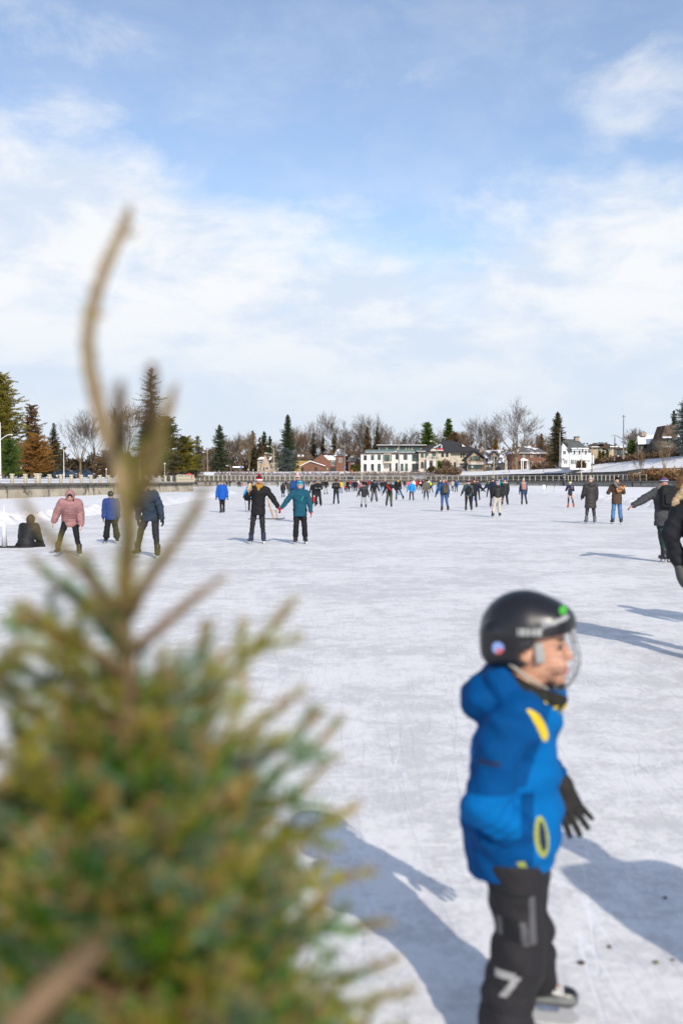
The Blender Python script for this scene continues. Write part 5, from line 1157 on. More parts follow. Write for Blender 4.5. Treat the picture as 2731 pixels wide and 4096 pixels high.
# his beige mitten and his dark glove
def extra_glove(J,n,col,mit=True,name='mitten',d=None,fat=1.2,sc=1.15):
    S=SDF(); hand_sdf(S,J['wr'+n],J['hd'+n] if d is None else d,J['pn'+n],J['th'+n],sc*J['H']/1.75,mitten=mit,fat=fat,k=.01); return mesh_obj(name,S.mesh(name,mat('glove',C(col),.8,.15,20,.3,40),.008),J['root'])
extra_glove(man,'R',(.62,.47,.27),d=man['up']+man['sx']*-.05,sc=1.3); extra_glove(man,'L','dred',False,'glove')
wom=P_('woman in teal ski jacket and pale blue hat holding hands with the laughing man',1201,2176,1.66,184,dict(lean=3,lr=(3,3,6),ll=(-2,4,5),ar=(4,39,10,2),al=(4,16,10,8),toe=12),'teal','black','turq',jl=.085,jw=1.08,gloves='red',skate='black',hair=(.45,.42,.38),tw=1.12,pants_w=.042,hn=((.02,.05,(.25,.45,.5)),(.07,.09,(.05,.2,.28)),(.11,.13,(.3,.5,.52))),hood='down')
z_=MB(); f0=wom['chest']+wom['fw']*.092*1.66*.86
z_.tube([tuple(f0+wom['sx']*(-.035)-wom['up']*.09),tuple(f0+wom['sx']*(-.085)+wom['up']*.03)][::-1],.007,5).build('chest_zip',mat('zip_green',(.05,.5,.35),.5),wom['root'])
P_('man in bright royal blue parka with khaki fur hat, arms hanging, walking toward us',889.5,2050.5,1.72,180,dict(lean=2,lr=(3,-2,5),ll=(-2,-1,8),ar=(4,14,8),al=(4,14,8)),'blue','black','khaki',jl=.10,jw=1.22,gloves='black',glasses='thin',hatkind='beanie',fur='khaki',blade=False)
sk=P_('young skier in black helmet and blue jacket half hidden behind the laughing man',1004,2047.5,1.60,185,dict(lr=(2,2,4),ll=(0,2,3),ar=(10,26,20),al=(4,12,14)),'sky','black','black',hatkind='helmet',glasses='dark',scarf='black')
pole_m=MB(); a=world(sk,sk['wrR']); pole_m.tube([(0,0,0),(.12,-.05,-a[2]+.02)],.014,6).tube([(0,0,0),(-.01,0,.14)],.022,6); o=pole_m.build('ski_pole',mat('pole_grey',(.05,.05,.06),.4),None,a); tag(o,'thin dark ski pole held by the young skier in blue','ski pole')
P_('grinning man in red striped bobble hat and royal blue jacket behind the woman in teal',1189,2088,1.93,180,dict(lr=(0,0,2),ll=(0,-1,2),ar=(30,4,60,20),al=(30,4,60,20)),'dblue','navy','red',pom='white',hn=((.03,.055,'white'),(.08,.10,'white'),(.12,.14,'white')),glasses='dark',jl=.06,jw=1.1)
P_('small woman in long black coat with brown fur hood seen from behind',1132,1989,1.50,0,'stand','black','jeans',None,jl=.24,hood='up',fur='dbrown',puff=1,blade=False)
P_('person in olive coat and dark hat seen from behind beside the long black coat',1157,1987,1.66,10,'walk','olive','char','black',jl=.14)
P_('far skater in navy jacket with red hat above the orange trousers',1145,1958,1.7,180,'glide','navy','orange','red')
P_('lone far skater in charcoal striding left near the canal wall',1112,1947.5,1.55,80,'strideL','char','char','char')
P_('mother in black with red bobble hat pulling the red sled chair',1272.5,2027,1.74,182,dict(lean=4,lr=(4,5,6),ll=(2,7,6),ar=(20,12,80,34),al=(16,12,84,36)),'black','char','dred',pom='red',hn=((.05,.07,'lgrey'),(.09,.11,'lgrey')),tw=1.25,pants_w=.045,gloves='lgrey')
P_('dark haired woman in black close behind the sled mother',1259,2022,1.66,180,'glide','black','char',None,hair='black',hairlen=.1)
P_('man in dark hooded jacket and light grey trousers with both hands in pockets',1303.5,1979,1.78,180,dict(lr=(3,5,6),ll=(0,5,6),ar=(6,14,24),al=(6,14,24)),'black','lgrey','black',gloves=None)
P_('tiny dark skater between the sled mother and the grey trousered man',1290,1954,1.7,180,'glide','char','black','black')
P_('far skater in dark grey holding the hand of the yellow trousered one',1211.6,1948,1.7,10,'glide','dgrey','char','dgrey')
P_('far skater in yellow trousers near the canal wall',1217,1950,1.6,185,'stand','khaki','mustard',None,hair='brown')
P_('far skater in grey navy jacket left of a striding companion',1227,1948,1.75,10,'stand','slate','char','char')
P_('far black clad skater striding with one leg out right',1235,1947.5,1.72,-40,'strideR','black','black','black')
P_('far skater bent forward at the left end of the far wall',789.6,1947,1.75,110,'speed','char','char','black')
P_('far skater in green black suit, left of a close pair by the far wall',826.6,1947,1.72,60,'strideR','olive','char','char')
P_('far skater in brown black suit, right of a close pair by the far wall',838,1947,1.66,-60,'strideL','dbrown','char','char')
P_('far skater in olive jacket with red sleeve just left of the blue parka',869,1946,1.72,10,'glide','olive','char','black')
P_('far skater all in black just right of the blue parka',907,1945,1.6,40,'strideL','black','black','black')
P_('far skater in black carrying a red bag right of the blue parka',920,1948,1.75,-30,'strideR','black','black','red')
P_('far racing skater in black and white suit with white helmet crouching low',955,1948,1.8,90,'speed','navy','black','white',hatkind='helmet')
P_('far skater in black crouched beside the white helmet racer',963,1948,1.8,80,'speed','black','black','black')
P_('tiny child in bright red near the crouching racers',970.5,1947,1.05,180,'arms','red','red','red')
P_('far skater in navy and pink left of the young skier',996,1948,1.7,180,'glide','navy','pink','navy')
P_('man in black puffer and maroon knit hat looking down at his hands',1344,2019,1.78,176,dict(base='phone',lr=(3,5,4),ll=(0,5,4)),'black','navy','maroon',puff=1,jl=.06,gloves=None,glasses='dark')
P_('woman in bright yellow jacket and blue jeans',1363,1975,1.66,180,'glide','yellow','jeans','black',hair='dbrown',jl=.03)
P_('child with a red bag in a tight family group left of the crowd',1381.6,1968,1.0,180,'stand','red','navy','white')
P_('adult in black hooded coat between two small children',1390.5,1968.5,1.70,180,'stand','black','char','black',jl=.10,jw=1.15)
P_('woman in beige coat behind the child with the red bag',1380,1960,1.62,150,'stand','beige','navy',None,hair='brown')
P_('small child in black with white hat right of the black hooded adult',1397.6,1969,1.0,180,'arms','black','black','white')
P_('distant figure in red and white vest behind the family group',1404,1952,1.7,180,'stand','red','char','grey')
P_('woman with dark curly hair in slate blue jacket',1411.6,1964,1.66,170,'walk','dusk','navy',None,hair='black')
P_('left of two friends in open black coats walking side by side',1418.5,1967.5,1.68,178,'walk','black','char',None,hair='dbrown',jl=.16)
P_('right of two friends in black coats, grey top showing',1426,1967,1.66,182,'walk','char','grey',None,hair='brown',jl=.14)
P_('person in long white and black coat behind the two friends',1433,1957,1.7,180,'stand','white','black','white',jl=.15)
P_('woman in dusty pink coat leaning forward with a dark bag strap',1443.5,1985,1.62,150,dict(lean=22,lr=(10,4,20),ll=(4,6,16),ar=(10,22,10),al=(20,10,40)),'pink','dgrey',None,hair='dbrown',jl=.12)
P_('person in teal and white hat wearing a black jacket with white sleeve stripes',1460,1985,1.8,180,'glide','black','navy','teal',pom='white',hn=((.02,.05,'navy'),))
P_('person in red jacket behind the sleeve stripe jacket',1469,1954,1.7,180,'stand','red','black','blue')
P_('person in black hood right of the red jacket, distant',1474,1951,1.72,180,'stand','black','black','black',jl=.1)
P_('tiny figure with red headband left of the teal hat',1450,1953,1.72,180,'stand','char','navy','red')
P_('teenager in charcoal puffer jacket and pale grey trousers with black and white skates',1454,2033,1.50,184,dict(lean=4,lr=(6,6,10),ll=(2,4,6),ar=(4,30,12),al=(4,18,16)),'char','lgrey','black',puff=1,jl=.08,skate='black',gloves='navy')
P_('man in black hoodie and loose grey trousers with hands low',1496,2010,1.70,180,dict(lean=6,lr=(6,9,10),ll=(4,9,10),ar=(6,14,14),al=(6,26,10)),'black','grey','black',tw=1.3,pants_w=.05,gloves=None,skin='dskin')
P_('woman with white knit hat behind the man in loose grey trousers',1488,1962,1.72,180,'glide','char','navy','white')
P_('person in navy jacket and dark glasses right of the loose grey trousers',1508.6,1966,1.7,180,'glide','dusk','char','black',glasses='dark')
P_('woman in black jacket and pale blue jeans carrying a small child',1525,1973.4,1.66,180,dict(ar=(18,8,92,30),al=(4,10,14)),'black','ljeans',None,hair='dred',tw=1.1,skate='lgrey')
P_('bald man in dark leather jacket',1540,1972.7,1.73,180,'stand','char','navy',None,glasses=None)
cap=P_('man in beige cap with a red sash across his black sweater, one foot lifted',1555,2031,1.70,172,dict(lean=12,hp=10,slean=-3,lr=(22,8,58),ll=(10,2,14),ar=(4,26,12),al=(4,42,10),toe=4),'black','olive','khaki',hatkind='cap',tw=1.15,skate='black',gloves='navy')
S=SDF(); S.cone(cap['shR']+cap['fw']*.11+cap['up']*.0,cap['waist']+cap['sx']*-.10+cap['fw']*.15+cap['up']*.06,.045,.05,.02,(cap['fw'],2)); S.noise=.004; mesh_obj('sash',S.mesh('sash',cloth(C('red')),.015),cap['root'])
P_('distant person in olive jacket seen from behind near the wall',1564,1943,1.62,0,'stand','olive','char','black')
P_('distant child in patterned turquoise blue jacket',1577.8,1948,1.6,180,'stand','sky','navy','turq')
P_('tall man in black jacket over a yellow hood, jeans, right foot kicked aside',1598,2001,1.90,178,dict(lean=8,hp=16,ll=(-4,24,4),lr=(6,2,12),ar=(4,8,22),al=(4,10,20)),'black','jeans','grey',scarf=(.65,.33,.02),jl=.06,skate='black',gloves=None)
P_('person in black with red sleeve right of the yellow hood',1618.6,1956,1.75,0,'strideR','black','black','black')
P_('woman in pink puffer jacket with a dark bag behind the bright blue jacket',1632,1962,1.6,180,'arms','hpink','navy','hpink',jl=.10)
P_('tall person in white winter coat behind the bright blue jacket',1655,1960,1.75,170,'glide','white','black','white',jl=.08)
P_('girl in bright sky blue jacket and grey knit hat',1645.4,2004,1.62,176,dict(hy=-30,lr=(2,5,4),ll=(0,5,4),ar=(4,22,12),al=(4,12,12)),'sky','navy','lgrey',puff=1,jl=.06,hair=(.5,.4,.25))
P_('person in red jacket with brown lower coat, distant',1666,1960,1.68,0,'stand','red','navy','black')
b1_=P_('person in black seen from behind with a red striped backpack',1679,1962,1.85,0,'glide','black','black','char'); backpack(b1_,'red and white striped backpack in the middle of the crowd','red',.34,.46,.16,pocket='white')
P_('man in grey brown plaid jacket, sunglasses and dark beanie',1703.6,2004,1.74,178,dict(lean=4,lr=(6,5,10),ll=(2,7,8),ar=(16,12,34,20),al=(16,10,34,20)),(.15,.145,.11),'navy','char',glasses='dark',jl=.06,jw=1.1,skate='lgrey',gloves=None)
P_('person in brown jacket hidden behind the plaid jacket',1693,1975,1.78,10,'stand','dbrown','char','dbrown')
b2_=P_('skater in navy coat seen from behind, pushing off right',1724,1974,1.7,0,'strideR','navy','navy','dred',jl=.12); backpack(b2_,'fluorescent yellow backpack on a navy coat','lime',.30,.42,.15)
P_('tall distant person in white left of the yellow backpack',1716,1960,1.75,0,'stand','white','grey','white')
b3_=P_('skater in black with white hat and pink sleeves seen from behind',1752.3,1979,1.68,0,'pushL','black','jeans','white'); backpack(b3_,'dark backpack worn by the skater in the white hat','char',.3,.42,.14)
b4_=P_('man in blue puffer jacket and blue jeans with cream striped hat, skating away',1779,2046,1.78,4,dict(lean=2,slean=-3,lr=(0,9,3),ll=(0,2,5),ar=(-2,8,12),al=(6,26,14)),(.012,.10,.27),'jeans','black',puff=1,jl=.03,jw=1.12,hn=((.035,.05,'cream'),(.068,.083,'cream'),(.10,.115,'cream'),(.132,.142,'cream')),tw=1.05,skate='black')
backpack(b4_,'large brown grey backpack with front pocket on the blue puffer jacket',(.085,.07,.055),.34,.52,.19,pocket=(.12,.09,.06),tilt=6,low=.05,dx=.04)
P_('man in rust red jacket kicking one skate out to the right',1792,1978,1.80,8,dict(lean=10,slean=-6,lr=(-18,26,4),ll=(14,0,20),ar=(4,10,20),al=(20,14,40)),(.45,.05,.02),'ljeans','lgrey',skate='white')
P_('woman in cream jacket and dark trousers with black hat',1808.4,1967,1.72,-30,'stand','cream','navy','black')
b5_=P_('skater in vivid blue jacket with red hood seen from behind',1823.7,1969,1.78,0,'stand','blue','char','red'); backpack(b5_,'dark green and grey backpack on the vivid blue jacket','slate',.3,.45,.15,pocket='dgreen')
b6_=P_('skater in slate green hooded jacket and black trousers with maroon bobble hat',1873.6,2045,1.66,-4,dict(lean=6,slean=2,lr=(4,8,10),ll=(2,2,8),ar=(20,14,50),al=(14,20,36)),'slate','black','maroon',pom='cream',jl=.02,jw=1.12,hood='down',gloves='black'); backpack(b6_,'black sling backpack worn askew on the slate jacket','black',.34,.42,.14,tilt=24,low=.06,dx=.02)
P_('person in black parka with brown fur collar and maroon hat reaching right to hold hands',1894.6,2032.5,1.75,6,dict(slean=2,lr=(2,5,5),ll=(0,6,5),ar=(10,52,6,0),al=(4,8,10)),'black','navy','dred',pom='black',jl=.10,jw=1.05,fur='brown')
b7_=P_('skater in blue with cap swinging one arm right behind the fur collar',1908,2003,1.74,0,'arms','navy','char','char'); backpack(b7_,'bright blue backpack with white band behind the fur collar','dblue',.34,.42,.15,pocket='blue')
b8_=P_('dark clad skater with a bright green backpack',1954,1990,1.72,0,'arms','char','black','dgrey'); backpack(b8_,'bright green backpack left of the navy cap','green',.34,.42,.15)
P_('man in navy hooded jacket and navy cap reaching left to hold hands',1972,2029.7,1.80,-4,dict(slean=-3,lr=(2,5,5),ll=(0,5,5),ar=(6,10,20),al=(8,54,6,0)),'navy','navy','navy',jl=.05,hood='down')
P_('skater in black quilted jacket and white trousers with purple striped hat',1984.5,2069,1.66,4,dict(lean=12,slean=4,lr=(10,3,18),ll=(4,9,10),ar=(6,14,14),al=(10,10,30)),'black',(.62,.58,.52),(.12,.06,.28),pom='purple',hn=((.04,.058,'white'),(.08,.098,'white'),(.118,.132,'white')),puff=1,jl=-.02,jw=1.15,hood='down',tw=1.3,pants_w=.04,gloves=None)
P_('person in turquoise jacket behind the quilted black jacket',1995,1992,1.78,10,'stand','turq','navy','lgrey',hood='down')
P_('person in long black quilted coat with royal blue hat and cream fur collar',2018,2022,1.78,2,dict(lean=2,lr=(2,7,4),ll=(0,7,4),ar=(4,10,12),al=(8,12,24)),'black','dgrey','blue',puff=1,jl=.15,jw=1.15,fur='cream',tw=1.15,pants_w=.042)
b9_=P_('woman in denim blue coat with white bobble hat skating away alone',2095.5,2021,1.74,-6,dict(lean=3,lr=(0,9,4),ll=(2,1,5),ar=(6,8,20),al=(4,10,10)),(.045,.09,.2),'navy','cream',pom='white',jl=.08,fur='cream'); backpack(b9_,'salmon pink backpack on the denim blue coat',(.55,.27,.20),.32,.44,.15,pocket=(.5,.24,.18))
P_('slim speed skater in black with lime green helmet and orange skates',2282,2032.5,1.60,2,dict(lean=4,lr=(-2,9,6),ll=(4,3,8),ar=(20,16,80,40),al=(20,16,80,40)),'navy','navy','lime',hatkind='helmet',hn=((.09,.2,'lime'),(.0,.09,'white')),jw=.88,tw=.85,skate=(.5,.10,.02))
P_('woman in long dark grey brown padded coat and pale striped hat',2361,2094.5,1.80,2,dict(lean=2,lr=(0,5,4),ll=(0,5,4),ar=(6,10,14),al=(14,10,34)),(.045,.038,.038),(.06,.055,.065),(.66,.60,.54),hn=((.05,.065,(.5,.22,.22)),(.09,.10,(.5,.22,.22))),pom='cream',jl=.19,jw=1.12,puff=1,hood='down',skate='grey',tuck=True)
bj=P_('man in brown canvas jacket and blue jeans with boots slung over his shoulder',2466,2095.5,1.80,0,dict(lean=1,lr=(0,5,4),ll=(0,5,4),ar=(22,22,70,40),al=(22,22,70,40)),(.10,.062,.038),(.10,.22,.42),'black',jl=.09,jw=1.12,tw=1.1,pants_w=.043,scarf='khaki',skate='black',tuck=True)
# the boots hanging on his back
c=bj['chest']-bj['fw']*.235+bj['up']*.06; bt=empty('hanging_boots',world(bj,c)); tag(bt,'pair of tan boots with grey shafts hanging on the brown jacket','boots')
for i,(dx,dz,an_) in enumerate(((.07,.03,-55),(-.06,-.05,-25))):
    S=SDF(); M=rotm('Y',an_); S.cone((dx,0,dz),(dx,0,dz)+M@np.array([0,0,-.12]),.045,.045,.02); S.cone((dx,0,dz)+M@np.array([0,0,-.12]),(dx,0,dz)+M@np.array([.13,0,-.13]),.045,.035,.02); mesh_obj('boot',S.mesh('boot',mat('tan_leather',(.42,.18,.06),.6),.012),bt)
S=SDF(); S.cone((-.16,0,.19),(.03,-.02,-.05),.035,.05,.02); S.cone((-.16,0,.19),(-.1,.05,.24),.035,.03,.02); S.noise=.003; mesh_obj('shaft',S.mesh('shaft',cloth((.16,.16,.15)),.014),bt)
# grey jacket skater with outstretched arm
gr=P_('leaning skater in grey jacket and green trousers with left arm stretched far out',2668,2250,1.78,8,dict(lean=20,slean=8,lr=(4,2,14),ll=(0,-6,3),ar=(30,26,30),al=(8,52,4,-2),hp=-6,toe=4),(.065,.068,.075),(.014,.045,.033),(.04,.06,.2),hn=((.06,.09,(.5,.5,.6)),(.12,.14,(.4,.1,.15))),jl=.10,jw=1.15,fur=(.3,.27,.22),gloves=None,skate='black',tw=1.0,skin=(.60,.30,.22))
backpack(gr,'black backpack with hanging straps on the leaning grey jacket','black',.36,.50,.17,low=-.02)
# person in the fur trimmed hood, cut by the right edge
fh=P_('person in black parka with big fur trimmed hood cut off by the right edge',2846,2640,1.80,-10,dict(lean=3,slean=-6,lr=(4,5,8),ll=(-6,3,6),ar=(6,10,20),al=(-2,27,10,36)),(.012,.013,.018),(.08,.085,.10),None,jl=.10,jw=1.22,hood='up',fur=(.30,.19,.10),gloves=(.10,.105,.095),mitten=True,skate='black',tw=1.2,hair='dbrown')
extra_glove(fh,'L',(.10,.105,.095),True,'mitten',None,1.5,1.3)
backpack(fh,'grey backpack of the fur hooded person at the right edge','grey',.34,.5,.17,dx=.06)
Yf=fh['pos'][1]; ia=-R(fh['yaw'])
def loc_(u,v,dy=0):
    p=np.array([X(u,Yf+dy),Yf+dy,Z(v,Yf+dy)])-np.array([*fh['pos'],0]); return np.array([p[0]*math.cos(ia)-p[1]*math.sin(ia),p[0]*math.sin(ia)+p[1]*math.cos(ia),p[2]])
S=SDF(); 
for u_,v_,dy,r_ in ((2772,1880,-.05,.085),(2748,1900,-.1,.075),(2732,1925,-.12,.06),(2722,1950,-.15,.05)): S.ell(loc_(u_,v_,dy),r_,.04)
S.noise=.010; S.nf=3; mesh_obj('hood_fur',S.mesh('hood_fur',mat('dark_fur',(.16,.085,.04),1,.35,60,1,90),.011),fh['root'])
S=SDF(); S.cone(loc_(2745,1950,-.22),loc_(2694,2012,-.2),.045,.028,.03); S.cone(loc_(2760,1930,-.2),loc_(2745,1950,-.22),.05,.045,.03); S.noise=.008; S.nf=3; mesh_obj('fur_edge',S.mesh('fur_edge',mat('tan_fur',(.50,.36,.22),1,.3,60,1,90),.010),fh['root'])
# left group
P_('woman in dusty pink hooded puffer jacket leaning forward on unsteady skates',274,2226,1.62,190,dict(lean=36,slean=-3,hp=22,lr=(34,14,44),ll=(26,9,26),ar=(10,24,14),al=(24,12,30),toe=14),(.40,.20,.20),'black',None,puff=1,jl=.10,jw=1.2,hood='up',hair='black',hairlen=.16,gloves=None,skate='dbrown')
P_('child in blue patterned snow jacket behind the fir branches',446,2174.5,1.38,184,dict(lean=6,hp=10,lr=(4,7,8),ll=(2,7,8),ar=(6,10,10),al=(6,10,12)),(.03,.07,.24),'black','black',jl=.07,jw=1.25,tw=1.35,pants_w=.05,hatkind='helmet')
P_('man in dark blue grey jacket bending forward behind the fir stem',590,2232,1.80,172,dict(lean=30,hp=16,slean=2,lr=(20,14,34),ll=(14,6,12),ar=(8,10,14),al=(10,14,16),toe=16),(.035,.055,.085),'char','black',jl=.07,jw=1.05)
sit=person('person in black hooded coat sitting on the ice with their back to us',102,2190,1.66,-6,dict(lean=30,lr=(76,34,96),ll=(80,36,100),ar=(34,10,40),al=(34,10,40),hp=24),'black','black',None,jl=.10,puff=1,jw=1.25,hood='up',nofeet=True,offz=-.36,group='skaters on the ice')
sit['root'].location.z=0
# off-camera companions whose shadows fall into the picture
person('bystander in a dark coat just outside the right of the photo, casting the large shadow',pos=(2.05,2.2),H=1.74,yaw=10,jacket='char',trousers='black',hat='black',blade=False,vox=.03,jw=1.2,jl=.12)
person('skater outside the right of the photo, casting the upper shadow streak',pos=(4.9,11.1),H=1.78,yaw=5,pose='glide',jacket='navy',trousers='black',hat='black',vox=.03)
# person walking on the far promenade
Yp=interp(2577,WALL_Y)+6; pw=person('walker in white hat and fluorescent yellow jacket on the far promenade',pos=(X(2577.6,Yp),Yp),H=1.75,yaw=0,pose='walk',jacket='lime',trousers='navy',hat='white',zbase=ZT+.02,blade=False,jl=.03)
# ------------------------------------------------------------------ sleds and the cone
def wp(u,v,Y): return np.array([X(u,Y),Y,Z(v,Y)])
Ys=G(2012); rt=empty('sled',(X(1241,Ys),Ys,0)); tag(rt,'red plastic sled chair with white rim carrying a small child','sled'); q=MB(); 
RS=mat('red_plastic',(.62,.03,.015),.35,.08,4,spec=.5); w2=.36
q.add([(-w2,-.5,.12),(w2,-.5,.12),(w2,.5,.12),(-w2,.5,.12),(-w2-.06,-.58,.50),(w2+.06,-.58,.50),(w2+.06,.58,.55),(-w2-.06,.58,.55),(-w2,-.52,.50),(w2,-.52,.50),(w2,.52,.55),(-w2,.52,.55),(-w2+.05,-.45,.15),(w2-.05,-.45,.15),(w2-.05,.45,.15),(-w2+.05,.45,.15)],
  [(3,2,1,0),(0,1,5,4),(1,2,6,5),(2,3,7,6),(3,0,4,7),(8,9,13,12),(9,10,14,13),(10,11,15,14),(11,8,12,15),(12,13,14,15),(4,5,9,8),(5,6,10,9),(6,7,11,10),(7,4,8,11)]).build('tub',RS,rt)
MB().tube([(-w2-.06,-.58,.52),(w2+.06,-.58,.52),(w2+.06,.58,.57),(-w2-.06,.58,.57),(-w2-.06,-.58,.52)],.035,6).build('rim',FRW,rt)
for e in (-1,1): MB().tube([(e*.25,-.7,.06),(e*.25,-.6,.02),(e*.25,.6,.02),(e*.25,.7,.05)],.02,5).tube([(e*.25,-.35,.02),(e*.25,-.35,.14)],.015,4).tube([(e*.25,.35,.02),(e*.25,.35,.14)],.015,4).build('runner',RAIL,rt)
person('toddler in white hat and dark coat sitting in the red sled',pos=(X(1250,Ys),Ys+.05),H=1.05,yaw=180,pose=dict(lean=-4,lr=(84,6,40),ll=(84,6,40),ar=(20,12,30),al=(20,12,30)),jacket='char',trousers='black',hat='white',nofeet=True,offz=-.02,glasses='dark',vox=.02)['root'].location.z=-.05
Yk=G(2078); rt=empty('kicksled',(X(1064,Yk),Yk,0),R(-80)); tag(rt,'wooden kicksled with long steel runners behind the laughing man','sled'); WD=mat('pale_wood',(.45,.27,.13),.6,.15,8)
for e in (-1,1):
    MB().tube([(e*.2,-.8,.03),(e*.2,.75,.03),(e*.2,.85,.08)],.014,5).build('runner',RAIL,rt); MB().tube([(e*.2,.35,.03),(e*.19,.12,.75),(e*.19,.05,.95)],.016,5).tube([(e*.2,.5,.03),(e*.2,.45,.42)],.015,5).build('upright',WD,rt)
sl=MB()
for i in range(4): sl.box((-.2,.16+i*.085,.41),(.2,.23+i*.085,.43))
sl.build('seat',WD,rt); MB().tube([(-.24,.05,.95),(.24,.05,.95)],.016,6).build('handlebar',WD,rt); MB().box((-.19,.13,.55),(.19,.15,.70)).build('backrest',WD,rt)
Yc=G(2190); rt=empty('marker_cone',(X(17,Yc),Yc,0)); tag(rt,'tall thin white marker cone standing on a black base at the left edge','cone'); MB().tube([(0,0,.03),(0,0,1.12)],[.075,.012],16).build('cone',mat('white_plastic',(.7,.71,.75),.4),rt,smooth=True); MB().box((-.42,-.22,0.004),(.5,.22,.03)).build('base',mat('rubber',(.02,.02,.02),.8),rt)
# dark bits of bark on the ice near the boy
rd=random.Random(4)
for lb,u,v,r in (('large dark bark crumb on the ice right of the boy',2338,3885,.014),('small dark crumb on the ice above the large one',2451,3817,.010),('dark crumb lying inside the big shadow at the right',2675,3615,.010),('tiny crumb beside the shadow edge at the bottom right',2707,3870,.008),('green fir needle scrap on the ice at the bottom right',2640,3882,.012)):
    Yd=G(v); m=MB(); m.sphere((0,0,r*.45),r,8,0,(1,.8,.5)); 
    m.v=[(x*rd.uniform(.75,1.2),y*rd.uniform(.75,1.2),z) for x,y,z in m.v]; o=m.build('bark_crumb',mat('bark_crumb',(.05,.035,.02),.95) if 'needle' not in lb else mat('needle_scrap',(.10,.12,.03),.9),None,(X(u,Yd),Yd,0)); tag(o,lb,'debris','crumbs on the ice')
# ------------------------------------------------------------------ the cut fir close to the lens
FY=1.08
def fp_(u,v,Y=FY): return np.array([X(u,Y),Y,Z(v,Y)])
def needle_mat(name,a,b,tr=.13):
    m=bpy.data.materials.new(name); m.use_nodes=True; t=NT(m.node_tree); p=t.n['Principled BSDF']; g=t.node('ShaderNodeNewGeometry').outputs['Position']
    c=t.mix(t.mapr(t.noise(g,14,3,.6),.35,.65),a,b); t.l.new(c,p.inputs['Base Color']); p.inputs['Roughness'].default_value=.55; p.inputs['Specular IOR Level'].default_value=.4
    tr_=t.node('ShaderNodeBsdfTranslucent'); t.l.new(c,tr_.inputs[0]); mx=t.node('ShaderNodeMixShader'); mx.inputs[0].default_value=tr
    t.l.new(p.outputs[0],mx.inputs[1]); t.l.new(tr_.outputs[0],mx.inputs[2]); t.l.new(mx.outputs[0],t.n['Material Output'].inputs[0]); return m
NM=[needle_mat('green_fir_needles',(.012,.11,.002),(.085,.24,.008)), needle_mat('blue_green_fir_needles',(.10,.21,.11),(.21,.33,.20)), needle_mat('olive_fir_needles',(.20,.21,.010),(.36,.32,.03)), needle_mat('rusty_fir_needles',(.26,.15,.05),(.38,.24,.09))]
FB_=mat('fir_bark',(.16,.10,.055),.9,.3,20,.4,60); FB2=mat('fresh_fir_twig',(.27,.20,.11),.8,.2,30)
rf=np.random.default_rng(21)
NV=[];NMI=[];tw=MB();trk=MB();trk2=MB()
def shoot(pts, rad0=.0035, ln=.019, per_m=950, tone=None, tip=True, mb=None, spread=.95):
    """needled shoot along pts (world space)"""
    pts=np.asarray(pts,float); seg=np.linalg.norm(np.diff(pts,axis=0),axis=1); L=seg.sum()
    (mb or tw).tube([tuple(p) for p in pts],[rad0*(1-.6*i/(len(pts)-1)) for i in range(len(pts))],5,0)
    n=int(L*per_m)+6; s=np.sort(rf.random(n))*L; cs=np.r_[0,np.cumsum(seg)]; P=np.stack([np.interp(s,cs,pts[:,k]) for k in range(3)],1)
    d=unit(pts[-1]-pts[0]); T=np.repeat(d[None],n,0)
    a=rf.uniform(0,2*math.pi,n); up=np.array([0,0,1.]); o1=unit(np.cross(d,up+rf.normal(size=3)*.05)); o2=np.cross(o1,d)
    rad=np.cos(a)[:,None]*o1+(np.sin(a)*.75+.15)[:,None]*o2
    ang=spread*(1-.45*(s/L)**3)[:,None]; N=T*np.cos(ang)+rad*np.sin(ang)+rf.normal(size=(n,3))*.12; N/=np.linalg.norm(N,axis=1)[:,None]
    l=(ln*rf.uniform(.7,1.1,n)*(1-.35*(s/L)**4))[:,None]; w=unit_rows(np.cross(N,rf.normal(size=(n,3))))*.00095
    V=np.stack([P-w,P+w,P+N*l*.9+w*.8,P+N*l],1); V[:,3]-=w*.3; NV.append(V.reshape(-1,3))
    if tone is None: tone=rf.choice([0,0,0,1,1,2,2])
    r=rf.random(n); mi=np.full(n,tone); mi[r<.08]=0; mi[(r>=.08)&(r<.14)]=2; mi[(r>=.14)&(r<.20)]=1
    if tip: mi[(s>L*.80)&(rf.random(n)<.6)]=3
    NMI.append(mi)
def unit_rows(v): return v/(np.linalg.norm(v,axis=1)[:,None]+1e-9)
def curve(a,b,sag=.0,n=6,side=None):
    a=np.asarray(a);b=np.asarray(b); t=np.linspace(0,1,n)[:,None]; p=a+(b-a)*t; p[:,2]+=(sag*np.sin(t[:,0]*math.pi)); 
    if side is not None: p+=np.asarray(side)*np.sin(t*math.pi)
    return p
D_=1/.5741                        # picture read-offs below were made at 1568 px width
def dp(x,y,Y=FY): return fp_(x*D_,y*D_,Y)
# trunk from the ice up to the top whorl
base=dp(292,1540); trunk_pts=[(base[0]-.02,FY+.01,-.05),(base[0]-.015,FY+.01,.7),tuple(dp(285,2000)),tuple(base),tuple(dp(283,1420)),tuple(dp(300,1180)),tuple(dp(322,1060))]
trk2.tube(trunk_pts,[.030,.022,.013,.009,.0085,.0075,.006],10)
shoot([dp(290,1700),dp(288,1540),dp(283,1420),dp(290,1300)],.003,.020,700,2,False,trk); shoot([dp(288,1420),dp(292,1300),dp(300,1180),dp(318,1060),dp(338,985)],.008,.022,2600,2,False,trk); shoot([dp(286,1400),dp(296,1240),dp(290,1120),dp(283,1010),dp(280,960)],.007,.020,2200,2,False,trk)
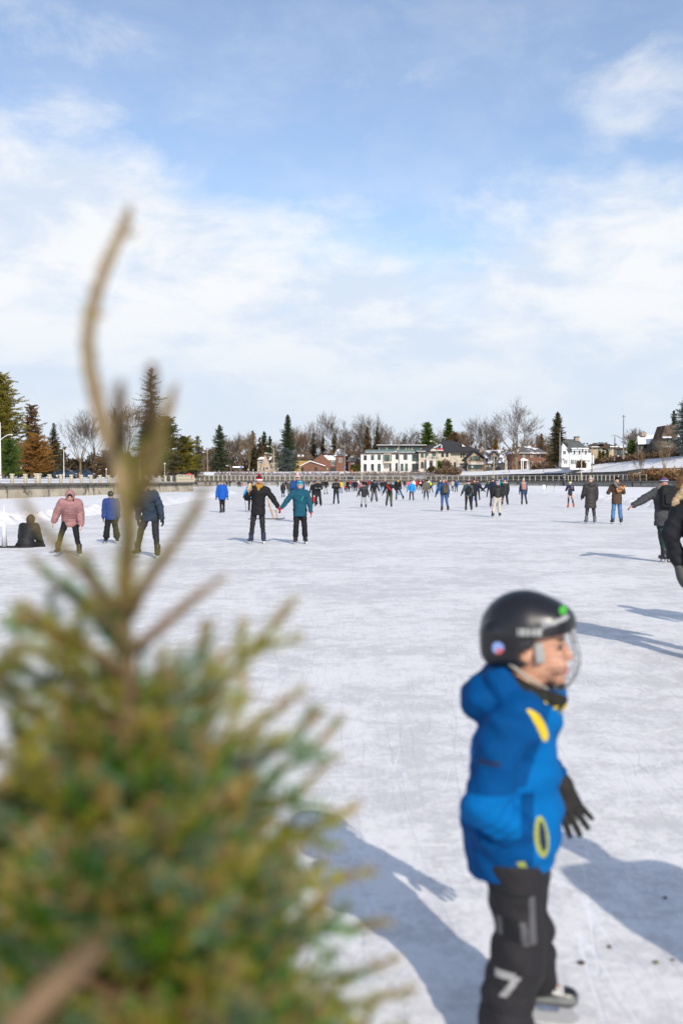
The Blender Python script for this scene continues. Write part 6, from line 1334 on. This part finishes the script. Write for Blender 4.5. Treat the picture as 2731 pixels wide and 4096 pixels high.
# long curved leader
shoot([dp(296,1240),dp(275,1080),dp(240,990),dp(222,920),dp(207,850),dp(204,785),dp(214,720),dp(232,660),dp(252,610),dp(275,560),dp(296,515),dp(302,490)],.0100,.017,2600,3,False,trk,.85)
shoot([dp(285,545),dp(318,540)],.0022,.009,500,3,False,trk); shoot([dp(215,735),dp(246,725)],.002,.009,400,3,False,trk)
for pts,Yn,tone,l in [([(338,985),(350,930),(352,880),(350,840)],FY-.12,3,.012),([(318,1060),(358,1000),(385,950),(402,893)],FY+.02,3,.014),([(283,1010),(276,940),(278,880)],FY-.15,3,.012),
   ([(300,1180),(352,1090),(372,1000),(380,940)],FY-.03,2,.019),
   ([(285,1430),(335,1340),(395,1255),(440,1190),(470,1120)],FY-.06,2,.016),([(283,1420),(240,1370),(170,1290),(110,1230),(52,1150)],FY-.08,2,.015),
   ([(290,1500),(220,1420),(140,1350),(70,1285)],FY+.05,1,.019),([(295,1500),(370,1440),(440,1380),(508,1330)],FY+.03,3,.015),([(288,1560),(210,1500),(120,1440),(40,1420)],FY-.1,2,.02),
   ([(283,1440),(250,1400),(215,1330),(200,1280)],FY+.08,1,.02),([(260,1470),(200,1400),(150,1330)],FY+.1,1,.02),([(290,1520),(265,1440),(215,1380)],FY-.05,0,.02)]:
    p=[dp(x,y,FY+(Yn-FY)*i/(len(pts)-1)) for i,(x,y) in enumerate(pts)]; p[0]=dp(*pts[0]); shoot(p,.0075,l,1900,tone)
# marked long shoots on the right and left outline
for pts,Ye,tone in [([(330,1800),(430,1690),(520,1560),(600,1470),(672,1385)],FY+.12,2),([(330,1830),(470,1760),(590,1670),(690,1590)],FY-.02,2),([(360,1900),(500,1860),(640,1780),(720,1720),(775,1655)],FY+.14,1),
   ([(380,1950),(540,1890),(680,1830),(742,1760)],FY+.05,0),([(420,2010),(600,1960),(740,1900),(815,1855)],FY+.16,2),([(300,1700),(380,1620),(440,1540),(462,1450)],FY+.06,1),([(300,1700),(400,1640),(470,1580),(515,1500)],FY+.1,2),
   ([(290,1640),(340,1570),(372,1500)],FY+.02,0),([(280,1680),(200,1600),(150,1520),(125,1440)],FY-.08,2),([(270,1700),(170,1640),(90,1580),(30,1510)],FY+.02,0),([(280,1620),(210,1560),(160,1490),(60,1390)],FY+.06,1),
   ([(420,2080),(600,2060),(740,2040),(850,2010)],FY+.1,2),([(420,2150),(620,2160),(780,2150),(885,2130)],FY+.12,0),([(430,2260),(640,2270),(800,2260),(905,2215)],FY+.08,1),([(450,2360),(660,2350),(820,2330),(940,2290)],FY+.06,2),([(360,1860),(520,1800),(660,1700),(730,1640)],FY+.1,1),
   ([(250,1800),(120,1700),(40,1600),(-30,1540)],FY-.2,2),([(230,1950),(80,1800),(-60,1700)],FY-.25,2)]:
    p=[dp(x,y,FY+(Ye-FY)*i/(len(pts)-1)) for i,(x,y) in enumerate(pts)]; shoot(p,.005,.025,1500,tone)
    for i in range(1,len(p)-(1 if p[-1][0]>p[0][0] else 0)):
        for sgn in (-1,1):
            q=(p[i-1]+p[i])*.5+(p[i]-p[i-1])*rf.uniform(-.3,.3); d=unit(p[i]-p[i-1]); sd_=unit(np.cross(d,[0,-1,0]))*sgn; shoot(curve(q,q+unit(d*.85+sd_*.6+np.array([0,rf.normal()*.3,.1]))*rf.uniform(.04,.08)),.0025,.022,1200,tone)
# the body of the tree: boughs all the way round
cx0,cy0=base[0]-.01,FY
def inside(a,e):
    """shorten a shoot so that its tip stays within the cone of the tree"""
    for _ in range(12):
        if math.hypot(e[0]-cx0,e[1]-cy0) <= max(.05,.06+.57*(1.606-e[2]))*rf.uniform(.93,1.10): break
        e=a+(e-a)*.86
    return e
def reach(z): return .05+.60*(1.50-z) if z>1.0 else .35+.35*(1.0-z)
zz=.16
while zz<1.53:
    nb=(6 if zz>1.38 else 9) if zz>.9 else 5; a0=rf.uniform(0,6.28)
    for b in range(nb):
        az_=a0+2*math.pi*b/nb+rf.normal()*.2; z0=zz+rf.normal()*.015; el_=R(rf.uniform(30,56) if zz>1.0 else rf.uniform(5,25)); L=reach(z0)*rf.uniform(.78,1.08)/math.cos(el_)*(1.0 if zz>.9 else .95)
        d=np.array([math.cos(az_)*math.cos(el_),math.sin(az_)*math.cos(el_),math.sin(el_)]); s0=np.array([cx0,cy0,z0]); e=s0+d*L
        if e[1]<.42: e=s0+(e-s0)*max(.3,(s0[1]-.44)/(s0[1]-e[1]))
        e=inside(s0,e)
        P=curve(s0,e,-.02); Lb=np.linalg.norm(e-s0); seen=e[2]>.85
        shoot(P[1:],.0055,.025,1600 if seen else 350,None); tw.tube([tuple(p) for p in P[:3]],[.008,.007,.006],5)
        m=int(Lb/(.036 if seen else .08)); dn=unit(e-s0)
        for i in range(1,m):
            f=i/m; 
            if f<.15: continue
            for sgn in (-1,1):
                q=s0+(e-s0)*f; q[2]+=-.02*math.sin(f*math.pi); sv=unit(np.cross(dn,[0,0,1]))*sgn; dd=unit(dn*.85+sv*rf.uniform(.45,.8)+np.array([0,0,rf.uniform(.05,.5)])); l=Lb*(1-f)*rf.uniform(.45,.75)+.045
                q2=q+dd*l
                q2=inside(q,q2); l=np.linalg.norm(q2-q)
                if q2[1]<.42 or l<.018: continue
                shoot(curve(q,q2,-.004,4),.0030,.024,1500 if seen else 300,None)
                if l>.15 and seen:
                    for g_ in (.4,.7):
                        for s2 in (-1,1): r0=q+dd*l*g_; s3=unit(np.cross(dd,[0,0,1]))*s2; shoot(curve(r0,r0+unit(dd*.8+s3*.7+np.array([0,0,.1]))*l*.35,0,3),.002,.019,750,None)
    zz+=.058 if zz>.85 else .11
V=np.concatenate(NV); MI=np.concatenate(NMI)
fir=empty('fir_tree',(cx0,cy0,0)); tag(fir,'out of focus fir tree with long curved leader standing close in the left foreground','tree')
org=np.array([cx0,cy0,0]); mesh_obj('needles',np_mesh('needles',V-org,np.arange(len(V)).reshape(-1,4),NM,MI),fir)
for b_,nm,mt in ((trk2,'trunk',FB_),(trk,'leader',FB2),(tw,'branch',FB_)):
    b_.v=[(x-cx0,y-cy0,z) for x,y,z in b_.v]; b_.build(nm,mt,fir,smooth=True)
cb_=MB().tube([tuple(dp(-60,2480,.66)-org),tuple(dp(90,2310,.68)-org),tuple(dp(215,2190,.72)-org)],[.011,.0105,.010],10); cb_.build('cut_branch',mat('cut_wood',(.17,.11,.06),.8,.15,20),fir,smooth=True)
print('needles',len(MI))

# ------------------------------------------------------------------ the boy in the helmet
BY=3.1; bs=737.0; bx0=X(1180*D_,BY)
boy=empty('person',(bx0,BY,0),R(-9)); tag(boy,'small boy in black hockey helmet with face cage, blue snow jacket and black trousers','person','skaters on the ice')
def q_(x,y,d=0.0): return np.array([(x-1180)/bs, d, CZ-(y-1103)/bs])
BV=.0055
SKN=mat('boy_skin',(.56,.30,.20),.45,.08,14,0,30,.4); EYE=mat('eyes',(.03,.02,.02),.3); BRW=mat('hair',(.12,.07,.04),.8,.2,30); LIP=mat('lips',(.48,.13,.12),.5)
B=SDF(); hcx=q_(1232,1478)
B.ell(q_(1222,1452),(.098,.078,.090),.03); B.ell(q_(1244,1500),(.068,.062,.085),.03); B.cone(q_(1272,1545),q_(1282,1562),.026,.022,.03)
B.cone(q_(1296,1482),q_(1306,1506),.008,.0125,.014); B.ell(q_(1302,1508),(.014,.012,.009),.008)
for e in (-1,1): B.ell(q_(1290,1482,e*.036),(.012,.018,.010),.01,None,True); B.ell(q_(1280,1520,e*.042),(.028,.02,.026),.02); B.ell(q_(1205,1492,e*.070),(.022,.010,.032),.006)
B.ell(q_(1298,1532),(.010,.022,.007),.006); B.ell(q_(1296,1543),(.009,.019,.006),.006)
B.cone(q_(1205,1570),q_(1225,1530),.045,.045,.03)
B.cone(q_(1185,1640),q_(1180,1960),.11,.10,.05,(np.array([1.,0,0]),1.1))
for e in (-1,1): B.cone(q_(1185,1625,e*.05),q_(1185,1630,e*.13),.055,.05,.04)
sR,eR,wR=q_(1165,1650,-.165),q_(1118,1808,-.205),q_(1195,1875,-.155); sL,eL,wL=q_(1190,1650,.165),q_(1238,1770,.21),q_(1290,1838,.20)
B.cone(sR,eR,.04,.032,.03).cone(eR,wR,.032,.024,.02).cone(sL,eL,.04,.032,.03).cone(eL,wL,.032,.022,.02)
hR,kR,aR=q_(1185,1990,-.075),q_(1190,2180,-.10),np.array([-.02,-.125,.135]); hL,kL,aL=q_(1195,1990,.07),q_(1215,2170,.10),np.array([.085,.125,.135])
for h_,k_,a_ in ((hR,kR,aR),(hL,kL,aL)): B.cone(h_,k_,.065,.045,.03).cone(k_,a_,.045,.03,.02).cone(a_,a_+np.array([.09,0,-.05]),.028,.022,.02)
def bmi(C_):
    x,y,z=C_.T; px=x*bs+1180; py=(CZ-z)*bs+1103; r=np.zeros(len(C_),int); f=px>1262
    r[f&(np.abs(np.abs(y)-.034)<.014)&(np.abs(py-1482)<6)]=1; r[f&(np.abs(np.abs(y)-.034)<.02)&(np.abs(py-1464)<4)]=2; r[f&(np.abs(y)<.024)&(np.abs(py-1538)<8)&(px>1290)]=3; return r
bm=B.mesh('body',[SKN,EYE,BRW,LIP],BV,bmi)
S=SDF(); hand_sdf(S,wR+np.array([-.03,.06,.0]),unit(np.array([.35,.35,-.8])),(0,1,0),(.7,0,.5),.62,curl=30); bm=join_mesh('body',[bm,S.mesh('hand',SKN,.004)]); mesh_obj('body',bm,boy)
# neck warmer
S=SDF()
for i in range(14): a=2*math.pi*i/14; S.ell(q_(1222+math.cos(a)*62,1572+math.cos(a)*24+10,math.sin(a)*.082),.028,.02)
S.noise=.003; S.nf=2; mesh_obj('neck_warmer',S.mesh('neck_warmer',mat('knit',(.03,.03,.025),.95,.2,40,.8,60,.1),BV),boy)
S=SDF()
for i in range(16): a=2*math.pi*i/16; S.ell(q_(1215+math.cos(a)*75,1590+math.cos(a)*26,math.sin(a)*.095),.017,.015)
mesh_obj('collar_lining',S.mesh('collar_lining',mat('yellow_lining',(.55,.42,.03),.7),BV),boy)
# helmet
HBK=mat('helmet_black',(.012,.012,.015),.32,.1,8,0,30,.5); HGR=mat('helmet_grey',(.35,.36,.36),.4); HGN=mat('helmet_green',(.07,.40,.04),.4); HST=mat('helmet_sticker',(.5,.12,.14),.4,col2=(.2,.3,.6),thr=(.45,.5),cs=12)
S=SDF(); S.ell(q_(1205,1450),(.138,.118,.130),.02); S.ell(q_(1258,1425),(.085,.098,.062),.03); S.cone(q_(1262,1436),q_(1272,1442),.066,.062,.02,(np.array([0,0,1.]),2.6))
S.cut(q_(1200,1458),(0.12,0,-1)); 
M_=SDF(); M_.ell(q_(1196,1462),(.122,.114,.118),.02); M_.box(q_(1165,1470,0),(.082,.108,.075),.02,None,.05); M_.ell(q_(1262,1492),(.080,.16,.085),.01,None,True); M_.cut(q_(1180,1528),(.30,0,-1)); M_.ell(q_(1206,1496,-.115),(.022,.05,.022),.006,None,True); M_.ell(q_(1215,1520),(.062,.085,.06),.01,None,True)
def hmi(C_):
    x,y,z=C_.T; px=x*bs+1180; py=(CZ-z)*bs+1103; r=np.zeros(len(C_),int)
    r[((px-1289)**2+(py-1394)**2<9**2)]=2
    l1=py-(1443-(px-1190)*.05); r[(y<0)&(px>1188)&(px<1243)&(np.abs(py-1440)<9)&(np.abs(np.abs((px-1193)%12-6))<4.2)]=1
    r[(y<0.02)&(px>1240)&(px<1300)&(np.abs(py-(1428-(px-1240)*.35))<5)]=1; return r
hm=empty('helmet',(0,0,0),0,boy)
mesh_obj('shell',S.mesh('shell',[HBK,HGR,HGN],.0045,hmi),hm)
def hmi2(C_):
    x,y,z=C_.T; px=x*bs+1180; py=(CZ-z)*bs+1103; r=np.zeros(len(C_),int); r[(y<0)&((px-1145)**2+(py-1477)**2<13**2)]=1; return r
mesh_obj('ear_guard',M_.mesh('ear_guard',[HBK,HST],.0045,hmi2),hm)
MB().sphere(q_(1250,1420,-.112),.012,10,0,(1.6,.5,.8)).sphere(q_(1311,1443,-.05),.010,8,0,(1,1,1)).build('cage_clip',HGR,hm)
cg=MB(); 
for yy,r0 in ((1470,1322),(1495,1330),(1522,1331),(1548,1322),(1572,1306)):
    cg.tube([tuple(q_(1245+(r0-1245)*math.cos(a),yy+(0 if yy<1560 else 0),.098*math.sin(a))) for a in np.linspace(-1.5,1.5,11)],.0011,4)
for sy in (-.085,-.05,-.017,.017,.05,.085):
    k_=math.sqrt(1-(sy/.1)**2); cg.tube([tuple(q_(1245+(r-1245)*k_,y,sy)) for y,r in ((1446,1316),(1470,1322),(1495,1330),(1522,1331),(1548,1322),(1572,1306),(1584,1290))],.0011,4)
cg.build('face_cage',mat('cage_wire',(.10,.10,.11),.4,metal=.6),hm)
S=SDF(); S.box(q_(1236,1490,-.078),(.015,.005,.032),.01,rotm('Y',-8),.006); mesh_obj('side_plate',S.mesh('side_plate',HGR,.004),hm)
S=SDF(); S.ell(q_(1270,1572),(.040,.055,.026),.01); S.ell(q_(1268,1558),(.036,.046,.022),.01,None,True); mesh_obj('chin_cup',S.mesh('chin_cup',HBK,.004),hm)
st_=MB()
for e in (-1,1): st_.tube([tuple(q_(1165,1510,e*.092)),tuple(q_(1210,1545,e*.085)),tuple(q_(1250,1572,e*.055)),tuple(q_(1272,1580,e*.02))],.0055,5)
st_.build('chin_strap',mat('strap_grey',(.32,.31,.26),.7),hm)
# jacket
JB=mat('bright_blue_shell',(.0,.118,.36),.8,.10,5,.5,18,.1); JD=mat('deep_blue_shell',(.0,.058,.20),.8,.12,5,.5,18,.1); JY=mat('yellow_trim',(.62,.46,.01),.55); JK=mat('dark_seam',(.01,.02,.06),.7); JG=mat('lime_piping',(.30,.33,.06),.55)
A=SDF(); A.cone(q_(1190,1650),q_(1176,1900),.128,.150,.05,(np.array([0,1.,0]),.9)); A.cone(q_(1176,1900),q_(1178,2040),.150,.130,.04,(np.array([0,1.,0]),.88))
for e in (-1,1): A.cone(q_(1190,1632,e*.05),q_(1185,1648,e*.135),.082,.070,.05)
A.cone(q_(1225,1640),q_(1238,1592),.085,.078,.04); A.cut(q_(1180,1992),(.16,0,-1))
A.ell(q_(1238,1545),(.115,.085,.058),.02,None,True)
rr=(4,.006); A.cone(sR,eR,.072,.064,.018,None,(3,.004)).cone(eR,wR+np.array([-.01,0,.0]),.066,.054,.014,None,(4,.008)); A.cone(sL,eL,.072,.062,.04,None,(3,.004)).cone(eL,wL,.060,.046,.02,None,(4,.005))
A.ell(q_(1118,1590),(.078,.105,.062),.03,rotm('Y',-35)); A.ell(q_(1098,1622),(.055,.09,.052),.03); A.cone(q_(1150,1560,-.075),q_(1215,1600,-.085),.034,.028,.03); A.cone(q_(1150,1560,.075),q_(1215,1600,.085),.034,.028,.03); A.cone(q_(1150,1560,-.075),q_(1150,1560,.075),.036,.036,.03)
A.noise=.0068; A.nf=1.25; A.nseed=2.1
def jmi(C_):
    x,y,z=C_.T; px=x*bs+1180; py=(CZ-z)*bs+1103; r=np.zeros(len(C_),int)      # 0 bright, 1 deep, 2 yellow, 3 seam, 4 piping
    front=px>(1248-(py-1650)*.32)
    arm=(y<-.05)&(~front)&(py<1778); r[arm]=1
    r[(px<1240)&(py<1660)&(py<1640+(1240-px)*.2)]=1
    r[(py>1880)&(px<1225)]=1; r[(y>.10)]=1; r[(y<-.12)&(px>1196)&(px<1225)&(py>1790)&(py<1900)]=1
    t=(py-1602)/78; cxp=1215+52*np.clip(t,0,1)**.6-6*np.clip(t,0,1)**3; r[(y<-.04)&(t>0)&(t<1.0)&(np.abs(px-cxp+10)<9.5*np.sqrt(np.clip(1-(2*t-1)**4,0,1)))]=2
    e=((px-1242+(py-1890)*-.12)/16)**2+((py-1890)/47)**2; e2=((px-1244+(py-1888)*-.12)/8)**2+((py-1888)/34)**2; r[(y<-.03)&(e<1)&(e2>1)]=4; r[(y<-.03)&(e2<1)]=3
    r[(y<-.03)&(np.abs(px-1203-(py-1960)*.3)<9)&(py>1940)&(py<1978)]=4
    r[(px>1268)&(np.abs(py-1612)<17)&(y<.02)&(y>-.055)]=4
    r[(y<-.1)&(np.abs(py-1708)<6)&(px>1105)&(px<1150)]=3
    r[(px>1262)&(np.abs(y+.0)<.005)&(py>1640)]=3
    r[(np.abs(px-1232+(py-1960)*.02)<3)&(py>1955)&(y<-.05)]=3
    return r
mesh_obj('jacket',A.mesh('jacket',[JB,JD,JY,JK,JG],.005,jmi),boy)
# trousers
PT=mat('ski_trousers',(.018,.017,.020),.75,.15,8,.5,22,.25); PG=mat('grey_panel',(.085,.085,.092),.7); PW=mat('white_print',(.26,.26,.26),.6); PK=mat('black_panel',(.008,.01,.012),.8)
T=SDF(); T.cone(hR+np.array([0,.02,.03]),hL+np.array([0,-.02,.03]),.098,.098,.05)
T.cone(hR,kR+np.array([.005,0,.03]),.088,.074,.05).cone(kR+np.array([.005,0,.03]),kR+np.array([0,0,-.02]),.072,.076,.03).cone(kR+np.array([0,0,-.02]),aR+np.array([0,0,.0]),.080,.086,.03,None,(2.5,.008))
T.cone(hL,kL,.092,.076,.05).cone(kL,aL+np.array([-.01,0,.03]),.076,.074,.03,None,(2.5,.006)); T.noise=.006; T.nf=1.2; T.nseed=1.3; T.cut((0,0,.065),(0,0,-1))
def tmi(C_):
    x,y,z=C_.T; px=x*bs+1180; py=(CZ-z)*bs+1103; r=np.zeros(len(C_),int); s=y<-.10
    r[s&(np.abs(px-1222-(py-2030)*.03)<7)&(py>2020)&(py<2125)]=1; r[s&(np.abs(px-1203-(py-2080)*.12)<7)&(py>2075)&(py<2128)]=1; r[s&(np.abs(px-1150-(py-2080)*.1)<6)&(py>2072)&(py<2108)]=1
    r[(y<-.08)&(py>2012)&(py<2020)&(px<1215)]=3; r[(y<-.08)&(py>2070)&(py<2120)&(px>1158)&(px<1194)]=3
    u=px-1162; v=py-2212; r[(y<-.06)&(np.abs(v+22)<8)&(np.abs(u-2)<22)]=2; r[(y<-.06)&(np.abs((u-14)+(v+0)*.75)<9)&(v>-22)&(v<24)]=2; return r
mesh_obj('trousers',T.mesh('trousers',[PT,PG,PW,PK],.005,tmi),boy)
# gloves
GLV=mat('boy_glove',(.020,.019,.018),.75,.2,20,.4,40); S=SDF(); S.cone(wL-unit(wL-eL)*.03,wL+unit(wL-eL)*.01,.040,.040,.01)
hand_sdf(S,wL,unit(np.array([.50,0,-1])),(-.2,-1,0),(-.9,-.3,-.1),1.02,curl=9,spread=9,fat=1.3,k=.008); g_=S.mesh('glove',GLV,.003); mesh_obj('glove',g_,boy)
S=SDF(); S.cone(wL-unit(wL-eL)*.035,wL-unit(wL-eL)*.024,.041,.041,.01); mesh_obj('cuff',S.mesh('cuff',JG,.004),boy)
# skates
SB=mat('boy_skate_black',(.012,.012,.014),.3,.1,10,0,30,.5); SG=mat('boy_skate_silver',(.16,.17,.165),.35,.2,30); SL=mat('laces_white',(.7,.7,.68),.8); BLD=mat('skate_blade',(.35,.36,.38),.35,.05,8,metal=.3)
for a_ in (aR,aL):
    S=SDF(); f=np.array([1.,0,0]); S.cone(a_+np.array([-.01,0,.07]),a_+np.array([0,0,-.02]),.046,.043,.02); S.cone(a_+np.array([-.02,0,-.035]),a_+np.array([.10,0,-.050]),.040,.032,.02); S.cone(a_+np.array([.02,0,.045]),a_+np.array([.035,0,.10]),.030,.026,.01,(f,1.8)); S.cut(a_+np.array([0,0,-.075]),(0,0,-1))
    def smi(C_,a_=a_):
        d=C_-a_; r=np.zeros(len(C_),int); r[(d[:,2]<-.035)&(d[:,2]>-.06)&(np.abs(d[:,1])>.02)]=1; r[(d[:,0]>.03)&(d[:,0]<.085)&(d[:,2]>-.03)&(np.sin(d[:,0]*420)>-.1)&(np.abs(d[:,1])<.03)]=2; r[(d[:,2]>.06)&(d[:,0]>.035)]=2; return r
    so_=mesh_obj('ice_skate',S.mesh('ice_skate',[SB,SG,SL],.004,smi),boy)
    pr=[(-.06,-.07),(-.052,-.10),(-.068,-.128),(-.03,-.135),(.11,-.135),(.135,-.120),(.115,-.09),(.11,-.07),(.075,-.07),(.065,-.10),(-.0,-.10),(-.01,-.07)]
    b_=MB(); n_=len(pr); b_.add([tuple(a_+np.array([x,-.007,z])) for x,z in pr]+[tuple(a_+np.array([x,.007,z])) for x,z in pr],[(0,1,10,11),(1,2,3,10),(3,4,9,10),(4,5,6,9),(6,7,8,9)]+[tuple(n_+i for i in g) for g in ((11,10,1,0),(10,3,2,1),(10,9,4,3),(9,6,5,4),(9,8,7,6))]+[(i,i+n_,(i+1)%n_+n_,(i+1)%n_) for i in range(n_)]); b_.build('blade',BLD,so_)
